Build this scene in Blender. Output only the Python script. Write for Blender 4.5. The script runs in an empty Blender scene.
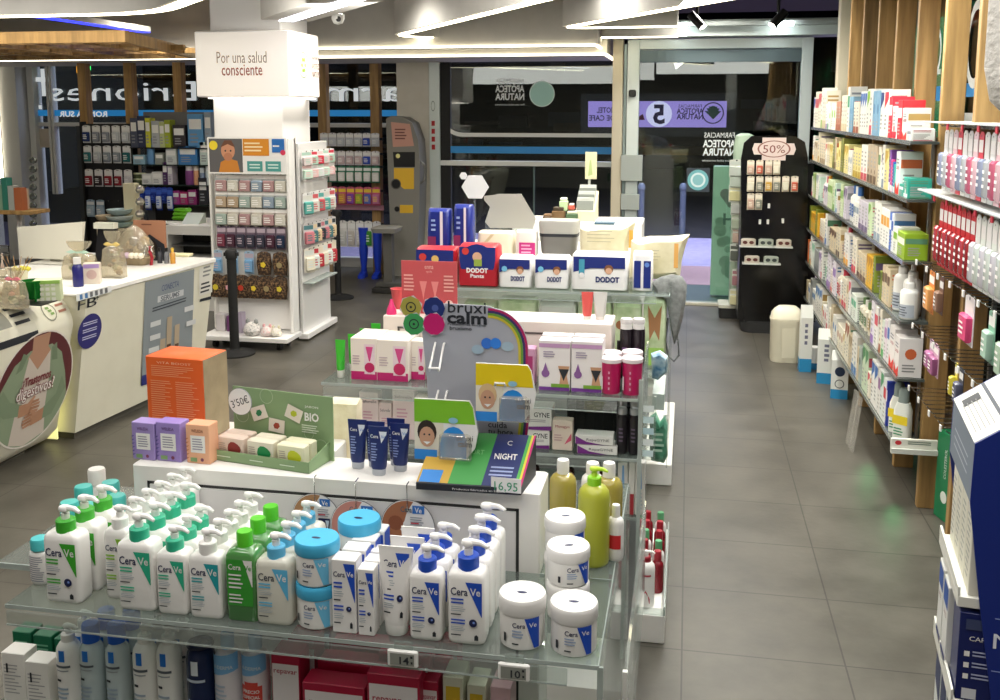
import bpy, bmesh, math, random
from mathutils import Matrix, Vector
random.seed(7)
R = math.radians
SC = bpy.context.scene
COL = SC.collection
# ------------------------------------------------------------------ camera
F, CX, CY, H = 985.0, 500.0, 250.0, 2.0
PT, YW = math.atan(140/985), R(10.8)
c_, s_, cp, sp = math.cos(YW), math.sin(YW), math.cos(PT), math.sin(PT)
cd = bpy.data.cameras.new('camera'); cam = bpy.data.objects.new('camera', cd); COL.objects.link(cam)
cam.location = (0, 0, H); cam.rotation_euler = (math.pi/2-PT, 0, YW)
cd.sensor_width = 36; cd.lens = F*36/1000; cd.shift_y = -0.1; cd.clip_start = .05; cd.clip_end = 200
SC.camera = cam
SC.view_settings.view_transform = 'Standard'; SC.view_settings.look = 'None'
SC.view_settings.exposure = 0.1; SC.view_settings.gamma = 1.0
SC.cycles.max_bounces = 8; SC.cycles.transparent_max_bounces = 16
SC.cycles.caustics_reflective = False; SC.cycles.caustics_refractive = False
SC.cycles.sample_clamp_indirect = 4.0
SC.cycles.use_denoising = True
def at(px, py, x=None, y=None, z=None):
    """world point seen at a photo position, on the plane x=, y= or z="""
    u = (px-CX)/F; v = (CY-py)/F
    d = (u*c_ - v*s_*sp - s_*cp, u*s_ + v*c_*sp + c_*cp, v*cp - sp)
    t = z is not None and (z-H)/d[2] or y is not None and y/d[1] or x/d[0]
    return Vector((d[0]*t, d[1]*t, H+d[2]*t))
def xat(px, Y, z):
    u = (px-CX)/F
    return (u*(Y*c_*cp-(z-H)*sp)-Y*s_)/(c_+u*s_*cp)
def fit(l, r, t, Y, z):
    """x centre, width and height of a thing standing at depth Y on height z"""
    a, b = xat(l, Y, z), xat(r, Y, z)
    return (a+b)/2, b-a, at((l+r)/2, t, y=Y).z-z
# ------------------------------------------------------------------ materials
MC = {}
def lin(h):
    h = h.lstrip('#'); o = []
    for i in (0, 2, 4):
        v = int(h[i:i+2], 16)/255
        o.append(v/12.92 if v <= .04045 else ((v+.055)/1.055)**2.4)
    return (*o, 1)
def C(h, rough=.5, metal=0, coat=0, spec=.5):
    k = (h, rough, metal, coat, spec)
    if k in MC: return MC[k]
    m = bpy.data.materials.new('paint_'+h.strip('#')); m.use_nodes = True
    b = m.node_tree.nodes['Principled BSDF']
    b.inputs['Base Color'].default_value = lin(h); b.inputs['Roughness'].default_value = rough
    b.inputs['Metallic'].default_value = metal; b.inputs['Coat Weight'].default_value = coat
    b.inputs['Specular IOR Level'].default_value = spec
    MC[k] = m; return m
def EM(h, s):
    k = ('em', h, s)
    if k in MC: return MC[k]
    m = bpy.data.materials.new('glow_'+h.strip('#')); m.use_nodes = True
    b = m.node_tree.nodes['Principled BSDF']
    b.inputs['Base Color'].default_value = lin(h)
    b.inputs['Emission Color'].default_value = lin(h); b.inputs['Emission Strength'].default_value = s
    MC[k] = m; return m
def noise_mat(name, cols, scale, rough=(.5, .5), stretch=(1, 1, 1), detail=4, bump=0.0, metal=0):
    m = bpy.data.materials.new(name); m.use_nodes = True; nt = m.node_tree; N = nt.nodes; Lk = nt.links
    b = N['Principled BSDF']; b.inputs['Metallic'].default_value = metal
    tc = N.new('ShaderNodeTexCoord'); mp = N.new('ShaderNodeMapping'); mp.inputs['Scale'].default_value = stretch
    no = N.new('ShaderNodeTexNoise'); no.inputs['Scale'].default_value = scale; no.inputs['Detail'].default_value = detail
    cr = N.new('ShaderNodeValToRGB')
    for i, c in enumerate(cols):
        p = .3+.4*i/(len(cols)-1)
        e = cr.color_ramp.elements[i] if i < 2 else cr.color_ramp.elements.new(p)
        e.position = p; e.color = lin(c)
    mr = N.new('ShaderNodeMapRange'); mr.inputs['To Min'].default_value = rough[0]; mr.inputs['To Max'].default_value = rough[1]
    Lk.new(tc.outputs['Object'], mp.inputs['Vector']); Lk.new(mp.outputs[0], no.inputs['Vector'])
    Lk.new(no.outputs['Fac'], cr.inputs['Fac']); Lk.new(cr.outputs[0], b.inputs['Base Color'])
    Lk.new(no.outputs['Fac'], mr.inputs['Value']); Lk.new(mr.outputs[0], b.inputs['Roughness'])
    if bump:
        bp = N.new('ShaderNodeBump'); bp.inputs['Strength'].default_value = bump; bp.inputs['Distance'].default_value = .01
        Lk.new(no.outputs['Fac'], bp.inputs['Height']); Lk.new(bp.outputs[0], b.inputs['Normal'])
    return m
def glass_mat(name, tint, rough=.02, ior=1.45, haze=0.0, hazecol='#ffffff', boost=1.0):
    m = bpy.data.materials.new(name); m.use_nodes = True; nt = m.node_tree; N = nt.nodes; Lk = nt.links
    N.remove(N['Principled BSDF']); out = N['Material Output']
    tr = N.new('ShaderNodeBsdfTransparent'); tr.inputs[0].default_value = lin(tint)
    gl = N.new('ShaderNodeBsdfGlossy'); gl.inputs['Roughness'].default_value = rough
    lw = N.new('ShaderNodeLayerWeight'); lw.inputs['Blend'].default_value = .5
    fr = N.new('ShaderNodeMath'); fr.operation = 'POWER'; fr.inputs[1].default_value = 4.0; Lk.new(lw.outputs['Facing'], fr.inputs[0])
    mx = N.new('ShaderNodeMixShader')
    ml = N.new('ShaderNodeMath'); ml.operation = 'MULTIPLY_ADD'; ml.inputs[1].default_value = .7; ml.inputs[2].default_value = .05*boost; ml.use_clamp = True
    Lk.new(fr.outputs[0], ml.inputs[0]); Lk.new(ml.outputs[0], mx.inputs[0])
    Lk.new(tr.outputs[0], mx.inputs[1]); Lk.new(gl.outputs[0], mx.inputs[2])
    last = mx
    if haze:
        df = N.new('ShaderNodeBsdfDiffuse'); df.inputs[0].default_value = lin(hazecol)
        m2 = N.new('ShaderNodeMixShader'); m2.inputs[0].default_value = haze
        Lk.new(mx.outputs[0], m2.inputs[1]); Lk.new(df.outputs[0], m2.inputs[2]); last = m2
    Lk.new(last.outputs[0], out.inputs['Surface'])
    return m
def floor_mat():
    m = bpy.data.materials.new('dark_stone_tile'); m.use_nodes = True; nt = m.node_tree; N = nt.nodes; Lk = nt.links
    b = N['Principled BSDF']; tc = N.new('ShaderNodeTexCoord')
    mp = N.new('ShaderNodeMapping'); mp.inputs['Location'].default_value = (-.024+5.85, -.005+5.0, 0)
    br = N.new('ShaderNodeTexBrick'); br.offset = 0; br.squash = 1
    br.inputs['Scale'].default_value = 1; br.inputs['Brick Width'].default_value = .585; br.inputs['Row Height'].default_value = .5
    br.inputs['Mortar Size'].default_value = .0035; br.inputs['Mortar Smooth'].default_value = .2; br.inputs['Bias'].default_value = 0
    br.inputs['Color1'].default_value = (.96, .96, .96, 1); br.inputs['Color2'].default_value = (1.05, 1.05, 1.05, 1)
    br.inputs['Mortar'].default_value = (.42, .42, .42, 1)
    no = N.new('ShaderNodeTexNoise'); no.inputs['Scale'].default_value = 2.6; no.inputs['Detail'].default_value = 7; no.inputs['Roughness'].default_value = .6
    n2 = N.new('ShaderNodeTexNoise'); n2.inputs['Scale'].default_value = 30; n2.inputs['Detail'].default_value = 3
    cr = N.new('ShaderNodeValToRGB'); cr.color_ramp.elements[0].position = .3; cr.color_ramp.elements[0].color = lin('#45423b')
    cr.color_ramp.elements[1].position = .72; cr.color_ramp.elements[1].color = lin('#625e55')
    mx = N.new('ShaderNodeMix'); mx.data_type = 'RGBA'; mx.blend_type = 'MULTIPLY'; mx.inputs[0].default_value = 1
    Lk.new(tc.outputs['Object'], mp.inputs[0]); Lk.new(mp.outputs[0], br.inputs['Vector'])
    Lk.new(tc.outputs['Object'], no.inputs['Vector']); Lk.new(tc.outputs['Object'], n2.inputs['Vector'])
    Lk.new(no.outputs['Fac'], cr.inputs[0]); Lk.new(cr.outputs[0], mx.inputs[6]); Lk.new(br.outputs['Color'], mx.inputs[7])
    Lk.new(mx.outputs[2], b.inputs['Base Color'])
    mr = N.new('ShaderNodeMapRange'); mr.inputs['To Min'].default_value = .26; mr.inputs['To Max'].default_value = .5
    Lk.new(no.outputs['Fac'], mr.inputs['Value']); Lk.new(mr.outputs[0], b.inputs['Roughness'])
    bp = N.new('ShaderNodeBump'); bp.inputs['Strength'].default_value = .12; bp.inputs['Distance'].default_value = .004
    Lk.new(n2.outputs['Fac'], bp.inputs['Height']); Lk.new(bp.outputs[0], b.inputs['Normal'])
    return m
M = dict(
    floor=floor_mat(),
    wood=noise_mat('light_oak', ['#86693f', '#a17e4c', '#b8945e'], 3, (.45, .6), (8, 8, .7), 5, .05),
    oak=noise_mat('brown_oak', ['#6e5537', '#8a6c46', '#a08052'], 3, (.45, .6), (9, 9, .6), 5, .05),
    kraft=noise_mat('kraft_board', ['#8a7a5e', '#9c8b6d'], 20, (.7, .8)),
    white=noise_mat('white_laminate', ['#e9e7e2', '#f0eeea'], 6, (.3, .4)),
    cream=noise_mat('cream_laminate', ['#e2decb', '#e9e5d3'], 5, (.25, .35)),
    wall=noise_mat('plaster', ['#cfcbc0', '#d6d2c8'], 8, (.8, .9)),
    grey=noise_mat('grey_ceiling_paint', ['#c2bfb8', '#cac7c0'], 6, (.7, .8)),
    dark=noise_mat('dark_ceiling_paint', ['#1f1e1c', '#282623'], 6, (.8, .9)),
    chrome=C('#c8c8c4', .22, 1), steel=C('#9a9a96', .35, 1), black=C('#0c0c0c', .35), blackmat=C('#141414', .7),
    alu=C('#d8e2e0', .4, .2),
    glass=glass_mat('window_glass', '#e8f2ef', .01, 1.5, boost=1.2),
    shelfglass=glass_mat('shelf_glass', '#e8efeb', .03, 1.45, .10, '#c9d4cf', 1.5),
    acrylic=glass_mat('clear_acrylic', '#f3f7f5', .04, 1.45, .10, '#dfe6e2', 1.4),
    edge=glass_mat('acrylic_edge', '#dfe6e2', .1, 1.5, .62, '#c3ccc8', 1.5),
    film=glass_mat('clear_film', '#f8f8f6', .1, 1.45, .12, '#e8e4dc', 1.2),
    road=noise_mat('street_paving', ['#9a90b4', '#b4aaca'], 9, (.6, .8)),
    kerb=noise_mat('tactile_paving', ['#a8848c', '#c09a9c'], 30, (.7, .9)),
    asphalt=noise_mat('asphalt', ['#23222a', '#34323c'], 14, (.8, .9)),
    cloth=noise_mat('grey_muslin', ['#6e706e', '#8d8f8c'], 40, (.9, .9), bump=.4),
    fleece=noise_mat('white_fleece', ['#dedad2', '#efece6'], 60, (.95, .95), bump=.8),
    bagfilm=glass_mat('gift_cellophane', '#f2ede0', .15, 1.45, .28, '#d8cfb8', 2.0),
    leopard=noise_mat('leopard_print', ['#1d140d', '#3d2a1a', '#8a6a48'], 55, (.8, .8), detail=1),
)
W = C('#efedea', .35); OFF = C('#e4e2dc', .45); NAVY = C('#1b2350', .4)
# ------------------------------------------------------------------ mesh builder
FONT = {}
def glyphs(s, bold):
    k = (s, bold)
    if k in FONT: return FONT[k]
    cu = bpy.data.curves.new('t', 'FONT'); cu.body = s; cu.size = 1; cu.resolution_u = 2; cu.offset = bold
    o = bpy.data.objects.new('t', cu); COL.objects.link(o)
    dg = bpy.context.evaluated_depsgraph_get(); dg.update()
    me = o.evaluated_get(dg).to_mesh()
    vs = [(v.co.x, v.co.y) for v in me.vertices]; fs = [tuple(p.vertices) for p in me.polygons]
    o.evaluated_get(dg).to_mesh_clear(); bpy.data.objects.remove(o); bpy.data.curves.remove(cu)
    x0 = min(v[0] for v in vs); x1 = max(v[0] for v in vs)
    vs = [(x-(x0+x1)/2, y-.35) for x, y in vs]
    FONT[k] = (vs, fs, x1-x0); return FONT[k]
class MB:
    def __init__(s):
        s.V = []; s.Fc = []; s.mi = []; s.mats = []; s.m = Matrix.Identity(4); s.fn = None; s.L = 0; s.y0 = 0.0
    def mat(s, m):
        if m not in s.mats: s.mats.append(m)
        return s.mats.index(m)
    def add(s, vs, fs, m):
        i0 = len(s.V); k = s.mat(m)
        for v in vs:
            if s.fn: v = s.fn(*v)
            s.V.append(tuple(s.m @ Vector(v)))
        for f in fs: s.Fc.append(tuple(i0+i for i in f)); s.mi.append(k)
    def box(s, x0, x1, y0, y1, z0, z1, m, b=0):
        if b:
            b = min(b, (x1-x0)*.3, (y1-y0)*.3, (z1-z0)*.3)
            s.loft([(z0, x1-x0-2*b, y1-y0-2*b, b), (z0+b, x1-x0, y1-y0, b), (z1-b, x1-x0, y1-y0, b), (z1, x1-x0-2*b, y1-y0-2*b, b)], m, (x0+x1)/2, (y0+y1)/2, n=1)
            return
        v = [(x, y, z) for z in (z0, z1) for x, y in ((x0, y0), (x1, y0), (x1, y1), (x0, y1))]
        s.add(v, [(3, 2, 1, 0), (4, 5, 6, 7), (0, 1, 5, 4), (1, 2, 6, 5), (2, 3, 7, 6), (3, 0, 4, 7)], m)
    def loft(s, secs, m, cx=0, cy=0, n=3, cap=(1, 1)):
        """rounded-rectangle sections (z, w, d, radius[, dx, dy])"""
        vs = []; fs = []; K = 4*(n+1)
        for q in secs:
            z, w, d, r = q[:4]; dx, dy = (q[4], q[5]) if len(q) > 4 else (0, 0)
            r = max(min(r, w/2, d/2), 1e-5)
            for ci, (sx, sy, a0) in enumerate(((1, -1, -90), (1, 1, 0), (-1, 1, 90), (-1, -1, 180))):
                for j in range(n+1):
                    a = R(a0+90*j/n)
                    vs.append((cx+dx+sx*(w/2-r)+r*math.cos(a), cy+dy+sy*(d/2-r)+r*math.sin(a), z))
        for i in range(len(secs)-1):
            for j in range(K):
                a = i*K+j; b = i*K+(j+1) % K
                fs.append((a, b, b+K, a+K))
        if cap[0]: fs.append(tuple(range(K-1, -1, -1)))
        if cap[1]: fs.append(tuple((len(secs)-1)*K+j for j in range(K)))
        s.add(vs, fs, m)
    def lathe(s, prof, m, cx=0, cy=0, n=20, sx=1, sy=1, caps=True):
        vs = []; fs = []
        for r, z in prof:
            for j in range(n):
                a = 2*math.pi*j/n; vs.append((cx+r*math.cos(a)*sx, cy+r*math.sin(a)*sy, z))
        for i in range(len(prof)-1):
            for j in range(n):
                a = i*n+j; b = i*n+(j+1) % n; fs.append((a, b, b+n, a+n))
        if caps and prof[0][0] > 1e-6: fs.append(tuple(range(n-1, -1, -1)))
        if caps and prof[-1][0] > 1e-6: fs.append(tuple((len(prof)-1)*n+j for j in range(n)))
        s.add(vs, fs, m)
    def tube(s, pts, r, m, n=6):
        pts = [Vector(p) for p in pts]; vs = []; fs = []
        for i, p in enumerate(pts):
            t = (pts[min(i+1, len(pts)-1)]-pts[max(i-1, 0)]).normalized()
            a = t.cross(Vector((0, 0, 1)))
            if a.length < .05: a = t.cross(Vector((0, 1, 0)))
            a.normalize(); b = t.cross(a)
            rr = r[i] if isinstance(r, (list, tuple)) else r
            for j in range(n):
                w = 2*math.pi*j/n; vs.append(tuple(p+a*math.cos(w)*rr+b*math.sin(w)*rr))
        for i in range(len(pts)-1):
            for j in range(n):
                a = i*n+j; b = i*n+(j+1) % n; fs.append((a, b, b+n, a+n))
        fs.append(tuple(range(n-1, -1, -1))); fs.append(tuple((len(pts)-1)*n+j for j in range(n)))
        s.add(vs, fs, m)
    def prism(s, pts, h0, h1, m, axis='z'):
        """extrude a polygon; axis z: pts (x,y); axis y: pts (x,z); axis x: pts (y,z)"""
        def T(p, h): return (p[0], p[1], h) if axis == 'z' else (p[0], h, p[1]) if axis == 'y' else (h, p[0], p[1])
        n = len(pts); vs = [T(p, h0) for p in pts]+[T(p, h1) for p in pts]
        s.add(vs, [tuple(range(n-1, -1, -1)), tuple(range(n, 2*n))]+[(i, (i+1) % n, n+(i+1) % n, n+i) for i in range(n)], m)
    # drawing on a face: local x right, z up, toward the viewer is -y
    def face(s, y0): s.y0 = y0; s.L = 0; return s
    def lay(s): s.L += 1; return s.y0-.00035*s.L
    def r2(s, x0, z0, x1, z1, m, y=None):
        y = s.lay() if y is None else y
        nx = 8 if s.fn else 1; vs = []; fs = []
        for i in range(nx+1):
            x = x0+(x1-x0)*i/nx; vs += [(x, y, z0), (x, y, z1)]
        for i in range(nx): fs.append((2*i, 2*i+2, 2*i+3, 2*i+1))
        s.add(vs, fs, m)
    def quad(s, a, b, c, d, m, n=6):
        y = s.lay(); vs = []; fs = []
        if not s.fn: n = 1
        for j in range(n+1):
            for i in range(n+1):
                u, v = i/n, j/n
                p = [(a[k]*(1-u)+b[k]*u)*(1-v)+(d[k]*(1-u)+c[k]*u)*v for k in (0, 1)]
                vs.append((p[0], y, p[1]))
        for j in range(n):
            for i in range(n): q = j*(n+1)+i; fs.append((q, q+1, q+n+2, q+n+1))
        s.add(vs, fs, m)
    def c2(s, cx, cz, r, m, k=1, n=20):
        y = s.lay(); s.add([(cx+r*k*math.cos(2*math.pi*i/n), y, cz+r*math.sin(2*math.pi*i/n)) for i in range(n)], [tuple(range(n))], m)
    def p2(s, pts, m):
        y = s.lay(); s.add([(a, y, b) for a, b in pts], [tuple(range(len(pts)))], m)
    def ring(s, cx, cz, r, w, m, k=1, n=24):
        y = s.lay(); vs = []
        for i in range(n):
            a = 2*math.pi*i/n
            vs += [(cx+r*k*math.cos(a), y, cz+r*math.sin(a)), (cx+(r-w)*k*math.cos(a), y, cz+(r-w)*math.sin(a))]
        s.add(vs, [(2*i, 2*((i+1) % n), 2*((i+1) % n)+1, 2*i+1) for i in range(n)], m)
    def t2(s, txt, cx, cz, size, m, w=None, bold=.0, al='c', mirror=False, maxw=None):
        vs, fs, tw = glyphs(txt, bold); y = s.lay(); kx = size
        if w: kx = w/tw
        if maxw and tw*size > maxw: kx = maxw/tw
        if al == 'l': cx += tw*kx/2
        if mirror: fs = [tuple(reversed(f)) for f in fs]; kx = -kx
        s.add([(cx+a*kx, y, cz+b*size) for a, b in vs], fs, m)
    def ln(s, x0, z0, x1, z1, n, m, th=.45, seed=0):
        """n fine strokes of print"""
        y = s.lay(); rr = random.Random(seed+n); st = (z1-z0)/n
        for i in range(n):
            z = z1-st*(i+.5); e = x0+(x1-x0)*rr.uniform(.6, 1)
            s.r2(x0, z-st*th/2, e, z+st*th/2, m, y)
    def build(s, name, parent=None, loc=None, rz=0, smooth=40):
        me = bpy.data.meshes.new(name); me.from_pydata(s.V, [], s.Fc)
        for m in s.mats: me.materials.append(m)
        me.polygons.foreach_set('material_index', s.mi)
        if smooth:
            me.polygons.foreach_set('use_smooth', [True]*len(me.polygons)); me.update()
            me.set_sharp_from_angle(angle=R(smooth))
        me.update()
        o = bpy.data.objects.new(name, me); COL.objects.link(o)
        if parent: o.parent = parent
        if loc is not None: o.location = loc
        if rz: o.rotation_euler = (0, 0, rz)
        return o
LABELS = {}
def clean(l):
    for a, b in (('Farmacia Briones lettering', 'shop-name lettering'), ('APOTECA NATURA lettering', 'pharmacy lettering'), ('APOTECA NATURA', 'pharmacy lettering'), ('CeraVe ', ''), ('bruxi calm ', 'night-guard '), ('DODOT ', ''), ('Lacer ', ''), ('Saforelle ', ''),
                 ('purple GYNE', 'purple banded'), ('GYNE ', 'purple-banded '), ('crimson and white repavar', 'crimson and white'), ('right of the white-and-blue packs', 'right of the largest pack')): l = l.replace(a, b)
    return l
def tag(o, label, cat, group=None, kind=None):
    label = clean(label); o['label'] = label; o['category'] = cat
    if group: o['group'] = group
    if kind: o['kind'] = kind
    LABELS.setdefault(label, []).append(o.name); return o
def thing(name, label, cat, loc=(0, 0, 0), rz=0, group=None):
    o = bpy.data.objects.new(name, None); COL.objects.link(o); o.empty_display_size = .05
    o.location = loc; o.rotation_euler = (0, 0, rz); return tag(o, label, cat, group)
def struct(o): o['kind'] = 'structure'; return o
def dup(root, loc, rz=None, label=None, group=None):
    r = root.copy(); COL.objects.link(r); r.location = loc
    if rz is not None: r.rotation_euler = (0, 0, rz)
    if label: label = clean(label); r['label'] = label; LABELS.setdefault(label, []).append(r.name)
    if group: r['group'] = group
    for ch in root.children:
        c = ch.copy(); COL.objects.link(c); c.parent = r
        for g in ch.children:
            d = g.copy(); COL.objects.link(d); d.parent = c
    return r
ORD = ['first', 'second', 'third', 'fourth', 'fifth', 'sixth', 'seventh', 'eighth', 'ninth', 'tenth', 'eleventh', 'twelfth', 'thirteenth', 'fourteenth',
       'fifteenth', 'sixteenth', 'seventeenth', 'eighteenth', 'nineteenth', 'twentieth']
TENS = {20: 'twenty', 30: 'thirty', 40: 'forty', 50: 'fifty', 60: 'sixty'}
TH = {20: 'twentieth', 30: 'thirtieth', 40: 'fortieth', 50: 'fiftieth', 60: 'sixtieth'}
def nth(i):
    """i from 0"""
    n = i+1
    if n <= 20: return ORD[i]
    return TH[n] if n % 10 == 0 else TENS[n//10*10]+'-'+ORD[n % 10-1]
# ================================================================== ROOM
x1f = xat(622, 10.25, 1.5)
mb = MB(); mb.box(-9.5, 4, -3, 10.25, -.05, 0, M['floor']); mb.box(-2.6, x1f, 10.25, 11.2, -.05, 0, M['floor']); struct(mb.build('floor', smooth=0))
mb = MB(); mb.box(-9.5, -2.6, 10.25, 12.1, -.05, 0, M['floor']); struct(mb.build('floor_alcove', smooth=0))
mb = MB(); mb.box(-9.5, 4, -3, 12.3, 3.15, 3.25, M['dark']); struct(mb.build('ceiling', smooth=0))
mb = MB(); mb.box(-9.6, -9.5, -3, 12.3, 0, 3.25, M['wall']); struct(mb.build('wall_left', smooth=0))
mb = MB(); mb.box(-9.5, 4, -3.1, -3, 0, 3.25, M['wall']); struct(mb.build('wall_rear', smooth=0))
mb = MB(); mb.box(4, 4.1, -3, 2.2, 0, 3.25, M['wall']); mb.box(1.56, 4, 2.1, 2.2, 0, 3.25, M['wall']); struct(mb.build('wall_right', smooth=0))
# ---- glazed front at the end of the aisle
FY = 10.25
def zz(py, px=560, Y=FY): return at(px, py, y=Y).z
FM = 11.2
def zm(py, px=520): return at(px, py, y=FM).z
xa_, xb_ = xat(398, FM, 1.5), xat(441, FM, 1.5)
mb = MB(); mb.box(xa_, xat(430, FM, 1.5), FM-.02, 12.0, 0, 2.75, M['wall']); struct(mb.build('wall_pilaster', smooth=0))
mb = MB(); x0 = xat(430.5, FM, 1.5); mb.box(x0, xb_, FM-.05, FM+.07, 0, 2.7, M['alu'], .005); struct(mb.build('trim_1'))
mb = MB(); mb.face(FM-.055)
for i in range(4): mb.r2(x0+.03, zm(145-8*i+5), x0+.07, zm(145-8*i), C('#b8262b'))
mb.ring(x0+.05, zm(106), .06, .012, C('#8d9a94'), .4); st = mb.build('mullion_sticker')
tag(st, 'red and green vertical stickers on white mullion beside the grey kiosk', 'sticker')
x1, x2 = xat(612, FY, 1.5), xat(622, FY, 1.5)
mb = MB(); mb.box(x1, x2, FY-.1, FY+.07, 0, 2.75, C('#cfc6b0', .5), .005); struct(mb.build('trim_2'))
x3, x4 = xat(626, FY, 1.5), xat(638, FY, 1.5)
mb = MB(); mb.box(x2+.005, x3-.005, FY-.03, FY+.05, 0, 2.66, C('#9fb0b2', .35, .3), .004); struct(mb.build('trim_3'))
x5, x6 = xat(797, FY, 1.5), xat(808, FY, 1.5)
zt = zz(45, 700)
d = bpy.data.objects.new('door_1', None); COL.objects.link(d); struct(d)
def S(name, mbx, parent=None, smooth=0): o = mbx.build(name, parent, smooth=smooth); (None if parent else struct(o)); return o
m_ = MB(); m_.box(x3, x4, FY-.06, FY+.06, 0, zt+.06, M['alu'], .004); m_.box(x5, x6, FY-.06, FY+.06, 0, zt+.06, M['alu'], .004)
m_.box(x4, x5, FY-.06, FY+.06, zt-.04, zt+.06, M['alu'], .004); m_.box(x4, x5, FY-.06, FY+.06, 0, .03, C('#c9c4b2', .4), .004); S('door_frame', m_, d)
m_ = MB(); m_.box(x4, x5, FY-.01, FY+.01, .03, zt-.04, M['glass']); S('door_glass', m_, d)
m_ = MB(); m_.box(x4, x5, FY-.03, FY+.03, zt-.17, zt-.045, C('#5d6c70', .4, .4)); S('door_rail', m_, d)
m_ = MB(); m_.box(x4-.1, x4-.03, FY-.12, FY-.06, zz(97, 628), zz(90, 628), M['black'], .01); S('door_sensor', m_, d)
# right of the door
xr = 1.52
mb = MB(); mb.box(x6, xr, FY-.01, FY+.01, 0, 2.7, M['glass']); S('window_2', mb)
mb = MB(); xq = xat(838, 8.6, 2.3); mb.box(xq, xq+.09, 8.6, 8.74, 0, 3.0, C('#cdc4ac', .5), .005); S('trim_4', mb)
mb = MB(); mb.box(xr, xr+.02, 2.2, FY, 0, 3.15, glass_mat('dark_glass', '#6f7a7a', .02, 1.5, boost=1.3)); S('window_3', mb)
x1m = xat(613, FM, 1.5)
mb = MB(); mb.box(x2-.01, x2, FY+.08, FM, 0, 2.7, M['glass']); S('window_5', mb)
# middle window
mb = MB(); mb.box(xb_, x1m, FM-.01, FM+.01, 0, 2.72, M['glass']); S('window_1', mb)
mb = MB(); mb.box(xb_, x1m, FM-.04, FM+.05, zm(166), zm(161), C('#e6e8e4', .4), .004); mb.box(xb_, x1m, FM-.05, FM+.05, 0, .08, M['alu'], .004)
mb.box(xb_, xb_+.12, FM-.02, FM+.04, 0, 2.7, M['blackmat']); mb.box(xb_, x1m, FM-.02, FM+.04, zm(62), 2.72, M['blackmat'])
xm = xat(533, FM, 1.5); mb.box(xm, xm+.02, FM+.012, FM+.03, .08, zm(166), C('#8b9296', .4)); S('trim_5', mb)
# vinyl on the glass
mb = MB(); mb.face(FM-.015)
mb.r2(xb_+.02, zm(153.5), x1m, zm(146.5), C('#2b8fd6', .4))
pts = []
for i in range(9):
    a = R(90*i/8); cx = xat(463, FM, 1.5); cz = zm(115)
    pts.append((cx-math.cos(a)*(cx-xb_), cz-math.sin(a)*(zm(115)-zm(137))))
out = [(xb_, zm(95))]+pts+[(x1m, zm(137))]
y = mb.lay(); vs = []
for a, b in out: vs += [(a, y, b), (a+.012, y, b+.045)]
mb.add(vs, [(2*i, 2*i+2, 2*i+3, 2*i+1) for i in range(len(out)-1)], C('#e9ebe8', .4))
tag(mb.build('window_vinyl'), 'blue stripe and white curved line on dark shop window by kiosk', 'window graphic')
mb = MB(); mb.face(FM-.015); mb.c2(xat(542, FM, 1.8), zm(94), .145, C('#a8d8cf', .4), n=32); mb.ring(xat(542, FM, 1.8), zm(94), .145, .01, C('#d7efe9'))
tag(mb.build('window_sticker'), 'round mint green sticker on window above the blue stripe', 'sticker')
def natura(px, py, k, lab_, col='#dfe6e4', name='window_lettering', Y=FY):
    mb = MB(); mb.face(Y-.015); m = C(col, .4); q = at(px, py, y=Y); cx, cz = q.x, q.z
    for i, (t, w, h, b) in enumerate((('FARMACIAS', .3, .075, 0), ('APOTECA', .32, .1, .03), ('NATURA', .32, .1, .03), ('Por una salud consciente', .32, .03, 0))):
        mb.t2(t, cx, cz+(.12-.085*i)*k, h*k, m, w=w*k, bold=b, mirror=True)
    tag(mb.build(name, smooth=0), lab_, 'lettering')
natura(510, 92, 1.05, 'mirrored white APOTECA NATURA lettering on window left of mint sticker', Y=FM)
natura(719, 147, 1, 'mirrored white APOTECA NATURA lettering on the glass door')
for (l, t, r, b, lb) in ((621, 155, 642, 181, 'blank grey paper taped on white door post, higher sheet'), (621, 194, 639, 210, 'blank grey paper taped on white door post, lower sheet')):
    a = at(l, t, y=FY-.12); q = at(r, b, y=FY-.12); mb = MB(); mb.box(a.x, q.x, FY-.125, FY-.066, q.z, a.z, C('#aeb6b2', .6), .002); tag(mb.build('paper_notice'), lb, 'notice')
mb = MB(); a = at(698, 180, y=FY-.02); mb.box(a.x-.115, a.x+.115, FY-.02, FY-.012, a.z-.12, a.z+.12, C('#39424c', .4)); mb.face(FY-.021)
mb.c2(a.x, a.z, .105, C('#dff0f2')); mb.ring(a.x, a.z, .105, .03, C('#76bcc4')); mb.c2(a.x, a.z, .055, C('#8fc8cf'))
tag(mb.build('door_sticker'), 'round pale blue sticker on dark square on the glass door', 'sticker')
mb = MB(); b0 = at(484, 120, y=FY-.02); mb.face(FY-.02)
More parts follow.
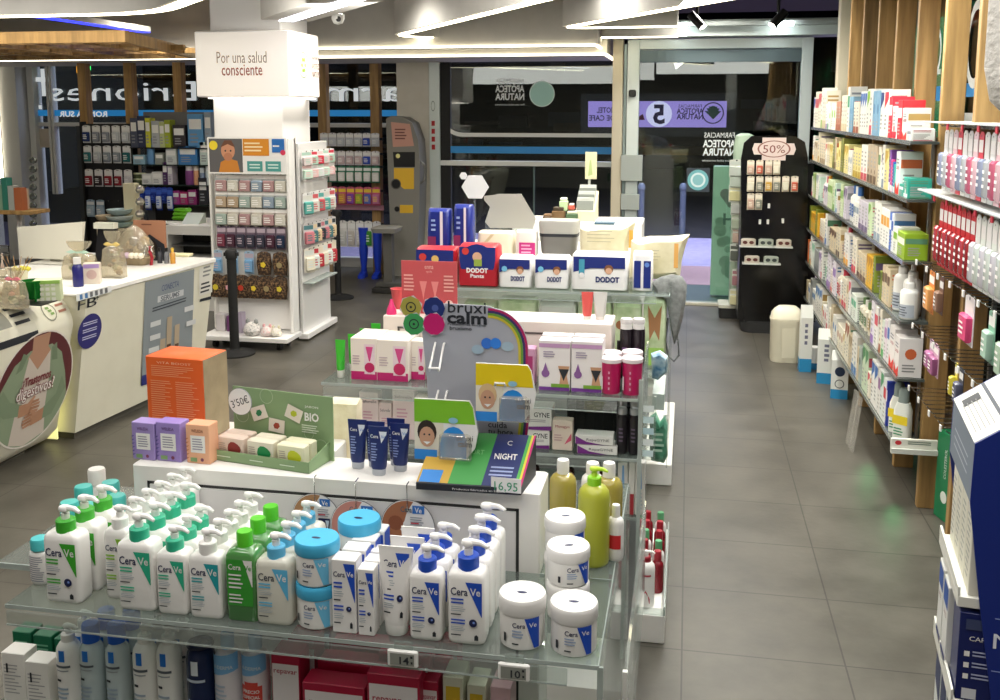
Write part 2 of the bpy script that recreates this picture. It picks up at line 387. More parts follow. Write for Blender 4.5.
# ---- header above the door, with track spots
zh_ = at(740, 19, y=FY-.25).z; mb = MB(); mb.box(x1, xr, FY-.25, FY+.1, zt+.07, zh_, C('#c6cfcb', .5)); mb.box(x1, xr, FY-.35, FY-.25, zt+.16, zt+.2, C('#b9c1bd', .4)); S('trim_6', mb)
for i, (px, py, s, lb) in enumerate(((697, 24, 1, 'black track spotlight above the door, nearer the light bands'), (778, 22, -1, 'black track spotlight above the door, nearer the wooden fins'))):
    p = at(px, py, y=9.3); t = thing('track_spotlight', lb, 'spotlight', (p.x, p.y, 0), 0, 'track spotlights above the door')
    mb = MB(); mb.box(-.2, .2, -.02, .02, 3.08, 3.15, M['black'], .005); mb.build('track', t)
    mb = MB(); mb.tube([(0, 0, 3.08), (0, 0, p.z+.08)], .015, M['black']); mb.build('stem', t)
    mb = MB(); mb.tube([(-.06*s, 0, p.z+.09), (.05*s, -.03, p.z-.03)], .04, M['black'], 14); mb.build('lamp_head', t)
    mb = MB(); mb.tube([(.05*s, -.03, p.z-.03), (.053*s, -.031, p.z-.035)], .034, EM('#fff6e6', 25), 14); mb.build('bulb', t)
for i, (px, py) in enumerate(((680, 26), (680, 34), (786, 24), (779, 31))):
    p = at(px, py, y=9.85); mb = MB(); mb.box(-.07, .07, -.03, .03, -.015, .015, EM('#f4ffff', 14), .004); o = mb.build('recessed_lamp', loc=(p.x, 9.85, p.z))
    tag(o, 'small bright white lamp on the header, %s from the light bands' % nth(i), 'lamp', 'header lamps')
# ---- left windows with the reversed shop name
LY = 12.0
mb = MB(); mb.box(-9.5, xa_, LY, LY+.02, 0, 2.75, M['glass']); S('window_4', mb)
def lx(px, z=2.2): return xat(px, LY, z)
def lz(py, px=120): return at(px, py, y=LY).z
mb = MB(); al = C('#e9eae6', .45)
mb.box(-9.5, xa_, LY-.04, LY+.06, lz(126.5), lz(122.5), al, .003); mb.box(-9.5, xa_, LY-.04, LY+.06, lz(60), 2.8, C('#c9cfcc', .5)); mb.box(-9.5, xa_, LY-.05, LY+.06, 0, .12, al)
mb.box(lx(32), lx(38), LY-.1, LY+.08, 0, 2.75, al, .004)
for px in (48.5, 52): mb.box(lx(px), lx(px)+.035, LY-.05, LY+.06, lz(195), 2.75, al, .003)
mb.box(lx(76), lx(76)+.06, LY-.05, LY+.06, 0, lz(126), C('#40464a', .5)); S('trim_7', mb)
mb = MB(); mb.box(lx(14), lx(31), LY-.3, LY-.06, 0, 3.1, C('#d3d4d2', .7)); mb.box(lx(10), lx(13), LY-.34, LY-.3, 1.1, 2.7, EM('#fff4d8', 5)); S('wall_pier', mb)
mb = MB(); mb.face(LY-.02); wv = EM('#dfe6e8', .55)  # slight glow in the vinyl stands for the sign lighting outside
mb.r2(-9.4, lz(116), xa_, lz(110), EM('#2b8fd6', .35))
mb.t2('Briones', (lx(50)+lx(197))/2, lz(91), .36, wv, w=abs(lx(197)-lx(50)), bold=.0, mirror=True)
mb.t2('Farmacia', (lx(425)+lx(248))/2, lz(92), .36, wv, w=lx(425)-lx(248), bold=.0, mirror=True)
mb.t2('RONDA SUR', (lx(59)+lx(107))/2, lz(114), .1, wv, w=abs(lx(107)-lx(59)), bold=.03, mirror=True)
px, pz = lx(45), lz(79); mb.r2(px-.03, pz-.22, px+.03, pz+.14, wv); mb.r2(px-.14, pz-.03, px+.14, pz+.03, wv); mb.r2(lx(39), lz(109), lx(42), lz(105), wv)
mb.r2(lx(36), lz(148), lx(49), lz(129), C('#cfc6b6', .6)); mb.build('shop_name')
tag(bpy.data.objects['shop_name'], 'large mirrored white Farmacia Briones lettering and blue stripe on left windows', 'window lettering')
mb = MB(); mb.box(lx(63), lx(68), LY+.5, LY+.55, lz(68), lz(62), EM('#20e060', 4)); tag(mb.build('exit_light'), 'tiny green light behind the mirrored shop name', 'light')
mb = MB(); mb.box(lx(55.5), lx(58), LY+.5, LY+.55, lz(71), lz(63), EM('#e08a20', 3)); tag(mb.build('street_light'), 'tiny amber light beside the green light', 'light')
# ---- outside
mb = MB(); mb.box(x1f, 9, FY+.07, 11.5, -.06, -.01, C('#5f6f70', .35)); mb.box(-14, 9, 12.9, 15.8, -.06, -.01, M['road']); S('outside_pavement', mb)
mb = MB(); mb.box(-14, 9, 11.5, 12.9, -.06, -.008, M['kerb']); S('outside_tactile_strip', mb)
mb = MB(); mb.box(-16, 14, 15.8, 40, -.08, -.04, M['asphalt']); mb.box(1.6, 14, -3, 15.8, -.08, -.05, M['asphalt']); S('outside_road', mb)
mb = MB(); mb.box(-20, 16, 34, 35, 0, 14, noise_mat('night_facade', ['#0b0c10', '#15151a', '#2a2725'], 1.2, (.9, .9)))
for i in range(26):
    x = random.uniform(-14, 8); z = random.uniform(.3, 3.4); mb.box(x, x+random.uniform(.4, 1.6), 33.9, 34, z, z+random.uniform(.1, .5), random.choice([C('#3b3936'), C('#4c4337'), C('#2c3844')]))
mb.box(-14, 9, 33.7, 33.9, .5, .8, C('#7a5c34')); S('outside_building', mb)
mb = MB(); mb.box(8, 8.5, -3, 34, 0, 8, C('#18211f')); S('outside_building_side', mb)
t = thing('reflected_sign_box', 'lilac screen reflection with mirrored APOTECA NATURA and number 5, built outside the door', 'sign')  # window reflection of an indoor screen, built as a glowing box outside
mb = MB(); Y = 13.2; a = at(588, 127, y=Y); b = at(727, 101, y=Y); mb.box(a.x-.1, b.x+.12, Y, Y+.12, a.z-.12, b.z+.1, C('#24252a')); mb.build('reflection_backing', t)
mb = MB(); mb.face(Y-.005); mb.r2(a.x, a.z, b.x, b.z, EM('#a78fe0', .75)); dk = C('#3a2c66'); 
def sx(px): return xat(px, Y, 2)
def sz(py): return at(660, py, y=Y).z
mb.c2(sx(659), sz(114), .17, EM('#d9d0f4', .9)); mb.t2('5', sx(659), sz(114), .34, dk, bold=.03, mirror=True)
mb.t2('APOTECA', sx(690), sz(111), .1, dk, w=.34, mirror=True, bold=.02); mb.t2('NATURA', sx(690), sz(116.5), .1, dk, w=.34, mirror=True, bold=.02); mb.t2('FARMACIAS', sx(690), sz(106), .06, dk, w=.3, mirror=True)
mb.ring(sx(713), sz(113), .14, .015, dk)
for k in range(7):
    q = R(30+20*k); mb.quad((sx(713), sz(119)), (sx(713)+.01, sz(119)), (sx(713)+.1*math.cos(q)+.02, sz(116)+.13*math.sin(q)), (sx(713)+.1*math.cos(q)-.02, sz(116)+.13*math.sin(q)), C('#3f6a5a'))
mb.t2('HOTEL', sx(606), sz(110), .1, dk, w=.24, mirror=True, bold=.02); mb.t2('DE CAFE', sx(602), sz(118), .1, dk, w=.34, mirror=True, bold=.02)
mb.p2([(sx(637), sz(120)), (sx(645), sz(120)), (sx(643), sz(114)), (sx(640), sz(116))], C('#7c2f52')); mb.build('reflection_face', t)
for px, lb in ((682, 'slim grey bollard outside, in line with the pillow bag'), (640.5, 'slim grey bollard outside, behind the door post')):
    mb = MB(); p = at(px, 236, z=0); mb.lathe([(.05, 0), (.05, .75), (.06, .76), (.06, .82), (.03, .86)], C('#6b7484'), n=12); tag(mb.build('bollard', loc=(p.x, p.y, -.01)), lb, 'bollard')
mb = MB(); p = at(728, 258, y=FY+.5); Y = FY+.55
a = at(711, 256, y=Y); b = at(748, 166, y=Y); mb.box(a.x, b.x, Y, Y+.06, 0, b.z, EM('#a9c9ab', .22), .01); mb.face(Y)  # faint glow in the stand's colour replaces light on its front
for i in range(14): mb.c2(random.uniform(a.x+.06, b.x-.06), random.uniform(.15, b.z-.1), random.uniform(.03, .07), C('#9bbd9f', .6))
mb.c2(a.x+.13, b.z-.3, .055, C('#8c9382')); mb.c2(a.x+.22, b.z-.3, .055, C('#8c9382')); mb.p2([(a.x+.08, b.z-.32), (a.x+.27, b.z-.32), (a.x+.175, b.z-.45)], C('#8c9382'))
mb.t2('H', a.x+.17, b.z-.57, .17, C('#6f8f7b'), bold=.03); mb.t2('i', a.x+.29, b.z-.57, .17, C('#6f8f7b'), bold=.03)
tag(mb.build('poster_stand'), 'pale green poster stand with a heart and letter H behind black stand', 'poster')
# ---- right hand glass wall: shop graphics and green cross outside
XW = xr-.004
def ry(px, py): return at(px, py, x=XW)
t = thing('window_graphic', 'blue stripe and white rounded letter between the wooden fins', 'window graphic')
mb = MB(); mb.m = Matrix.Translation((XW, 0, 0)) @ Matrix.Rotation(R(-90), 4, 'Z'); mb.face(0)
for (l, t_, r, b, hx) in ((934, 86, 941, 101, '#2b8fd6'), (966, 82, 980, 97, '#2b8fd6'), (934, 69, 941, 75, '#e6e8e6'), (963, 113, 977, 122, '#e6e8e6')):
    p = ry(l, b); q = ry(r, t_); mb.r2(-p.y, min(p.z, q.z), -q.y, max(p.z, q.z), C(hx, .4))
p = ry(976, 44); mb.ring(-p.y, p.z, .24, .055, C('#e6e8e6'), .75); p = ry(937, 52); mb.ring(-p.y, p.z, .15, .04, C('#e6e8e6'), .8); mb.build('vinyl', t)
t = thing('pharmacy_cross', 'glowing green pharmacy cross sign seen between the wooden fins', 'sign')
mb = MB(); 
for (px0, py0, px1, py1, hx) in ((936, 12, 947, 34, '#35e0a0'), (968, 1, 986, 8, '#35e0a0')):
    a = at(px0, py1, y=7.4); b = at(px1, py0, y=7.4); mb.box(a.x, b.x, 7.4, 7.5, a.z, b.z, EM(hx, 2.6))
a = at(942, 18, y=7.38); mb.box(a.x-.035, a.x+.035, 7.37, 7.4, a.z-.03, a.z+.03, EM('#f2a030', 2)); a = at(973, 17, y=7.38); mb.lathe([(.0, a.z-.07), (.05, a.z-.03), (.05, a.z+.03), (0, a.z+.07)], EM('#ff4a1a', 2.5), a.x, 7.38, 12)
mb.build('lit_panel', t)
mb = MB(); mb.box(2.0, 2.9, 7.5, 7.56, 2.2, 2.9, C('#10201a')); mb.build('sign_back', t)
# green strips behind the gaps between the fins; the floor streaks use added spots
for (px, l) in ((890, 0), (915, 0)):
    p = at(px, 440, x=1.6); mb = MB(); mb.box(p.x, p.x+.05, p.y-.05, p.y+.12, .0, 2.6, EM('#60f0a8', 9)); tag(mb.build('outdoor_light_strip'), 'tall green light strip outside the glass, %s one' % ('farther' if px == 890 else 'nearer'), 'light', 'green light strips outside')
# ---- wooden fins
FINX0, FINX1 = 1.185, 1.29
for i, Y in enumerate((4.5, 5.08, 5.67, 6.25, 6.83, 7.42, 8.0)):
    mb = MB(); mb.box(FINX0, FINX1, Y, Y+.045, 0, 3.15, M['oak'] if i > 3 and i % 2 else M['wood'], .003); S('trim_%d' % (8+i), mb, smooth=30)
mb = MB(); mb.box(1.33, 1.36, 5.0, 8.1, .3, 1.85, M['oak']); S('wall_backing', mb)
# ---- suspended light bands
def band(path, z, lab_, h=.28, w=.14, s=9, col='#fff3cf', led=.07, body='grey'):
    t = thing('ceiling_light_band', lab_, 'ceiling light', (0, 0, 0), 0, 'suspended ceiling light bands')
    P = [Vector((x, y)) for x, y in path]
    def off(k):
        o = []
        for i, p in enumerate(P):
            d0 = (p-P[i-1]).normalized() if i else (P[1]-p).normalized(); d1 = (P[i+1]-p).normalized() if i < len(P)-1 else d0
            n0 = Vector((-d0.y, d0.x)); n1 = Vector((-d1.y, d1.x)); n = (n0+n1).normalized(); o.append(p+n*(k/max(.4, n.dot(n0))))
        return o
    def strip(k, z0, z1, m, name):
        A, B = off(k), off(-k); mb = MB(); vs = []
        for a, b in zip(A, B): vs += [(a.x, a.y, z0), (b.x, b.y, z0), (b.x, b.y, z1), (a.x, a.y, z1)]
        fs = [(4*i+j, 4*i+(j+1) % 4, 4*i+4+(j+1) % 4, 4*i+4+j) for i in range(len(A)-1) for j in range(4)]
        n = len(A)-1; fs += [(3, 2, 1, 0), (4*n, 4*n+1, 4*n+2, 4*n+3)]; mb.add(vs, fs, m); mb.build(name, t, smooth=30)
    strip(w/2, z, z+h, M[body], 'housing'); strip(led/2, z-.008, z+.004, EM(col, s), 'light_strip')
def rnd(path, k, r, n=5):
    """round the corner at index k"""
    P = [Vector(p) for p in path]; a = P[k]+(P[k-1]-P[k]).normalized()*r; b = P[k]+(P[k+1]-P[k]).normalized()*r
    q = [a*(1-t)**2+P[k]*2*t*(1-t)+b*t*t for t in [i/n for i in range(n+1)]]
    return [tuple(p) for p in P[:k]]+[tuple(p) for p in q]+[tuple(p) for p in P[k+1:]]
ZL = 2.7
band(rnd([(.3, 4.5), (-2.8, 9.25), (-2.1, 9.75), (-.13, 9.8)], 1, .35), ZL, 'long light band with its rounded corner left of the spotlights', .3)
band(rnd([(1.3, 4.9), (-1.12, 8.62), (-.13, 8.6)], 1, .3), ZL, 'light band whose corner hangs over the door post', .3)
band(rnd([(-8.5, 6.75), (-3.85, 6.75), (-1.9, 4.6)], 1, .5, 7), ZL, 'light band over the wooden canopy, ending above the white pillar', .3, .16, led=.1)
band([(-3.15, 7.5), (-1.7, 5.6)], ZL, 'straight white light bar beside the white pillar', .35, .4, 5, '#f3f0ff', .12)
_p, _q = at(28, 15, z=2.75), at(146, 32, z=2.75)
band([(_p.x, _p.y), (_q.x, _q.y)], 2.75, 'thin blue glowing light bar above the wooden canopy', .05, .1, 3, '#2b35ff', .09)
# soffits in front of the windows
def soff(y0, y1, pyl, xe, nm):
    z = at(450, pyl, y=y0).z; mb = MB(); mb.box(-9.4, xe, y0, y1, z, 3.15, M['grey']); S(nm, mb)
    mb = MB(); mb.box(-9.2, xe-.02, y0-.02, y0+.012, z-.008, z+.01, EM('#fff4d6', 5)); mb.box(xe-.03, xe-.0, y0, y1, z-.008, z+.01, EM('#fff4d6', 4))
    tag(mb.build('cove_light'), 'straight cove light line at window soffit, %s' % ('upper line' if nm[-1] == '1' else 'lower line'), 'light line', 'cove light lines')
soff(9.45, 9.9, 47, at(598, 50, y=9.45).x, 'ceiling_soffit_1')
soff(9.9, 11.3, 56, at(607, 56, y=9.9).x, 'ceiling_soffit_2')
# security camera
p = at(338, 17, y=7.6); t = thing('security_camera', 'small white dome security camera near the pillar top', 'camera', tuple(p))
mb = MB(); mb.lathe([(.0, -.06), (.035, -.05), (.05, -.015), (.05, .02), (.02, .03)], C('#d8d8d4', .4), n=16); mb.build('dome', t)
mb = MB(); mb.tube([(0, 0, .02), (0, 0, 3.15-p.z)], .012, W); mb.build('stem', t)
mb = MB(); mb.c2(.02, -.02, .022, M['black']); mb.m = Matrix.Identity(4); mb.V = [(x, y-.047, z) for x, y, z in mb.V]; mb.build('lens', t)
# ---- wooden canopy over the counters
t = thing('wooden_canopy', 'light oak slatted canopy hanging over the left counters', 'canopy')
za, zb = at(125, 42, y=7.0).z, at(125, 30, y=7.0).z; cxr = at(125, 36, y=7.0).x; cxb = at(195, 50, y=9.3).x
mb = MB(); mb.prism([(-9.3, 7.0), (cxr, 7.0), (cxr, 7.06), (-9.3, 7.06)], za, zb, M['wood']); mb.prism([(cxr-.06, 7.06), (cxr, 7.0), (cxb, 9.3), (cxb-.06, 9.3)], za, zb, M['wood']); mb.prism([(-9.3, 9.3), (cxb, 9.3), (cxb, 9.36), (-9.3, 9.36)], za, zb, M['wood']); mb.build('fascia', t)
mb = MB()
for i in range(11): x = cxr-.5-.45*i; mb.prism([(x, 7.06), (x+.04, 7.06), (x-.35, 9.3), (x-.39, 9.3)], za+.01, zb-.01, M['wood'])
for i in range(4): y = 7.45+.45*i; mb.box(-9.3, cxr-.25, y, y+.04, za+.02, zb-.02, M['wood'])
mb.build('slats', t)
for i, px in enumerate((83, 129, 178)):
    x = xat(px, 10.6, 2); mb = MB(); mb.box(x-.05, x+.05, 10.6, 10.72, 0, 2.56, M['wood'], .004); o = mb.build('wooden_post', smooth=30); tag(o, 'slim oak post behind the left shelving, %s from the left' % nth(i), 'post', 'oak posts')
for i, px in enumerate((324, 376)):
    x = xat(px, 11.4, 1); mb = MB(); mb.box(x-.055, x+.055, 11.4, 11.52, 0, 2.7, M['wood'], .004); o = mb.build('wooden_post', smooth=30); tag(o, 'slim oak post %s' % ('just right of the white pillar' if i == 0 else 'beside the grey kiosk'), 'post', 'oak posts')
# ---- pillar and its light box
px0, px1 = xat(213, 7.9, 2), xat(283, 7.9, 2)
mb = MB(); mb.box(px0, px1, 7.9, 8.5, 0, 3.15, W, .01); S('wall_pillar', mb, smooth=30)
t = thing('pillar_light_box', 'white glowing light box reading Por una salud consciente around the pillar', 'sign')
sx0, sx1 = xat(195.5, 7.7, 2.3), xat(289.5, 7.7, 2.3); sz0, sz1 = at(240, 97, y=7.7).z, at(240, 30.5, y=7.7).z; sy1 = at(319, 60, x=sx1).y
mb = MB(); mb.box(sx0, sx1, 7.7, sy1, sz0, sz1, EM('#fff9f2', .12), .01); mb.build('lit_body', t)
mb = MB(); mb.face(7.699); mb.t2('Por una salud', (sx0+sx1)/2, (sz0+sz1)/2+.055, .135, C('#8a7a70'), w=.44); mb.t2('consciente', (sx0+sx1)/2, (sz0+sz1)/2-.045, .135, C('#9c5a50'), w=.36, bold=.01); mb.build('lettering', t, smooth=0)
mb = MB(); mb.m = Matrix.Translation((sx1, 0, 0)) @ Matrix.Rotation(R(90), 4, 'Z'); mb.face(-.002); cz = (sz0+sz1)/2
mb.ring(8.0, cz, .11, .01, C('#8a9a80')); 
for k in range(6): mb.c2(8.0+.035*math.cos(k*1.05), cz+.05*math.sin(k*1.05), .018, C('#9fc04a'))
mb.t2('APOTECA', 8.28, cz-.0, .07, C('#8a6a60'), w=.2); mb.t2('NATURA', 8.28, cz-.07, .07, C('#8a6a60'), w=.2); mb.t2('FARMACIAS', 8.28, cz+.07, .045, C('#8a6a60'), w=.2); mb.build('side_lettering', t, smooth=0)
mb = MB(); mb.loft([(sz0-.012, sx1-sx0-.1, .6, .01), (sz0-.002, sx1-sx0-.1, .6, .01)], EM('#fff8ee', 4), (sx0+sx1)/2, 8.1); mb.build('under_glow', t)
# ---- white fluffy thing hanging top right
t = thing('hanging_padded_panel', 'white fluffy rounded panel hanging at the upper right corner', 'decoration')
p = at(1018, 20, y=2.3); mb = MB()
mb.m = Matrix.Translation((p.x+.04, 2.3, 0)) @ Matrix.Rotation(R(0), 4, 'Z')
mb.lathe([(.0, 1.98), (.05, 1.985), (.085, 2.02), (.1, 2.09), (.1, 2.5), (.09, 2.6), (.05, 2.66), (0, 2.67)], M['fleece'], n=28, sy=.5); mb.build('padding', t)
mb = MB(); mb.m = Matrix.Translation((p.x+.04, 2.3, 0)); mb.tube([(0, 0, 2.66), (0, 0, 3.15)], .004, M['steel']); mb.build('cord', t)
# ---- lights
def area(name, loc, sx, sy, e, col=(1, .96, .9), rot=(0, 0, 0)):
    l = bpy.data.lights.new(name, 'AREA'); l.shape = 'RECTANGLE'; l.size = sx; l.size_y = sy; l.energy = e; l.color = col
    o = bpy.data.objects.new(name, l); COL.objects.link(o); o.location = loc; o.rotation_euler = rot; return o
for (x, y, w_, e_) in ((-.9, .2, 3, 22), (-.7, 1.2, 3, 24), (-.5, 2.3, 3, 22), (-.4, 3.4, 2.4, 26), (-.3, 4.3, 2.4, 22), (-4.2, 1.6, 2.6, 24), (-4.4, 3.0, 2.6, 28), (-4.4, 4.4, 2.6, 28), (1.2, .8, 1.2, 9), (1.2, 2.2, 1.2, 10)):
    area('ceiling_line_light', (x, y, 3.06), w_, .09, e_, rot=(0, 0, R(-35)))
for (x, y, e) in ((-.9, 5.6, 42), (-3.2, 5.2, 32), (.75, 5.2, 30), (-.6, 7.6, 45), (.6, 7.8, 35), (-2.6, 7.9, 45), (-4.9, 8.6, 30), (-3.4, 9.6, 40), (-6, 10, 34), (-6.0, 6.3, 30), (.2, 9.4, 40)):
    l = bpy.data.lights.new('ceiling_downlight', 'SPOT'); l.energy = e*3.2; l.spot_size = R(150); l.spot_blend = .9; l.shadow_soft_size = 0.0; l.color = (1, .96, .88)
    l.shadow_soft_size = .12
    o = bpy.data.objects.new('ceiling_downlight', l); COL.objects.link(o); o.location = (x, y, 3.1)
area('street_lamp_light', (0, 14.2, 5), 3, 3, 900, (.75, .7, 1), (R(-15), 0, 0))
w = bpy.data.worlds.new('world'); SC.world = w; w.use_nodes = True
w.node_tree.nodes['Background'].inputs[0].default_value = (.008, .009, .013, 1); w.node_tree.nodes['Background'].inputs[1].default_value = 1

area('ceiling_fill_light', (-2.0, 6.4, 2.55), 3.0, .3, 14, rot=(R(115), 0, 0))  # unseen fill lamps added to brighten the soffits and ceiling
area('ceiling_fill_light', (-5.5, 6.2, 2.3), 3.0, .3, 12, rot=(R(115), 0, 0))
area('ceiling_fill_light', (.4, 2.6, 2.75), 2.0, .4, 14, rot=(R(140), 0, 0))
area('aisle_fill_light', (.75, 4.2, 3.05), .12, 2.6, 55, (.94, 1, .95))  # unseen fill added for the pale sheen on the aisle floor
area('shelf_fill_light', (-.1, 7.0, 2.69), .3, 3.0, 40, (1, .97, .9), (0, R(-38), 0))  # unseen fill added to lift the goods on the right wall

for (sx_, sy_, e_) in ((1.1, 5.95, 9), (1.13, 5.33, 9)):  # spots added under the shelf to cast green streaks on the floor
    l = bpy.data.lights.new('green_streak_fill', 'SPOT'); l.energy = e_*.06; l.spot_size = R(40); l.spot_blend = 1; l.shadow_soft_size = .05; l.color = (.1, 1, .3)
    o = bpy.data.objects.new('green_streak_fill', l); COL.objects.link(o); o.location = (sx_, sy_, .13); tgt = Vector((sx_*.74, sy_*.74, 0)); o.rotation_euler = (tgt-o.location).to_track_quat('-Z', 'Y').to_euler()

area('pier_fill_light', (-7.2, 10.6, 2.6), 1.2, .1, 26, rot=(R(60), 0, 0))  # unseen fill added to brighten the left pier
# ================================================================== PRODUCT BUILDERS
BL, TE, GR, LB, NV = C('#1f4fc0', .4), C('#2fb58e', .4), C('#3fae2f', .4), C('#5fb9e2', .4), C('#1b2350', .4)
PLB = C('#f1efeb', .3, 0, .3); INK = C('#20242c', .5)
TX = {}
def cera(mb, x0, x1, z0, z1, col, ink=NAVY, badge=True, sub=True, white=W):
    """the CeraVe front label: word, coloured wedge, lines of print, bars, round badge and small emblem"""
    w, h = x1-x0, z1-z0
    mb.quad((x0+w*.5, z1), (x1, z1), (x1, z0+h*.42), (x1, z0+h*.42), col)
    mb.quad((x0+w*.5, z1), (x1, z1), (x1, z0+h*.43), (x1-w*.02, z0+h*.43), col)
    mb.t2('Cera', x0+w*.31, z1-h*.16, w*.34, ink, w=w*.52, bold=.014); mb.t2('Ve', x0+w*.80, z1-h*.15, w*.33, white, w=w*.31, bold=.014)
    if sub:
        mb.ln(x0+w*.06, z0+h*.62, x0+w*.45, z0+h*.74, 2, col); mb.ln(x0+w*.06, z0+h*.50, x0+w*.6, z0+h*.6, 3, C('#a9b4bc'), .35)
        mb.r2(x0+w*.06, z0+h*.445, x0+w*.36, z0+h*.465, INK); mb.ln(x0+w*.06, z0+h*.28, x0+w*.5, z0+h*.39, 2, col)
        mb.ln(x0+w*.06, z0+h*.17, x0+w*.6, z0+h*.26, 3, C('#a9b4bc'), .35); mb.r2(x0+w*.06, z0+h*.10, x0+w*.36, z0+h*.12, INK)
    if badge:
        mb.c2(x0+w*.74, z0+h*.33, w*.125, NAVY, n=16); mb.c2(x0+w*.76, z0+h*.34, w*.04, C('#7f9be0'), n=8)
        mb.p2([(x0+w*.78, z0+h*.04), (x0+w*.9, z0+h*.04), (x0+w*.9, z0+h*.11), (x0+w*.84, z0+h*.14), (x0+w*.78, z0+h*.11)], INK)
def pump(t, z, sc, collar, spout=W, clear=False, side=1):
    mb = MB(); mb.lathe([(.0195*sc, z-.004), (.0195*sc, z+.02*sc), (.017*sc, z+.0225*sc), (.006*sc, z+.0225*sc)], collar, n=16); mb.build('collar', t)
    mb = MB(); mb.lathe([(.0085*sc, z+.022*sc), (.0085*sc, z+.034*sc), (.005*sc, z+.035*sc), (.005*sc, z+.040*sc)], spout, n=12)
    mb.loft([(z+.039*sc, .022*sc, .018*sc, .008*sc), (z+.043*sc, .027*sc, .019*sc, .009*sc), (z+.048*sc, .024*sc, .016*sc, .008*sc), (z+.05*sc, .015*sc, .01*sc, .004*sc)], spout)
    e = Vector((.038*sc*side, -.008*sc, z+.0405*sc)); mb.tube([(0, 0, z+.045*sc), (.024*sc*side, -.004*sc, z+.0455*sc), tuple(e)], [.007*sc, .0055*sc, .0035*sc], spout, 8); mb.build('pump_head', t)
def pump_bottle(label, w, d, h, body, collar, labcol, loc, spout=W, badge=True, group=None, rz=0, ink=NAVY, labelbg=None, psc=1.0, white=W):
    """flat shouldered pump bottle, overall height h"""
    t = thing('pump_bottle', label, 'bottle', loc, rz, group); bh = h-.05*psc; r = min(w, d)*.2
    mb = MB(); mb.loft([(0, w*.93, d*.9, r), (.003, w*.985, d*.96, r), (.01, w, d, r), (bh*.88, w, d, r), (bh*.94, w*.96, d*.93, r), (bh*.975, w*.84, d*.8, r), (bh*.99, w*.6, d*.6, r*.8), (bh, .034*psc, .034*psc, .017*psc)], body, n=4); mb.build('bottle_body', t, smooth=50)
    mb = MB(); mb.face(-d/2-.0006)
    if labelbg: mb.r2(-w*.4, bh*.06, w*.4, bh*.84, labelbg)
    cera(mb, -w*.44, w*.44, bh*.05, bh*.86, labcol, ink, badge, white=white); mb.build('front_label', t, smooth=0)
    pump(t, bh, psc, collar, spout); return t
def row(t, n, pitch, labels, dx=0.0):
    """copies standing behind the first"""
    for i in range(1, n):
        l = t.location; o = dup(t, (l.x+dx*i, l.y+pitch*i, l.z), None, labels % nth(i))
def jar(label, r, h, lid, loc, labcol=BL, lidh=.35, badge=False, group=None, rz=0, name='cream_jar'):
    t = thing(name, label, 'jar', loc, rz, group); bh = h*(1-lidh)
    mb = MB(); mb.lathe([(r*.86, 0), (r*.93, .003), (r*.95, .01), (r*.95, bh)], PLB, n=32)
    mb.fn = lambda x, y, z: ((r*.95-y)*math.sin(x/r), -(r*.95-y)*math.cos(x/r), z); mb.face(-.0004)
    x0, x1, z0, z1 = -.3*r, .95*r, bh*.08, bh*.95
    mb.quad((.25*r, z1), (.95*r, z1), (.95*r, z0), (.68*r, z0), labcol); mb.t2('Cera', -.0*r, z1-bh*.2, .3*r, NAVY, w=.56*r, bold=.01); mb.t2('Ve', .62*r, z1-bh*.19, .28*r, W, w=.36*r, bold=.01)
    mb.ln(-.28*r, z0+bh*.3, .3*r, z0+bh*.55, 3, C('#9fb1cf')); mb.r2(-.28*r, z0+bh*.12, 0, z0+bh*.16, INK); mb.r2(-.7*r, z0+bh*.15, -.58*r, z0+bh*.4, INK)
    mb.build('jar_body', t, smooth=40)
    mb = MB(); mb.lathe([(r*.97, bh-.002), (r, bh+.001), (r, h-.008), (r*.985, h-.003), (r*.95, h), (0, h)], lid, n=32)
    mb.add([(r*.22*math.cos(a*.5236), r*.0+r*.1*math.sin(a*.5236)-r*.1, h+.0006) for a in range(12)], [tuple(range(12))], NAVY); mb.build('lid', t); return t
def carton(label, w, d, h, body, loc, draw=None, name='carton', cat='box', rz=0, group=None, bev=.0015, side=None):
    mb = MB(); mb.box(-w/2, w/2, -d/2, d/2, 0, h, body, bev)
    if side: mb.m = Matrix.Translation((w/2, 0, 0)) @ Matrix.Rotation(R(90), 4, 'Z'); mb.face(-.0005); mb.r2(-d/2+.002, .003, d/2-.002, h-.003, side); mb.m = Matrix.Identity(4)
    mb.face(-d/2-.0004)
    if draw: draw(mb, w, h)
    o = mb.build(name, loc=loc, rz=rz, smooth=30); return tag(o, label, cat, group)
def tube_(label, w, d, h, body, cap, loc, draw=None, rz=0, group=None, capdown=True, name='cream_tube', caph=.15):
    """squeeze tube standing on its cap, flat crimp on top"""
    t = thing(name, label, 'tube', loc, rz, group)
    mb = MB(); mb.loft([(h*caph, w*.66, d*.95, d*.47), (h*(caph+.05), w*.74, d, d*.49), (h*.6, w*.87, d*.6, d*.3), (h*.93, w*.98, d*.12, d*.06), (h, w, d*.08, d*.03)], body, n=4)
    mb.face(0)
    if draw:
        mb.fn = lambda x, y, z: (x*(.74+.26*(z/h)), y-(d*.5*(1-max(0, z/h-caph)/(1-caph))+.0015)*math.sqrt(max(.1, 1-(x/(w*.62))**2)), z); draw(mb, w, h)
    mb.build('tube_body', t); mb = MB(); mb.loft([(0, w*.6, d*.9, d*.45), (.002, w*.63, d*.94, d*.46), (h*caph, w*.66, d*.96, d*.47)], cap, n=4); mb.build('cap', t); return t
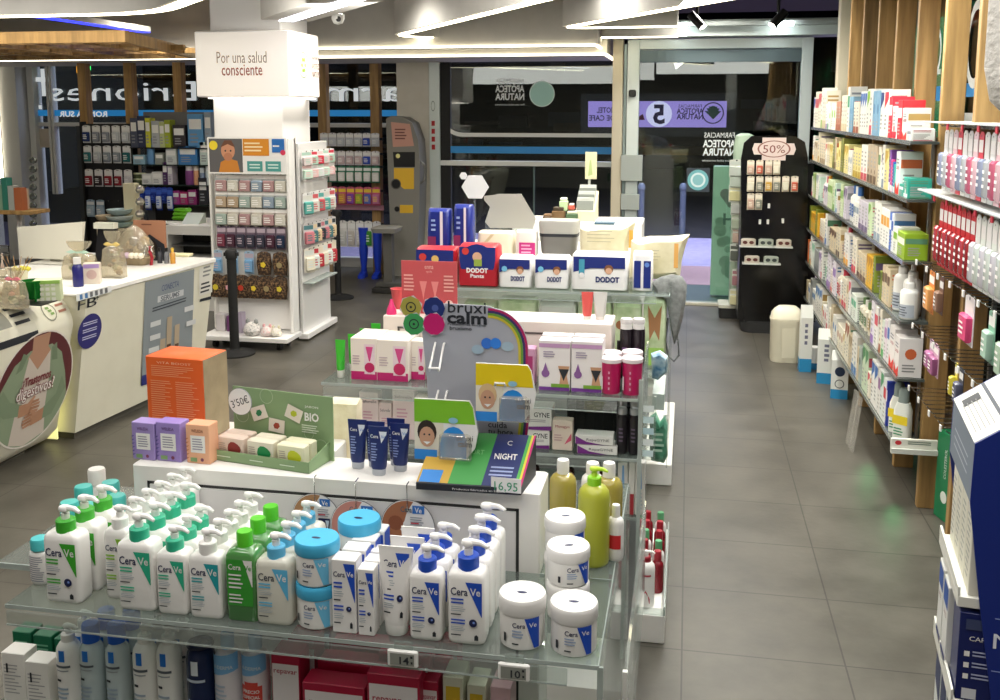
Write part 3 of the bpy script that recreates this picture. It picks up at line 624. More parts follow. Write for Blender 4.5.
def round_bottle(label, r, h, body, cap, loc, draw=None, neck=.18, capr=.5, name='bottle', group=None, k=1.0, rz=0, pumpc=None, capstyle=0):
    t = thing(name, label, 'bottle', loc, rz, group); bh = h*(1-neck)
    mb = MB(); mb.lathe([(r*.85, 0), (r*.96, .004), (r, .012), (r, bh*.84), (r*.93, bh*.92), (r*.7, bh*.975), (r*capr*.9, bh), (r*capr*.9, bh+.006)], body, n=24, sy=k); mb.build('bottle_body', t)
    if draw:
        mb = MB(); mb.fn = lambda x, y, z: ((r-y)*math.sin(x/r), -(r-y)*math.cos(x/r)*k, z); mb.face(-.0006); draw(mb, r, bh); mb.build('front_label', t)
    if pumpc: pump(t, bh, r*capr/.0195, pumpc[0], pumpc[1])
    else:
        mb = MB(); cr = r*capr; mb.lathe([(cr, bh), (cr, h-.006), (cr*.9, h-.001), (0, h)] if not capstyle else [(cr, bh), (cr*.95, bh+(h-bh)*.4), (cr*.55, bh+(h-bh)*.5), (cr*.4, h), (0, h)], cap, n=20); mb.build('cap', t)
    return t
# ================================================================== FRONT GONDOLA
t = thing('display_island', 'white front display island with clear glass shelves round it', 'display')
PX0, PX1, PY0, PY1, PZ = -1.372, -.322, 2.19, 2.335, 1.108
SZ = .91
panel = C('#dedcdc', .3)
mb = MB(); mb.box(PX0, PX1, PY0, PY1, .1, PZ, M['white'], .004); mb.build('core_box', t)
mb = MB(); mb.box(PX0, -.9, PY1+.002, 2.56, .1, PZ-.001, M['white'], .004); mb.build('rear_box', t)
mb = MB(); gx0, gx1, gz = PX0+.04, PX1-.05, PZ-.042
for a, b, c, e in ((gx0, gx0+.007, .3, gz), (gx1-.007, gx1, .3, gz), (gx0, gx1, gz-.007, gz)): mb.box(a, b, PY0-.001, PY0+.004, c, e, C('#2e2e2e', .6))
mb.box(gx0+.008, gx1-.008, PY0-.003, PY0, .3, gz-.008, panel); mb.build('front_panel', t, smooth=0)
def gshelf(t, x0, x1, y0, y1, z, lip=.03, side=True, name='glass_shelf'):
    mb = MB(); mb.box(x0, x1, y0, y1, z-.008, z-.0005, M['shelfglass']); o = mb.build(name, t, smooth=0)
    mb = MB(); mb.box(x0, x1, y0-.002, y0-.0001, z-.009, z+.0, M['edge']); mb.box(x0+.01, x1-.06, y0-.012, y0-.004, z-lip-.012, z-.01, M['acrylic']); mb.box(x0+.01, x1-.06, y0-.0135, y0-.0121, z-lip-.013, z-lip-.009, M['edge']); mb.box(x1-.0001, x1+.002, y0, y1, z-.009, z, M['edge']); mb.build('shelf_edge', o, smooth=0)
    return o
gshelf(t, -1.47, -.15, 1.82, 2.186, SZ); gshelf(t, PX1+.002, -.15, 2.188, 2.80, SZ)
gshelf(t, -1.62, -.12, 1.80, 2.186, .57); 
mb = MB(); mb.box(-.149, -.143, 1.84, 2.8, .3, SZ-.01, M['acrylic']); mb.box(-.152, -.14, 1.83, 1.836, .3, SZ-.01, M['edge']); mb.box(-.102, -.095, 1.9, 2.8, .55, .86, M['acrylic']); mb.box(-.105, -.095, 1.89, 1.9, .55, .86, C('#e7e6e0', .4)); mb.build('side_panel', t)
mb = MB(); mb.box(-1.46, -.14, 1.95, 2.8, 0, .12, M['white'], .004); mb.build('plinth', t)
mb = MB(); mb.box(-1.63, -1.473, 2.0, 2.5, SZ-.012, SZ-.0005, M['acrylic']); mb.box(-1.63, -1.473, 1.996, 2.0, SZ-.014, SZ, M['edge']); mb.box(-1.48, PX0-.01, 2.2, 2.85, SZ-.02, SZ-.003, M['white'], .003); mb.build('side_shelf', t)
# electronic price tags
for (px, py, s, lb) in ((403, 658, '14', 'small white electronic price tag reading 14 on the glass shelf'), (514, 671.5, '10', 'small white electronic price tag reading 10 near the cream jars')):
    p = at(px, py, y=1.80); tt = thing('price_tag', lb, 'price tag', tuple(p))
    mb = MB(); mb.box(-.032, .032, -.005, .004, -.018, .018, C('#e9e8e4', .35), .003); mb.build('housing', tt)
    mb = MB(); mb.face(-.0055); mb.r2(-.026, -.013, .025, .012, C('#8d9088', .4)); mb.t2(s, .004, -.002, .022, INK, w=.02, bold=.02); mb.r2(.017, .004, .022, .009, INK); mb.r2(.018, -.008, .022, -.003, INK); mb.build('screen', tt, smooth=0)
    mb = MB(); mb.box(-.018, .02, .0, .006, .018, .034, M['acrylic']); mb.build('clip', tt)
# ---- top row of the glass shelf
def P(l, r, t_, y=1.845, z=SZ): return fit(l, r, t_, y, z)
wht = PLB; milky = C('#d9d8cb', .25, 0, .3); 
cx, w, h = P(25, 44, 543, 1.9); o = round_bottle('small white bottle with turquoise cap turned to its printed back', w/2+.003, h, wht, C('#4fc0c4', .35), (cx, 1.93, SZ), neck=.24, capr=.78, k=.75,
    draw=lambda m, r, b: m.ln(-r*.8, b*.1, r*.8, b*.85, 12, C('#9a9aa6'), .4))
cx, w, h = P(45, 80, 511); t = pump_bottle('large white pump bottle, green collar and wedge, at shelf\'s left end', w, .055, h, wht, GR, GR, (cx, 1.875, SZ), psc=1.1); row(t, 3, .062, 'large green-collared CeraVe pump bottle, %s in its row', .006)
cx, w, h = P(95, 121, 517); t = pump_bottle('narrow white pump bottle with white pump and pale green print', w, .045, h, wht, W, C('#8fc43a'), (cx, 1.91, SZ), badge=False, psc=.95); row(t, 6, .05, 'all-white pump bottle beside green-collared ones, %s in its row', .004)
cx, w, h = P(118, 154, 519); t = pump_bottle('large white pump bottle with teal collar and teal wedge', w, .055, h, wht, TE, TE, (cx, 1.875, SZ), badge=False, psc=1.1); row(t, 4, .062, 'large teal-collared CeraVe pump bottle, %s in its row', .004)
cx, w, h = P(157, 187, 531); t = pump_bottle('smaller white pump bottle with teal collar and teal wedge', w, .05, h, wht, TE, TE, (cx, 1.872, SZ), badge=False); row(t, 3, .057, 'smaller teal-collared CeraVe pump bottle, %s in its row')
cx, w, h = P(190, 222, 533); t = pump_bottle('white pump bottle with white pump and blue-teal wedge', w, .045, h, wht, W, C('#1f9fa8'), (cx, 1.868, SZ), badge=False); row(t, 5, .052, 'all-white pump bottle next to green bottles, %s in its row')
# green square bottles
cx, w, h = P(226, 256, 537); greenliq = C('#4f8a4a', .12, 0, .6); t = thing('square_bottle', 'clear green square CeraVe bottle with bright green cap', 'bottle', (cx, 1.878, SZ)); bh = h*.84
mb = MB(); mb.loft([(0, w*.96, .055, .008), (.004, w, .06, .01), (bh*.9, w, .06, .01), (bh*.96, w*.85, .05, .012), (bh, .03, .03, .015)], greenliq, n=4); mb.build('bottle_body', t)
mb = MB(); mb.face(-.0308); mb.r2(-w*.42, bh*.22, w*.42, bh*.86, C('#3a9a35', .4)); mb.quad((w*.12, bh*.86), (w*.42, bh*.86), (w*.42, bh*.5), (w*.4, bh*.5), W); mb.t2('Cera', -w*.16, bh*.76, w*.25, W, w=w*.42, bold=.012); mb.t2('Ve', w*.28, bh*.76, w*.24, C('#3a9a35'), w=w*.22, bold=.012)
mb.ln(-w*.36, bh*.45, w*.25, bh*.68, 4, W, .4); mb.ln(-w*.36, bh*.25, w*.2, bh*.4, 3, W, .4); mb.build('front_label', t, smooth=0)
mb = MB(); mb.lathe([(.0175, bh-.002), (.0175, h-.004), (.016, h), (0, h)], C('#57c22a', .35), n=20); mb.build('cap', t); row(t, 3, .068, 'clear green square CeraVe bottle, %s in its row')
cx, w, h = P(256, 291, 538); t = pump_bottle('translucent beige pump bottle with sky-blue collar and wedge', w, .05, h, milky, LB, LB, (cx, 1.872, SZ), badge=False, ink=C('#4a4f58')); row(t, 4, .058, 'translucent sky-blue-collared pump bottle, %s in its row')
# blue lid jars in two stacks of two
cx, w, h = P(291, 334, 545); jh = .095
for (x, y, z, lb) in ((cx, 1.885, SZ, 'cream jar with sky-blue lid, bottom of the front stack'), (cx, 1.885, SZ+jh, 'cream jar with sky-blue lid, top of the front stack'),
    (cx+.055, 2.0, SZ, 'cream jar with sky-blue lid, bottom of the rear stack'), (cx+.055, 2.0, SZ+jh, 'cream jar with sky-blue lid, top of the rear stack')):
    jar(lb, w/2, jh-.001, C('#48b4e0', .4), (x, y, z), C('#6fc0e6'), .28, rz=R(-4))
# cartons
def cdraw(m, w, h):
    cera(m, -w*.46, w*.46, h*.05, h*.95, BL, NAVY, True)
cx, w, h = P(333, 357, 560); 
for i in range(4): carton('tall white carton with blue wedge beside blue-lidded jars, %s in its row' % nth(i), w, .042, h, W, (cx+.005*i, 1.865+.05*i, SZ), cdraw, side=C('#e3e2ea') if i == 0 else BL)
cx, w, h = P(359, 375, 569)
for i in range(3): carton('slim white carton with blue wedge beside CeraVe tubes, %s in its row' % nth(i), w, .035, h, W, (cx, 1.86+.042*i, SZ), cdraw)
cx, w, h = P(376, 411, 552)
def tdraw(m, w, h): cera(m, -w*.4, w*.4, h*.2, h*.93, BL)
for i in range(3): tube_('white CeraVe cream tube with blue wedge standing on cap, %s in its row' % nth(i), w, .045, h, W, C('#efeeea', .3), (cx+.01*i, 1.872+.05*i, SZ), tdraw, caph=.12)
cx, w, h = P(409, 441, 550); t = pump_bottle('medium white pump bottle with royal blue collar, beside the tubes', w, .048, h, wht, BL, BL, (cx, 1.872, SZ)); row(t, 3, .056, 'medium blue-collared CeraVe pump bottle, %s in its row', .003)
cx, w, h = P(447, 484, 546); t = pump_bottle('large white pump bottle with royal blue collar, beside the jars', w, .06, h, wht, BL, BL, (cx, 1.878, SZ), psc=1.15); row(t, 4, .064, 'large blue-collared CeraVe pump bottle, %s in its row')
cx, w, h = P(495, 543, 592); jar('white CeraVe jar standing alone right of the large pump bottles', w/2, .107, W, (cx, 1.888, SZ), lidh=.3)
cx, w, h = P(547, 596, 608); jar('white CeraVe jar at the right front corner of glass shelf', w/2, .1, W, (cx, 1.883, SZ), lidh=.3)
for (x, y, z, lb) in ((-.233, 2.01, SZ, 'white cream jar, lower one of the right-hand stack'), (-.233, 2.01, SZ+.081, 'white cream jar, upper one of the right-hand stack'), (-.255, 2.13, SZ, 'white cream jar behind the right-hand stack, bottom'), (-.255, 2.13, SZ+.088, 'white cream jar behind the right-hand stack, top')):
    jar(lb, .0475, .08 if y < 2.1 else .087, W, (x, y, z), lidh=.3, rz=R(20))
# turquoise capped bottles at the left rear
for i, (px, py) in enumerate(((70, 497), (84, 490), (93, 497), (111, 493), (127, 493), (97, 486))):
    Y = (2.1, 2.2, 2.1, 2.24, 2.16, 2.32)[i]; x = xat(px, Y, 1.0)
    round_bottle('squat bottle with turquoise cap behind the pump bottles, %s of the cluster' % nth(i), .024, .125, wht, C('#4fc0b8', .35) if i < 5 else C('#e8e6e0'), (min(x, PX0-.03) if i > 2 else x, Y, SZ), neck=.34, capr=.95, name='lotion_bottle')
# ---- bottles on the shelf below
Z2 = .57
def lrp(m, r, b):
    m.r2(-r*.25, b*.78, r*.25, b*.93, C('#1f74d0')); m.r2(-r*.65, b*.70, r*.65, b*.73, C('#5a6068')); m.r2(-r*.5, b*.655, r*.5, b*.67, C('#9aa0a6')); m.ln(-r*.6, b*.1, r*.5, b*.45, 6, C('#9fb0c0')); m.r2(-r*.5, b*.52, -r*.1, b*.55, INK)
LR = [(67, 'w'), (90, 'b'), (116, 'b'), (144, 'w'), (168, 'w')]
for i, (px, k) in enumerate(LR):
    Y = 1.95 if k == 'w' else 1.97; x = xat(px, Y, .8); zt_ = at(px, 624, y=Y).z
    if k == 'w': t = round_bottle('white pump bottle with blue square logo, %s from left below glass' % nth(i), .0285, zt_-Z2-.0, PLB, W, (x, Y, Z2), lrp, neck=.17, capr=.55, pumpc=(W, W))
    else: t = round_bottle('translucent bottle with blue cap and logo, %s from left below glass' % nth(i), .0285, zt_-Z2+.005, C('#c3cfd2', .15, 0, .5), C('#1f5fc8', .3), (x, Y, Z2), lrp, neck=.2, capr=.72)
    dup(t, (x, Y+.065, Z2), None, t['label'].replace('below glass', 'below glass, behind'))
x = xat(200, 1.95, .8); zt_ = at(200, 641, y=1.95).z
def nvd(m, r, b): m.r2(-r*.25, b*.72, r*.25, b*.88, C('#dfe6ee')); m.r2(-r*.7, b*.64, r*.7, b*.67, C('#c8d2e0')); m.ln(-r*.6, b*.1, r*.5, b*.45, 6, C('#8fa3c8'))
t = round_bottle('dark navy cylindrical bottle with white print below the glass shelf', .033, zt_-Z2, C('#16264f', .25), C('#101c3c', .3), (x, 1.95, Z2), nvd, neck=.03, capr=.95)
def lip_(m, r, b):
    m.quad((-r*1.2, b*.72), (r*1.2, b*.8), (r*1.2, b*1.0), (-r*1.2, b*.95), C('#7fb6e6')); m.t2('A-DERMA', 0, b*.84, .012, W, w=r*1.5); m.ln(-r*.8, b*.45, r*.6, b*.65, 4, C('#b9c6d8'))
def lip2(m, r, b):
    lip_(m, r, b); m.quad((-r*.5, b*.44), (r*.5, b*.44), (r*.5, b*.69), (-r*.5, b*.69), C('#d8483e')); m.quad((-r*.8, b*.48), (r*.8, b*.48), (r*.8, b*.65), (-r*.8, b*.65), C('#d8483e')); m.t2('PRECIO', 0, b*.59, .011, W, w=r*1.2, bold=.02); m.t2('ESPECIAL', 0, b*.53, .011, W, w=r*1.25, bold=.02)
for i, (px, dr) in enumerate(((227, lip_), (255, lip2))):
    x = xat(px, 1.95, .82); zt_ = at(px, 632, y=1.95).z
    round_bottle(('white bottle with pale blue band between navy and red-badged bottles' if i == 0 else 'white bottle with round red PRECIO ESPECIAL badge'), .031, zt_-Z2, C('#e6dfe4', .3), C('#8fc2ea', .3), (x, 1.95, Z2), dr, neck=.14, capr=.5)
# cartons left end
cw = C('#ebe8e2', .5)
for i, (l, r, t_, y) in enumerate(((3, 26, 655, 1.95), (27, 50, 664, 1.92))):
    x, w, h = fit(l, r, t_, y, Z2); carton('white carton with fine print at lower shelf\'s left end, %s' % ('outer one' if i == 0 else 'inner one'), w, .05, h, cw, (x, y+.03, Z2), lambda m, w, h: (m.ln(-w*.4, h*.2, w*.35, h*.8, 9, C('#a8a6a8'), .3), m.r2(-w*.3, h*.62, -w*.22, h*.8, INK)))
x, w, h = fit(27, 50, 628, 2.06, Z2)
for i in range(3): carton('dark green carton behind the white cartons, %s from the left' % nth(i), .052, .05, h+.0-.004*i, C('#0f6b4a', .4), (x+.058*i-.02, 2.06, Z2), lambda m, w, h: m.ln(-w*.35, h*.7, w*.3, h*.85, 2, C('#7fc0a0')))
# repavar boxes
CR = C('#b3163f', .35)
def rep(tx):
    def f(m, w, h):
        m.r2(-w*.46, h*.06, w*.46, h*.9, C('#efe6e8')); m.t2(tx, 0 if w < .08 else -w*.12, h*(.83 if w < .08 else .76), .017 if w < .08 else .024, CR, w=w*(.82 if w < .08 else .55), bold=.01); m.ln(-w*.4, h*.2, w*.2, h*.45, 4, C('#c9a0ac'))
    return f
x, w, h = fit(274, 302, 655, 1.92, Z2); carton('tall crimson and white repavar carton beside red-badged bottle', w, .06, h, CR, (x, 1.95, Z2), rep('repavar'))
carton('tall crimson and white repavar carton, one behind', w, .06, h, CR, (x+.01, 2.02, Z2), rep('repavar')); carton('tall crimson and white repavar carton, farthest back', w, .06, h, CR, (x+.02, 2.09, Z2), rep('repavar'))
x, w, h = fit(304, 366, 686, 1.90, Z2)
for i in range(3): carton('wide crimson carton lying low, %s from the front in its row' % nth(i), w, .055, h+.012*i, CR, (x+.01*i, 1.93+.065*i, Z2), rep('repavar'))
x, w, h = fit(368, 420, 677, 1.88, Z2)
for i in range(3): carton('wide crimson and white carton under price tag 14, %s from front' % nth(i), w, .05, h+.012*i, CR, (x+.006*i, 1.91+.062*i, Z2), rep('repavar'))
x, w, h = fit(421, 438, 680, 1.92, Z2)
for i in range(3): carton('narrow crimson carton beside the yellow-labelled packs, %s from front' % nth(i), w+.004, .05, h+.01*i, CR, (x+.008*i, 1.94+.062*i, Z2), rep('repavar'))
for i, (l, r, t_) in enumerate(((444, 464, 676), (468, 486, 684))):
    x, w, h = fit(l, r, t_, 1.93, Z2); carton('pale carton with mustard yellow label, %s one' % ('left' if i == 0 else 'right'), w, .07, h, C('#dcd9c6'), (x, 1.96, Z2), lambda m, w, h: m.r2(-w*.35, h*.45, w*.35, h*.9, C('#d9b32a')))
x, w, h = fit(491, 511, 686, 1.93, Z2); carton('pale pink carton on the lower shelf under price tag 10', w, .07, h, C('#dcb4bc'), (x, 1.96, Z2), lambda m, w, h: m.ln(-w*.35, h*.4, w*.3, h*.8, 4, C('#b78a96')))
# ---- big bottles on the side shelf
oil = C('#a89a48', .1, 0, .8)
for i, (l, r, t_, Y) in enumerate(((549, 576, 459, 2.42), (594, 622, 462, 2.4))):
    x, w, h = fit(l, r, t_, Y, SZ); round_bottle('bulbous clear golden oil bottle with white cap, %s one' % ('nearer the white island' if i == 0 else 'nearer the aisle'), w/2, h, oil, W, (x, Y, SZ), neck=.18, capr=.45)
x, w, h = fit(571, 603, 474, 2.24, SZ); t = round_bottle('tall olive green pump bottle with lime collar behind the jars', w/2, h, C('#b3b83c', .3, 0, .3), W, (x+.012, 2.27, SZ), neck=.15, capr=.44, pumpc=(C('#8fd320', .3), C('#b9e03a', .3)))
x, w, h = fit(582, 600, 466, 2.5, SZ); round_bottle('white bottle with white cap between the golden oil bottles', w/2+.006, h, PLB, W, (x, 2.53, SZ), neck=.2, capr=.6)
x, w, h = fit(603, 618, 507, 2.28, SZ)
def rd(m, r, b): m.quad((-r*.7, b*.3), (r*.7, b*.3), (r*.7, b*.62), (-r*.7, b*.62), C('#cf2a30'))
round_bottle('small white bottle with a round red mark beside olive bottle', w/2+.002, h, PLB, W, (x+.01, 2.3, SZ), rd, neck=.22, capr=.5)
# ---- round danglers hanging in front of the panel
t0 = None
for i, (px, py, r, dz, skin, Y, lb) in enumerate(((316, 517, .061, 0, '#b0835c', 2.182, 'round hanging card with brown skin photo, leftmost and partly covered'), (357, 526, .067, 0, '#c98a80', 2.174, 'round hanging card with reddened skin photo, middle of the three'), (408, 526, .067, 0, '#a4694a', 2.178, 'round hanging card with tan skin photo, nearest the price card'))):
    p = at(px, py, y=Y); t = thing('hanging_card', lb, 'sign', (p.x, Y, p.z))
    mb = MB(); mb.lathe([(r, -.0008), (r, .0008)], C('#6c6c72'), n=40); mb.V = [(x, z, y) for x, y, z in mb.V]; mb.face(-.001); mb.c2(0, 0, r*.985, C('#e9e8ea', .4), n=40)
    pts = [(r*.96*math.cos(a*math.pi/14), r*.96*math.sin(a*math.pi/14)) for a in range(6, 23)]
    mb.p2([(-r*.02, r*.55)]+pts[:]+[(-r*.3, -r*.1), (-r*.12, r*.2)], C(skin, .6)); mb.c2(-r*.45, r*.1, r*.28, C({0: '#c39a72', 1: '#b4564f', 2: '#8a4f36'}[i], .6), n=16)
    mb.r2(r*.18, r*.5, r*.62, r*.8, C('#2f6fc0')); mb.t2('Cera', -r*.05, r*.64, r*.3, C('#4a5a70'), w=r*.42, bold=.01); mb.t2('Ve', r*.4, r*.64, r*.28, W, w=r*.26, bold=.01)
    mb.ln(r*.1, r*.05, r*.75, r*.4, 4, C('#9aa0aa')); mb.r2(r*.12, r*.12, r*.42, r*.17, C('#c23a48')); mb.p2([(r*.12, 0), (r*.62, 0), (r*.56, -r*.75), (r*.2, -r*.75)], NAVY); mb.p2([(r*.42, -r*.08), (r*.58, -r*.08), (r*.52, -r*.5)], C('#cfe0f2')); mb.t2('CeraVe', r*.36, -r*.3, r*.14, W, w=r*.36)
    if i == 0:
        for k in range(4): mb.p2([(-r*.72+k*r*.12, -r*.0), (-r*.64+k*r*.12, 0), (-r*.6+k*r*.13, r*.3), (-r*.68+k*r*.13, r*.3)], C('#e2b49a'))
    mb.build('card', t); hz = PZ-p.z
    mb = MB(); mb.tube([(-.0, -.004, r*.6), (0, -.006, hz+.004), (0, .03-(Y-2.16), hz+.005)], .0016, M['chrome']); mb.tube([(-.006, -.004, r*.62), (.006, -.004, r*.62)], .0016, M['chrome']); mb.build('wire_hook', t)
# ---- on top of the island
T = PZ+.0005
def fitT(l, r, t_, Y): return fit(l, r, t_, Y, T)
# orange carton
x0 = xat(157, 2.42, T); x1 = xat(216, 2.42, T); hz = at(178, 358, y=2.38).z-T
OR = C('#e8672a', .45)
def od(m, w, h):
    m.t2('VITA BOOST', 0, h*.93, .009, C('#f6c9a6'), w=w*.6); m.ln(-w*.4, h*.76, w*.4, h*.9, 6, C('#f2a877'), .35)
    m.ln(-w*.42, h*.08, -w*.04, h*.72, 24, C('#f2a877'), .35); m.ln(w*.02, h*.08, w*.42, h*.72, 24, C('#f2a877'), .35, 5)
mb = MB(); w = x1-x0; mb.box(-w/2, w/2, -.06, .06, 0, hz, OR, .002); mb.m = Matrix.Translation((w/2, 0, 0)) @ Matrix.Rotation(R(90), 4, 'Z'); mb.face(-.0006); mb.r2(-.059, .002, .059, hz-.002, M['kraft']); mb.m = Matrix.Identity(4)
mb.face(-.0605); od(mb, w, hz); o = mb.build('orange_carton', loc=((x0+x1)/2, 2.44, T), rz=R(-5)); tag(o, 'tall orange carton with kraft side standing behind the purple cartons', 'box')
def weleda(col):
    def f(m, w, h):
        m.t2('WELEDA', 0, h*.84, .011, C('#5a3a6a' if col == 'p' else '#8a4a3a'), w=w*.5, bold=.01); m.r2(-w*.3, h*.28, w*.32, h*.72, W); m.ln(-w*.22, h*.34, w*.24, h*.66, 5, C('#9a94a6'))
        for k in range(6): m.p2([(-w*.48, h*(.1+.1*k)), (-w*.34, h*(.16+.1*k)), (-w*.47, h*(.15+.1*k))], C('#6a5aa0' if col == 'p' else '#c07a5a'))
        m.r2(-w*.3, h*.06, -w*.02, h*.16, C('#7fa06a')); m.c2(w*.2, h*.12, w*.07, C('#7a3a5a'), n=10)
    return f
for i, (l, r, t_, hx, k, lb) in enumerate(((133, 156, 423, '#a08cc8', 'p', 'small purple carton at the island\'s left corner'), (157, 182, 423, '#9a84c6', 'p', 'small purple carton next to the peach one'), (187, 211, 425, '#eab08c', 'o', 'small peach carton beside the green soap tray'))):
    x, w, h = fitT(l, r, t_, 2.22); carton(lb, w, .045, h, C(hx, .45), (x, 2.243, T), weleda(k), rz=R(-3))
# soap tray
a = at(209, 459, z=T); b = at(309, 474, z=T); ang = math.atan2(b.y-a.y, b.x-a.x); w = (b-a).length
t = thing('soap_tray', 'sage green card tray reading BIO with an upright back board', 'display box', ((a.x+b.x)/2, (a.y+b.y)/2, T), ang)
SG = C('#86a074', .55); SGd = C('#7b9669', .6); dp = .1; g = .002
mb = MB(); mb.box(-w/2, w/2, 0, g, 0, .028, SG); mb.box(-w/2, w/2, 0, dp, 0, g, SG); mb.prism([(0, 0), (dp, 0), (dp, .05), (0, .028)], -w/2, -w/2+g, SG, 'x'); mb.prism([(0, 0), (dp, 0), (dp, .05), (0, .028)], w/2-g, w/2, SG, 'x')
mb.face(-.0004); mb.ln(-w*.42, .011, -w*.2, .016, 1, C('#d6e0cc')); mb.ln(-w*.08, .011, w*.12, .016, 1, C('#d6e0cc')); mb.ln(w*.22, .011, w*.44, .016, 1, C('#d6e0cc')); mb.build('tray', t, smooth=0)
bh = at(270, 391, y=a.y+.07).z-T
mb = MB(); mb.box(-w/2+.008, w/2+.012, dp, dp+.003, 0, bh, SG); mb.face(dp-.0004)
for (u, v, r) in ((-.38, .55, .02), (.3, .38, .014), (.42, .2, .02), (-.12, .9, .02), (.1, .2, .018)): mb.ring(u*w, v*bh, r, .0014, C('#b4c6a4'))
for (u, v, an, hx) in ((-.2, .62, 20, '#1f7a4a'), (-.02, .45, -5, '#a0402a'), (.16, .68, -20, '#b8c02a')):
    q = R(an); cc, ss = math.cos(q), math.sin(q); cx_, cz_ = u*w, v*bh
    def rt(pts): return [(cx_+x*cc-z*ss, cz_+x*ss+z*cc) for x, z in pts]
    mb.p2(rt([(-.024, -.018), (.024, -.018), (.024, .018), (-.024, .018)]), C('#e9dfd2')); mb.p2(rt([(-.01, 0), (-.004, .008), (.006, .008), (.01, 0), (.004, -.008), (-.006, -.008)]), C(hx))
mb.t2('BIO', w*.34, bh*.66, .03, W, w=.042, bold=.03); mb.t2('JABON', w*.34, bh*.82, .008, W, w=.04); mb.ln(w*.24, bh*.4, w*.46, bh*.54, 4, C('#d6e0cc')); mb.build('back_board', t, smooth=0)
def soap(hx):
    def f(m, w, h): m.p2([(w*(.16+.26*math.cos(q*.5236)), h*(.5+.3*math.sin(q*.5236)*(1-.25*math.cos(q*.5236)))) for q in range(12)], C(hx)); m.ln(-w*.42, h*.3, -w*.15, h*.75, 5, C('#b8a89a')); m.r2(-w*.47, 0.001, -w*.38, h*.3, C('#7a6a62'))
    return f
for i, (k, hx, bd, lb) in enumerate(((-.3, '#8f2f2c', '#e4cfc0', 'white wrapped soap with dark red leaf in the green tray'), (.0, '#178a4a', '#e6dfca', 'white wrapped soap with green leaf in the green tray'), (.3, '#c6cc22', '#ece8c8', 'cream wrapped soap with lime leaf in the green tray'))):
    for j in range(2):
        pv = t.matrix_basis @ Vector((k*w, .025+.036*j, g+.0005))
        carton(lb if j == 0 else lb.replace('in the green tray', 'behind its twin, in green tray'), .078, .03, .06, C(bd, .5), tuple(pv), soap(hx), 'soap_bar', 'soap', ang, bev=.003)
p = at(241, 401, y=a.y+.06); t = thing('price_badge', 'round white card with handwritten 3,50 euro on the soap tray', 'price card', (p.x, a.y+.055, p.z), ang)
mb = MB(); mb.lathe([(.036, -.0008), (.036, .0008)], C('#9a9aa0'), n=28); mb.V = [(x, z, y) for x, y, z in mb.V]; mb.face(-.001); mb.c2(0, 0, .035, W, n=28); mb.m = Matrix.Rotation(R(-22), 4, 'Y'); mb.t2("3'50€", 0, 0, .028, INK, w=.056); mb.build('card', t)
# CeraVe navy tubes
def nt(m, w, h): m.quad((w*.05, h*.9), (w*.42, h*.9), (w*.34, h*.45), (w*.3, h*.45), C('#dfe4ea')); m.t2('Cera', -w*.18, h*.8, w*.22, W, w=w*.4, bold=.01); m.t2('Ve', w*.26, h*.8, w*.2, C('#2f6fc0'), w=w*.2); m.ln(-w*.35, h*.3, w*.05, h*.68, 7, C('#8f9fd0'))
for i, (l, r, t_, by, lb) in enumerate(((347, 366, 421, 469, 'navy CeraVe tube on the island, leftmost of the group'), (367, 388, 428, 476, 'navy CeraVe tube on the island, front middle of the group'), (389, 409, 425, 472, 'navy CeraVe tube on the island, rightmost of the group'), (364, 384, 423, 468, 'navy CeraVe tube on the island, behind the middle one'), (386, 404, 420, 466, 'navy CeraVe tube on the island, behind the right one'))):
    q = at((l+r)/2, by, z=T); x, w, h = fit(l, r, t_, q.y, T); tube_(lb, w, .026, h, C('#1c2a66', .35), C('#b8bcc4', .3), (x, q.y+.013, T), nt, caph=.13)
# crumpled cream pack behind
x, w, h = fitT(334, 361, 398, 2.5); mb = MB(); mb.loft([(-.15, w, .05, .01), (h*.1, w*1.02, .06, .012), (h*.5, w*.97, .055, .012), (h*.9, w*1.02, .05, .01), (h, w, .01, .004)], noise_mat('cream_wrap', ['#e2d3b0', '#efe4c8'], 30, (.5, .6), bump=.5), n=2); mb.build('cream_pack', loc=(x, 2.5, T)); tag(bpy.data.objects['cream_pack'], 'crumpled cream soft pack behind the sage green tray', 'pack')
# ---- bruxicalm display
t = thing('cardboard_display', 'grey arched bruxi calm counter display with rainbow edge', 'display')
BY = 2.33
def bx(px, py, Y=BY): q = at(px, py, y=Y); return (q.x, q.z)
def pl(pts, Y=BY): return [bx(a, b, Y) for a, b in pts]
GREY = C('#a9abb6', .45)
arch = [(432, 456)]+[(427, 380), (422, 330), (424, 318)]+[(432, 303), (488, 306)]+[(488+40*math.sin(R(9*k)), 350-42*math.cos(R(9*k))) for k in range(1, 11)]+[(527, 365), (529, 420), (525, 456)]
mb = MB(); mb.prism([(a, b) for a, b in pl(arch)], BY, BY+.006, C('#8f919c'), 'y'); mb.face(BY-.0005)
mb.p2(pl(arch), GREY)
for k, hx in enumerate(('#b3195f', '#3a2f6a', '#6a9a3a', '#c8b83a')):
    q = [(488+(40-2.4*k)*math.sin(R(9*j)), 350-(42-2.4*k)*math.cos(R(9*j))) for j in range(0, 11)]+[(529-2.4*k, 420), (525-2.4*k, 456)]
    q2 = [(488+(40-2.4*(k+1))*math.sin(R(9*j)), 350-(42-2.4*(k+1))*math.cos(R(9*j))) for j in range(0, 11)]+[(529-2.4*(k+1), 420), (525-2.4*(k+1), 456)]
    a_, b_ = pl(q), pl(q2); y = mb.lay(); mb.add([(u, y, v) for u, v in a_+b_], [(i, i+1, len(a_)+i+1, len(a_)+i) for i in range(len(a_)-1)], C(hx))
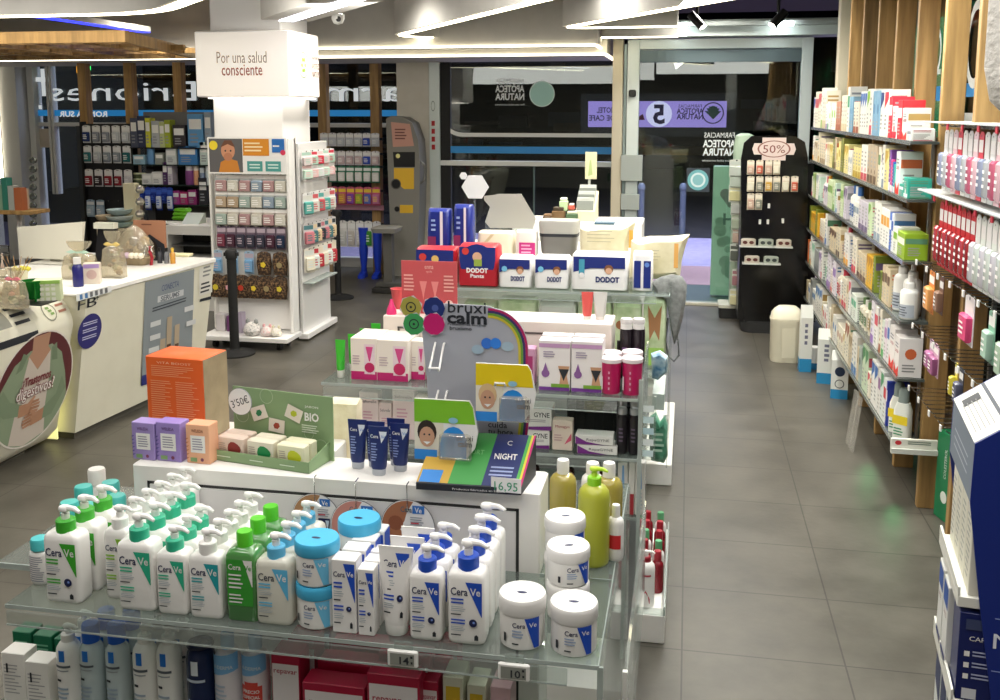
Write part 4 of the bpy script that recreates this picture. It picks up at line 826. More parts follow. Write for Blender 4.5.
def tw(s, px, py, pxw, col, sz, bold=.01, Y=BY): u, v = bx(px, py, Y); mb.t2(s, u, v, sz, col, w=xat(px+pxw/2, Y, v)-xat(px-pxw/2, Y, v), bold=bold)
tw('bruxi', 467, 307, 38, INK, .042, .005); tw('calm', 467, 317.5, 40, INK, .042, .03); tw('bruxismo', 461, 328, 22, INK, .013, .02); tw('Protectores bucales', 467, 324.5, 38, INK, .007); 
for (px, hx) in ((487, '#2f6fd0'), (496, '#2f7fe0')): u, v = bx(px, 343); mb.c2(u, v, .014, C(hx), 1, 12)
for (px, py) in ((478, 349), (508, 346)): u, v = bx(px, py); mb.c2(u, v, .012, C('#9fb6c8'), 1.3, 12)
tw('cuida', 498, 424, 19, INK, .022, .01); tw('tu boca', 501, 431, 25, INK, .02, .01)
mb.build('back_board', t, smooth=30)
for k, (px, py, hx, nm) in enumerate(((411, 307, '#a8a04a', 'sun'), (434, 308, '#1d2f6f', 'moon'), (414, 324, '#3f9a58', 'leaf'), (434, 324, '#c01a6a', 'petal'))):
    Y = BY-.004-.001*k; u, v = bx(px, py, Y); mb = MB(); mb.face(Y); r = .029
    mb.p2([(u+r*1.06*math.cos(q*math.pi/3+.3), v+r*1.06*math.sin(q*math.pi/3+.3)) for q in range(6)], C('#c8cad2')); mb.c2(u, v, r*.97, C(hx, .4), n=10 if k else 8); 
    if k in (0, 2): mb.ring(u, v, r*.45, r*.1, INK); mb.c2(u, v, r*.12, INK, n=6)
    if k == 1: mb.c2(u+.003, v, r*.3, C('#4a5aa0'), n=12)
    mb.build('petal_emblem', t, smooth=0)
# base wedge of the display
q0 = at(416, 488.5, z=T+.002); q1 = at(521, 494.5, z=T+.002); zb_ = .075
mb = MB(); ang = math.atan2(q1.y-q0.y, q1.x-q0.x); w = (q1-q0).length
mb.m = Matrix.Translation(((q0.x+q1.x)/2, (q0.y+q1.y)/2, T)) @ Matrix.Rotation(ang, 4, 'Z')
L_ = .135; v = [(-w/2, 0, 0), (w/2, 0, 0), (w/2, 0, .016), (-w/2, 0, .016), (-w/2+.02, L_, 0), (w/2+.02, L_, 0), (w/2+.02, L_, .1), (-w/2+.02, L_, .1)]
mb.add(v, [(0, 1, 2, 3), (3, 2, 6, 7), (1, 5, 6, 2), (0, 3, 7, 4), (4, 7, 6, 5), (0, 4, 5, 1)], INK)
def wq(u0, u1, v0, v1, m, e=.0006): # patch on the sloped top
    f = lambda u, v_: (-w/2+u*w+.02*v_, v_*L_, .016+.084*v_+e); mb.add([f(u0, v0), f(u1, v0), f(u1, v1), f(u0, v1)], [(0, 1, 2, 3)], m)
wq(0, .3, 0.02, 1, C('#c9a23a')); wq(.3, .62, .02, 1, C('#3f9a48')); wq(.62, .93, .02, 1, C('#1d2a66')); wq(.93, .96, .02, 1, C('#4fa84a')); wq(.96, .98, .02, 1, C('#d8c83a')); wq(.98, 1, .02, 1, C('#c01a6a'))
wq(.02, .22, .02, .25, C('#2f86d8'), .0012)
sl = mb.m.copy(); s_th = math.atan2(.084, L_)
def slt(s, u, v_, sz, ww, col, bold=.0):
    mb.m = sl @ Matrix.Translation((-w/2+u*w+.02*v_, v_*L_, .016+.084*v_+.0015)) @ Matrix.Rotation(s_th-math.pi/2, 4, 'X'); mb.face(0); mb.t2(s, 0, 0, sz, col, w=ww, bold=bold); mb.m = sl
slt('COMFORT', .4, .62, .02, .075, C('#7fc47f'), .01); slt('NIGHT', .77, .56, .024, .055, W, .02); slt('C', .77, .82, .02, .012, W, .0)
for k in range(3): wq(.66, .88, .2+.07*k, .23+.07*k, C('#9aa6d0'), .0012)
mb.m = sl; mb.face(-.0005); mb.t2('Productos fabricados en España', w*.1, .007, .007, W, w=w*.5); mb.build('base_wedge', t, smooth=0)
# wire hooks on it
def wire(p0, p1, parent, spread=.024, up=.03):
    mb = MB(); a = Vector(p0); b = Vector(p1)
    mb.tube([(a.x-spread/2, a.y, a.z), (a.x-spread/2+.002, a.y-.01, a.z+.001), (b.x-spread/2, b.y, b.z), (b.x-spread/2, b.y-.004, b.z+.008), (b.x+spread/2, b.y-.004, b.z+.008), (b.x+spread/2, b.y, b.z), (a.x+spread/2, a.y-.01, a.z+.001), (a.x+spread/2, a.y, a.z)], .0028, W, 6); mb.build('wire_hook', parent)
for (a0, b0) in (((440, 343), (434, 371)), ((443, 391), (437, 414)), ((506, 365), (500, 386))):
    pa = at(*a0, y=BY-.002); pb = at(*b0, y=BY-.09); wire(pa, pb, t)
def brux(label, l, t_, r, b, Y, tint, head, shirt, hairc, n=3, skin='#c99a7c'):
    for i in range(n):
        yy = Y+.016*i; p = at(l, b, y=yy); q = at(r, t_, y=yy); w = q.x-p.x; h = q.z-p.z; o = thing('blister_pack', label % nth(i), 'pack', ((p.x+q.x)/2, yy, p.z)); mb = MB()
        pts = [(-w/2, 0), (w*.28, 0), (w*.45, h*.22), (w/2, h*.5), (w*.42, h*.9), (w*.36, h), (-w/2, h)]
        mb.prism(pts, 0, .008, C('#d8d8d0', .4), 'y'); mb.face(-.0005); mb.p2(pts, W); mb.p2([(-w/2, h*.62), (w*.46, h*.62), (w*.42, h*.9), (w*.36, h), (-w/2, h)], C(tint, .35)); mb.p2([(-w/2, 0), (-w*.04, 0), (-w*.04, h*.62), (-w/2, h*.62)], C('#e9e2d0'))
        mb.c2(w*.12, h*.3, h*.27, C('#2a8fe0', .3), .8, 16); mb.r2(-w*.1, h*.02, w*.32, h*.3, C('#2a8fe0', .3)); mb.c2(-w*.3, h*.46, h*.2, C(hairc), .8, 16); mb.c2(-w*.3, h*.38, h*.17, C(skin), .75, 16)
        mb.p2([(-w*.36, h*.3), (-w*.24, h*.3), (-w*.3, h*.25)], W); mb.c2(-w*.34, h*.42, h*.018, INK, 1, 6); mb.c2(-w*.26, h*.42, h*.018, INK, 1, 6)
        mb.r2(-w*.5, 0, -w*.14, h*.17, C('#2a86d8')); mb.t2('bruxi', w*.3, h*.4, h*.13, INK, w=w*.25); mb.t2('calm', w*.3, h*.3, h*.13, INK, w=w*.22, bold=.03); mb.c2(w*.12, h*.68, h*.05, C('#8fc0d8'), 1.6, 10); mb.build('card', o, smooth=30)
        mb = MB(); mb.loft([(h*.05, w*.5, .01, .004), (h*.08, w*.52, .02, .009), (h*.45, w*.5, .02, .01), (h*.48, w*.4, .008, .003)], M['film'], w*.16, -.014); mb.build('plastic_dome', o)
brux('yellow-topped bruxi calm pack with a blond woman, %s from the front', 476, 366, 536, 420, BY-.085, '#e8cc1a', 0, 0, '#d9b98a')
brux('green-topped bruxi calm pack with a dark-haired man, %s from the front', 415, 402, 478, 458, BY-.1, '#7fc02a', 0, 0, '#2a1c16')
p = at(506, 485.5, y=2.165); t = thing('price_card', 'small white card with handwritten green price 16,95', 'price card', (p.x, 2.165, p.z-.019), R(-3))
mb = MB(); h = .034; mb.box(-.036, .036, 0, .001, 0.002, h+.003, W); mb.face(-.0004); mb.t2('16,95', 0, h*.5, .03, C('#2a9a6a'), w=.056); mb.build('card', t, smooth=0)
# ================================================================== low tray on the floor with red-capped bottles
t = thing('floor_tray', 'low white tray on the floor at the island\'s aisle side', 'tray'); a = at(665, 648, z=0)
mb = MB(); tx0, tx1, ty0, ty1 = -.225, -.042, 3.53, 4.32; mb.box(tx0-.0, tx1, ty0, ty1, 0, .115, M['white'], .004); mb.build('tray_base', t)
mb = MB(); mb.box(tx0, tx1, ty0, ty0+.006, .115, .14, M['acrylic']); mb.box(tx1-.006, tx1, ty0, ty1, .115, .15, M['edge']); mb.build('clear_rim', t)
def sad(m, r, b): m.p2([(-r*.5, b*.12), (r*.5, b*.12), (r*.5, b*.22), (0, b*.42), (-r*.5, b*.22)], C('#b02a44')); m.r2(-r*.6, b*.72, r*.6, b*.76, C('#b03a4a'))
def sad2(m, r, b): m.ln(-r*.5, b*.12, r*.5, b*.4, 4, C('#c9c6be')); m.r2(-r*.6, b*.72, r*.6, b*.76, C('#b03a4a'))
RC = C('#9a1c2c', .3)
for i, (px, Y) in enumerate(((628, 3.6), (646, 3.6))):
    x = xat(px, Y, .2); round_bottle('white bottle with dark red collar and pump in floor tray, %s' % ('left one' if i == 0 else 'right one'), .033, .225, PLB, W, (x, Y, .116), sad2 if i == 0 else sad, neck=.2, capr=.5, pumpc=(RC, W))
k = 0
for j in range(5):
    for i in range(3):
        x = tx0+.038+.055*i; Y = 3.72+.095*j; k += 1
        round_bottle('small dark red bottle in the floor tray, %s in line %s' % (nth(i), nth(j)), .024, .17, C('#7c1622', .25) if (i+j) % 3 else PLB, RC if (i+j) % 3 else C('#5aa070'), (x, Y, .116), neck=.25, capr=.6)
mb = MB(); mb.box(-.2, -.045, 5.14, 6.3, 0, .12, M['white'], .004); tag(mb.build('plinth'), 'end of a low white plinth farther up the aisle', 'plinth')
# ================================================================== MIDDLE GONDOLA
t = thing('display_gondola', 'clear glass shelf gondola with pink and white boxes behind front island', 'display')
ZA, ZB, ZC = 1.15, .95, .75
gshelf(t, -1.12, -.13, 2.86, 3.3, ZA); gshelf(t, -1.1, -.13, 2.9, 3.3, ZB, .02); gshelf(t, -1.1, -.13, 2.93, 3.3, ZC, .02)
mb = MB(); mb.box(-.125, -.119, 2.9, 3.4, .3, 1.2, M['acrylic']); mb.box(-.128, -.116, 2.89, 2.896, .3, 1.2, M['edge']); mb.build('side_panel', t)
mb = MB(); mb.box(-1.1, -.14, 3.32, 3.36, .12, ZA-.03, C('#8b8d90', .5)); mb.box(-1.1, -.14, 3.0, 3.5, 0, .12, M['white']); mb.build('back_panel', t)
wx0, wx1 = xat(383, 3.05, 1.32), xat(612, 3.05, 1.32); WZ = at(500, 320, y=3.05).z
mb = MB(); mb.box(wx0, wx1, 3.05, 3.2, ZA, WZ, C('#e6dcd2', .4), .003); mb.box(wx0+.05, wx0+.056, 3.047, 3.05, ZA, WZ-.035, C('#5a5450')); mb.box(wx1-.06, wx1-.054, 3.047, 3.05, ZA, WZ-.035, C('#5a5450')); mb.box(wx0+.05, wx1-.054, 3.047, 3.05, WZ-.041, WZ-.035, C('#5a5450')); mb.build('riser_box', t, smooth=0)
def mk(col, dr): return dr
def cupbox(m, w, h):
    m.r2(-w*.49, 0, w*.49, h*.2, C('#c21a6e')); m.r2(w*.02, h*.14, w*.42, h*.86, C('#e9d3dc')); m.p2([(w*.08, h*.8), (w*.36, h*.8), (w*.24, h*.45), (w*.2, h*.45)], C('#d64a8c')); m.c2(w*.22, h*.3, w*.19, C('#c21a5e'), n=14); m.ln(-w*.42, h*.35, -w*.04, h*.6, 4, C('#c9b6bc'))
for i, (l, r, t_, b, lb) in enumerate(((353, 379, 337, 382, 'white and magenta carton with cup window, left of the pair'), (379, 410, 339, 384, 'white and magenta carton with cup window, right of the pair'), (410, 424, 342, 385, 'white and magenta carton half hidden behind the grey display'), (425, 440, 342, 386, 'white and magenta carton fully beside the grey display edge'))):
    x, w, h = fit(l, r, t_, 2.93, ZA); carton(lb, w, .075 if i < 2 else .05, h, C('#efe6dc', .4), (x, 2.97-.02*(i < 2), ZA), cupbox)
    if i < 2: carton(lb.replace('with cup window', 'second in line'), w, .06, h, C('#efe6dc', .4), (x, 3.0+.02, ZA), cupbox)
for i in range(4):
    x, w, h = fit(342, 352, 340, 2.93, ZA); tube_('bright green tube standing on the glass shelf\'s left end, %s back' % nth(i), w, .03, h, C('#3fbf3a', .3), C('#e6e8e0'), (x+.012*i-.02, 2.93+.085*i, ZA), caph=.2)
PK = C('#b81a5a', .3)
def gyn(m, w, h):
    m.r2(-w*.49, 0, w*.49, h*.07, C('#7a3a9a')); m.r2(-w*.49, h*.86, w*.49, h*.94, C('#c79ac4')); m.c2(-w*.28, h*.34, w*.13, C('#8a5a9a'), n=12); m.p2([(-w*.36, h*.4), (-w*.2, h*.4), (-w*.28, h*.56)], C('#8a5a9a'))
    m.p2([(w*.12, h*.5), (w*.48, h*.5), (w*.4, h*.3), (w*.46, h*.12), (w*.16, h*.12), (w*.2, h*.3)], C('#c99a78')); m.p2([(w*.14, h*.44), (w*.47, h*.44), (w*.36, h*.3), (w*.3, h*.2), (w*.24, h*.3)], INK); m.r2(-w*.1, h*.07, w*.48, h*.14, C('#7aa83a')); m.ln(-w*.35, h*.66, w*.1, h*.8, 3, C('#a89ab0'))
for i, (l, r, t_, lb) in enumerate(((538, 570, 341, 'white and purple carton with black briefs picture, left one'), (570.5, 602, 342, 'white and purple carton with black briefs picture, right one'))):
    x, w, h = fit(l, r, t_, 2.9, ZA); carton(lb, w-.002, .05, h, C('#efe9e8', .4), (x, 2.93, ZA), gyn); carton(lb.replace('with black briefs picture', 'standing behind'), w-.002, .04, h+.002, C('#efe9e8', .4), (x, 2.99, ZA), gyn)
x, w, h = fit(523, 537, 350, 2.93, ZA); carton('pink carton between the arched display and the purple cartons', w+.02, .05, h, C('#cf9aba', .4), (x-.02, 2.97, ZA), lambda m, w, h: m.r2(0, h*.1, w*.4, h*.8, C('#a8306e')))
def cupd(m, r, b): m.ln(-r*.2, b*.1, r*.0, b*.7, 4, C('#d8a0bc')); m.r2(-r*1.0, b*.12, -r*.8, b*.5, C('#e6dfe2'))
for i, (px, Y, lb) in enumerate(((611, 2.92, 'magenta tub with white lid, front left of four'), (632, 2.92, 'magenta tub with white lid, front right of four'), (611, 2.99, 'magenta tub with white lid, rear left of four'), (632, 3.0, 'magenta tub with white lid, rear right of four'))):
    x = xat(px, Y, ZA+.03); h = at(px, 357, y=2.92).z-ZA; tt = thing('tub', lb, 'tub', (x, Y, ZA)); r = .031
    mb = MB(); mb.lathe([(r*.88, 0), (r, h*.9)], PK, n=20); mb.fn = lambda a, y, z: ((r-y)*math.sin(a/r), -(r-y)*math.cos(a/r), z); mb.face(-.001); cupd(mb, r, h); mb.build('tub_body', tt)
    mb = MB(); mb.lathe([(r*1.04, h*.88), (r*1.06, h*.98), (r*.98, h), (0, h)], C('#efe4e6'), n=20); mb.build('lid', tt)
for i in range(4):
    px = (626, 638)[i % 2]; Y = 3.1+.07*(i//2); x = xat(px, Y, 1.2); round_bottle('black bottle with white ring behind the magenta tubs, %s one' % nth(i), .021, at(px, 318, y=Y).z-ZA, C('#241c24', .25), C('#d8d4d2'), (x, Y, ZA), lambda m, r, b: (m.r2(-r, b*.9, r, b*1.0, W), m.ln(-r*.6, b*.2, r*.5, b*.6, 4, C('#7a5a8a'))), neck=.08, capr=.95)
for i in range(2): px = 613-7*i; x = xat(px, 3.16, 1.2); round_bottle('amber bottle with black cap beside the black bottles, %s one' % nth(i), .014, .12, C('#6a4420', .2), M['black'], (wx1+.02+.03*i-.0, 3.1+.07*i, ZA), neck=.25)
def saf(m, w, h): m.t2('Saforelle', 0, h*.8, .014, C('#5a4a58'), w=w*.8); m.ln(-w*.3, h*.4, w*.3, h*.6, 3, C('#d0a0b0')); m.r2(-w*.4, 0, w*.1, h*.14, C('#5fa84a'))
for i, (l, r, t_, lb) in enumerate(((359, 378, 393, 'pale pink Saforelle carton, left of three behind navy tubes'), (378.5, 391, 404, 'pale pink Saforelle carton, shortest of three behind navy tubes'), (392, 414, 387, 'pale pink Saforelle carton, tallest of three behind navy tubes'), (414.5, 432, 398, 'pale Saforelle carton partly behind the green-topped packs'))):
    x, w, h = fit(l, r, t_, 2.93, ZB); carton(lb, w, .04, h, C('#e6d3d2', .4), (x, 2.96, ZB), saf)
def gy2(m, w, h): m.t2('GYNE', w*.15, h*.7, .022, INK, w=w*.55, bold=.01); m.ln(-w*.4, h*.35, w*.3, h*.5, 2, C('#b0a8b0')); m.quad((-w*.49, 0), (w*.49, 0), (w*.49, h*.2), (-w*.49, h*.12), C('#7a2a8a'))
for i, (l, r, b, t_) in enumerate(((529, 549, 451, 431), (529, 551, 431, 409))):
    x, w, h = fit(l, r, t_, 2.93, ZB); z = at(540, b, y=2.93).z if i else ZB; carton('white and purple GYNE carton, %s of the stack beside arched display' % ('bottom' if i == 0 else 'top'), w+.02, .08, at(540, t_, y=2.93).z-z-.001, W, (x-.01, 2.98, z), gy2)
x, w, h = fit(552, 572, 421, 2.93, ZB); carton('cream and red carton next to the GYNE cartons', w, .04, h, C('#ead9cc'), (x, 2.955, ZB), lambda m, w, h: (m.t2('Muvagyn', 0, h*.8, .012, C('#b03040'), w=w*.7), m.p2([(w*.1, h*.2), (w*.45, h*.35), (w*.45, h*.6)], C('#d65a78')), m.ln(-w*.4, h*.3, w*.1, h*.55, 3, C('#caa'.replace('#caa', '#ccaaaa')))))
for i, (l, r, b, t_) in enumerate(((577, 617, 453, 443), (575, 613, 441, 430))):
    x, w, h = fit(l, r, t_, 2.92, ZB); z = ZB+.03*i; carton('flat white and purple carton lying on shelf, %s of two' % ('lower' if i == 0 else 'upper'), w, .06, .028, W, (x, 2.95, z), lambda m, w, h: (m.t2('RepaGYNE', w*.1, h*.55, .011, INK, w=w*.6), m.quad((-w*.49, 0), (w*.3, 0), (-w*.2, h*.3), (-w*.49, h*.9), C('#7a2a8a'))))
def blk(m, r, b): m.ln(-r*.5, b*.3, r*.5, b*.7, 4, C('#6a5a72'))
k = 0
for px in (622, 634):
    for Y in (2.95, 3.03): x = xat(px, Y, 1.0); round_bottle('slim black bottle with silver cap on middle shelf, %s of four' % nth(k), .018, .145, C('#1c161c', .3), C('#b9b9bd', .3, .5), (x, Y, ZB), blk, neck=.14, capr=.8); k += 1
for i in range(7): x = xat(572+9*i, 3.15, 1.0); carton('small black carton at the back of the middle shelf, %s from left' % nth(i), .03, .05, .145-.02*(i % 2), C('#17141a', .35), (x, 3.16, ZB), lambda m, w, h: m.ln(-w*.3, h*.6, w*.3, h*.8, 2, C('#5a5462')))
def tp(m, w, h): m.quad((-w*.1, h*.5), (w*.2, h*.5), (w*.1, h*.95), (-w*.05, h*.95), C('#7aa8d8')); m.p2([(-w*.3, h*.05), (w*.1, h*.3), (-w*.1, h*.35)], C('#3aa0a8')); m.ln(-w*.35, h*.1, w*.3, h*.45, 5, C('#b8c4cc'))
for i, (l, r, hx) in enumerate(((617, 627, '#e6e2dc'), (628, 634, '#e6e2dc'), (634.5, 644, '#e6e2dc'))):
    x, w, h = fit(l, r, 463, 2.95, ZC); carton(('tall white toothpaste carton under the black bottles, leftmost', 'tall white carton with red foot between two toothpaste cartons', 'tall white toothpaste carton under the black bottles, rightmost')[i], w, .035, h, C(hx), (x, 2.97, ZC), tp if i != 1 else lambda m, w, h: m.r2(-w*.4, 0, w*.4, h*.4, C('#b02a34')))
for i, px in enumerate((530, 565, 596)):
    x = xat(px, 2.99, .9); round_bottle('dark brown bottle with black pump under middle shelf, %s from left' % nth(i), .03, ZB-ZC-.03, C('#3a1210', .2), M['black'], (x, 3.0, ZC), neck=.25, capr=.5, pumpc=(M['black'], M['black']))
# things hanging at the aisle side
def bagmesh(name, label, cat, pts, Y, mat_, th=.03, rz=0, extra=None):
    """soft thing from an outline in the photo, standing at depth Y"""
    q = [at(a, b, y=Y) for a, b in pts]; cx = sum(p.x for p in q)/len(q); z0 = min(p.z for p in q); cz = sum(p.z for p in q)/len(q)-z0
    P_ = [(p.x-cx, p.z-z0) for p in q]; n = len(P_); mb = MB(); vs = []
    for s_, k in ((-1, .72), (-.55, .94), (0, 1), (.55, .94), (1, .72)):
        for a, b in P_: vs.append((a*k, s_*th, cz+(b-cz)*k))
    fs = [(j*n+i, j*n+(i+1) % n, (j+1)*n+(i+1) % n, (j+1)*n+i) for j in range(4) for i in range(n)]; fs += [tuple(range(n-1, -1, -1)), tuple(4*n+i for i in range(n))]
    mb.add(vs, fs, mat_); mb.face(-th-.0006)
    if extra: extra(mb, P_, cz)
    o = mb.build(name, loc=(cx, Y, z0), rz=rz); return tag(o, label, cat)
gm = noise_mat('green_cellophane', ['#2f6b52', '#5fa184', '#9fd0b8'], 22, (.2, .4), bump=.6)
def tie(m, P_, cz): m.ln(-.02, cz-.05, .025, cz+.02, 4, C('#bfe0cc'))
bagmesh('wrapped_bundle', 'green cellophane bundle hanging on the aisle side of the gondola', 'bundle', [(650, 416), (656, 412), (660, 422), (665, 416), (668, 424), (667, 440), (668, 455), (664, 463), (651, 460), (649, 440)], 3.05, gm, .03, extra=tie)
bagmesh('blue_pouch', 'small blue and white packet hanging beside the magenta tubs', 'packet', [(651, 353), (660, 350), (668, 356), (667, 372), (658, 380), (652, 378)], 3.3, noise_mat('blue_wrap', ['#3a7aa8', '#a8c8d8', '#e6ecec'], 30, (.3, .4), bump=.4), .02)
x = xat(650, 2.95, 1.1); mb = MB(); mb.box(-.022, .02, 0, .004, -.17, .03, M['acrylic']); mb.face(0); 
for i in range(5): mb.r2(-.018, -.16+.035*i, .014, -.14+.035*i, C(('#cfe6ea', '#e6efef', '#b8d6de')[i % 3]))
o = mb.build('side_leaflets', loc=(x, 2.9, 1.12)); tag(o, 'pale blue printed leaflets in a clear holder on the gondola side', 'leaflet')
x = xat(659, 3.3, 1.08); mb = MB(); mb.box(x-.02, x+.02, 3.25, 3.5, 1.0, 1.055, M['edge']); tag(mb.build('clear_side_bin'), 'clear plastic side bin below the blue packet', 'bin')
# on the riser: pink board, cups
t = thing('pink_display', 'salmon pink cup display board behind the bruxi calm display', 'display box'); Y = 3.1
a = at(402, 314, y=Y); b = at(457, 262, y=Y); mb = MB(); sal = C('#c9555a', .45); mb.box(a.x, b.x, Y, Y+.004, WZ, b.z, sal); mb.face(Y-.0004); cxm = (a.x+b.x)/2; hh = b.z-WZ; ww = b.x-a.x
mb.t2('enna', cxm, b.z-.018, .022, C('#f2c4bc'), w=.03); mb.t2('cycle', cxm, b.z-.034, .01, C('#f2c4bc'), w=.02)
for sg in (-1, 1):
    mb.p2([(cxm+sg*.02-.013, WZ+hh*.62), (cxm+sg*.02+.013, WZ+hh*.62), (cxm+sg*.02+.004, WZ+hh*.4), (cxm+sg*.02, WZ+hh*.26), (cxm+sg*.02-.004, WZ+hh*.4)], C('#e88a88'))
    mb.ln(cxm+sg*ww*.36-.018, WZ+hh*.42, cxm+sg*ww*.36+.018, WZ+hh*.76, 5, C('#efb0a8')); mb.c2(cxm+sg*ww*.36, WZ+hh*.2, .014, C('#f0cfc8'))
mb.build('back_board', t, smooth=0)
mb = MB(); mb.box(a.x+.01, a.x+.05, Y-.03, Y-.002, WZ, WZ+.055, sal, .004); mb.build('front_tray', t)
x, w, h = fit(387, 401, 291, 3.12, WZ); mb = MB(); mb.lathe([(w*.33, 0), (w*.5, h*.92), (w*.54, h), (w*.48, h), (w*.42, h*.8)], C('#cf5a5e'), n=20); mb.build('pink_cup', loc=(x, 3.17, WZ)); tag(bpy.data.objects['pink_cup'], 'salmon pink beaker standing left of the pink board', 'cup')
x, w, h = fit(387, 397, 299, 3.08, WZ); mb = MB(); mb.lathe([(w*.5, 0), (w*.45, h*.35), (w*.25, h*.65), (w*.12, h), (0, h)], C('#e8407e', .3), n=16); mb.build('menstrual_cup', loc=(x, 3.075, WZ)); tag(bpy.data.objects['menstrual_cup'], 'bright pink silicone cup standing before the salmon beaker', 'cup')
for i, (l, r, hx) in enumerate(((581, 592, '#d85a55'), (593, 606, '#d8d6d2'))):
    x, w, h = fit(l, r, 293, 3.1, WZ); tube_('%s tube standing on the cream riser near its right end' % ('coral' if i == 0 else 'translucent white'), w*1.1, .025, h, C(hx, .3), C('#efeae6'), (x, 3.12, WZ), caph=.12)
# ================================================================== REAR GONDOLA
t = thing('nappy_gondola', 'rear gondola with glass shelves holding nappy packs', 'display'); ZG, ZH = 1.15, .78
gshelf(t, -1.34, -.07, 4.56, 4.9, ZG); gshelf(t, -1.34, -.07, 4.58, 4.9, ZH, .02); RZ1 = at(550, 258, y=4.95).z
mb = MB(); mb.box(-1.3, -.22, 4.92, 5.6, .1, RZ1, M['white'], .004); mb.build('riser_box', t)
mb = MB(); mb.box(-.068, -.062, 4.6, 5.2, .3, 1.2, M['acrylic']); mb.box(-1.3, -.21, 4.7, 5.6, 0, .1, M['white']); mb.build('side_panel', t)
RZ2 = at(560, 222, y=5.62).z; mb = MB(); mb.box(-1.0, -.25, 5.62, 5.95, .1, RZ2, M['white'], .004); mb.build('rear_riser', t)
NB, RD = C('#20307e', .35), C('#b3202e', .35)
def pack(label, l, r, t_, b, Y, z, body, draw, th=.06, name='nappy_pack', cat='nappy pack', top=.9):
    x, w, h = fit(l, r, t_, Y, z); mb = MB(); mb.loft([(0, w*.96, th*1.7, .02), (h*.04, w, th*2, .025), (h*.5, w*1.01, th*2.06, .025), (h*.93, w*.98, th*1.8, .025), (h*.98, w*.94, th*1.1, .015), (h, w*.9, th*.5, .01)], body, n=3); mb.face(-th-.003); draw(mb, w, h); o = mb.build(name, loc=(x, Y+th, z)); return tag(o, label, cat)
def dodot(brand, k):
    def f(m, w, h):
        m.r2(-w*.46, h*.62, w*.46, h*.92, NB); m.quad((-w*.46, h*.5), (w*.0, h*.68), (w*.0, h*.72), (-w*.46, h*.72), NB); m.t2(brand, w*.15 if k else w*.1, h*.32, h*.2, C('#1a2a6a'), w=w*.42, bold=.05)
        m.c2(w*.17, h*.6, h*.12, C('#8a5a3a'), 1, 12); m.c2(w*.17, h*.55, h*.09, C('#e0b090'), 1, 12)
        if k: m.r2(-w*.36, h*.38, -w*.26, h*.85, C('#4aa0b8')); m.c2(-w*.31, h*.42, w*.05, W)
        else: m.c2(-w*.3, h*.62, w*.09, C('#7ac0e0'), 1, 8)
    return f
pack('white and blue nappy pack, left of two with a baby picture', 498, 531, 257, 288, 4.6, ZG, W, dodot('DODOT', 0), .08)
pack('white and blue nappy pack, right of two with a baby picture', 534, 568, 257, 288, 4.6, ZG, W, dodot('DODOT', 0), .08)
pack('largest white and blue DODOT nappy pack on the glass shelf', 571, 627, 254, 290, 4.6, ZG, W, dodot('DODOT', 1), .09)
def redp(m, w, h): m.r2(-w*.46, h*.62, w*.46, h*.95, NB); m.c2(0, h*.6, w*.45, NB, 1, 20); m.r2(-w*.46, h*.04, w*.46, h*.42, RD); m.t2('DODOT', 0, h*.4, h*.15, W, w=w*.55, bold=.05); m.t2('Pants', 0, h*.27, h*.12, W, w=w*.35, bold=.03); m.c2(-w*.3, h*.85, w*.09, C('#d8403a')); m.c2(.0, h*.72, w*.12, C('#e0b090')); m.r2(-w*.08, h*.5, w*.12, h*.66, C('#9ab04a'))
pack('red and blue nappy pants pack left of the white DODOT packs', 458, 497, 245, 288, 4.6, ZG, RD, redp, .08)
pack('blue nappy pack with red sides behind the pink board', 415, 456, 248, 288, 4.63, ZG, RD, lambda m, w, h: (m.r2(-w*.46, h*.4, w*.44, h*.95, NB), m.c2(-w*.3, h*.75, w*.09, C('#d8403a')), m.c2(0, h*.7, w*.09, C('#e8c06a'))), .08)
def up(m, w, h): m.r2(-w*.46, 0, -w*.1, h*.4, C('#8a2a5a')); m.r2(w*.08, h*.02, w*.2, h*.95, C('#e6e2e6')); m.ln(-w*.3, h*.5, -w*.05, h*.8, 3, C('#9ab0e0'))
pack('upright blue nappy pack standing highest, left of two', 427, 450, 209, 247, 4.95, RZ1, C('#1f2f86', .35), up, .05); pack('upright blue nappy pack standing highest, right of two', 453, 472, 205, 247, 4.95, RZ1, C('#1f2f86', .35), up, .05)
pack('slim upright white and navy pack right of the DODOT packs', 632, 652, 253, 291, 4.62, ZG, W, lambda m, w, h: (m.r2(-w*.42, h*.1, -w*.08, h*.8, NB), m.r2(.06*w, h*.1, w*.42, h*.8, NB), m.c2(w*.22, h*.7, w*.12, C('#6a90d8'))), .07)
crm = C('#ece2c8', .5)
pack('cream rope-handled bag pack behind the white nappy packs', 477, 512, 232, 258, 4.98, RZ1, crm, lambda m, w, h: m.quad((-w*.45, h*.3), (-w*.1, h*.9), (0, h*.9), (-w*.35, h*.3), C('#d8c8a0')), .07, 'bag_pack', 'pack')
pack('white and magenta printed carton behind the nappy packs', 515, 536, 231, 258, 4.98, RZ1, C('#e9e4dc'), lambda m, w, h: (m.r2(-w*.3, h*.0, w*.46, h*.55, C('#c22a7c')), m.ln(-w*.2, h*.1, w*.4, h*.5, 3, C('#e8b0cc'))), .05, 'printed_carton', 'box')
t = thing('storage_pouch', 'translucent grey pouch with a dark band and pale lid', 'pouch'); Y = 4.98; x, w, h = fit(537, 577, 222, Y, RZ1)
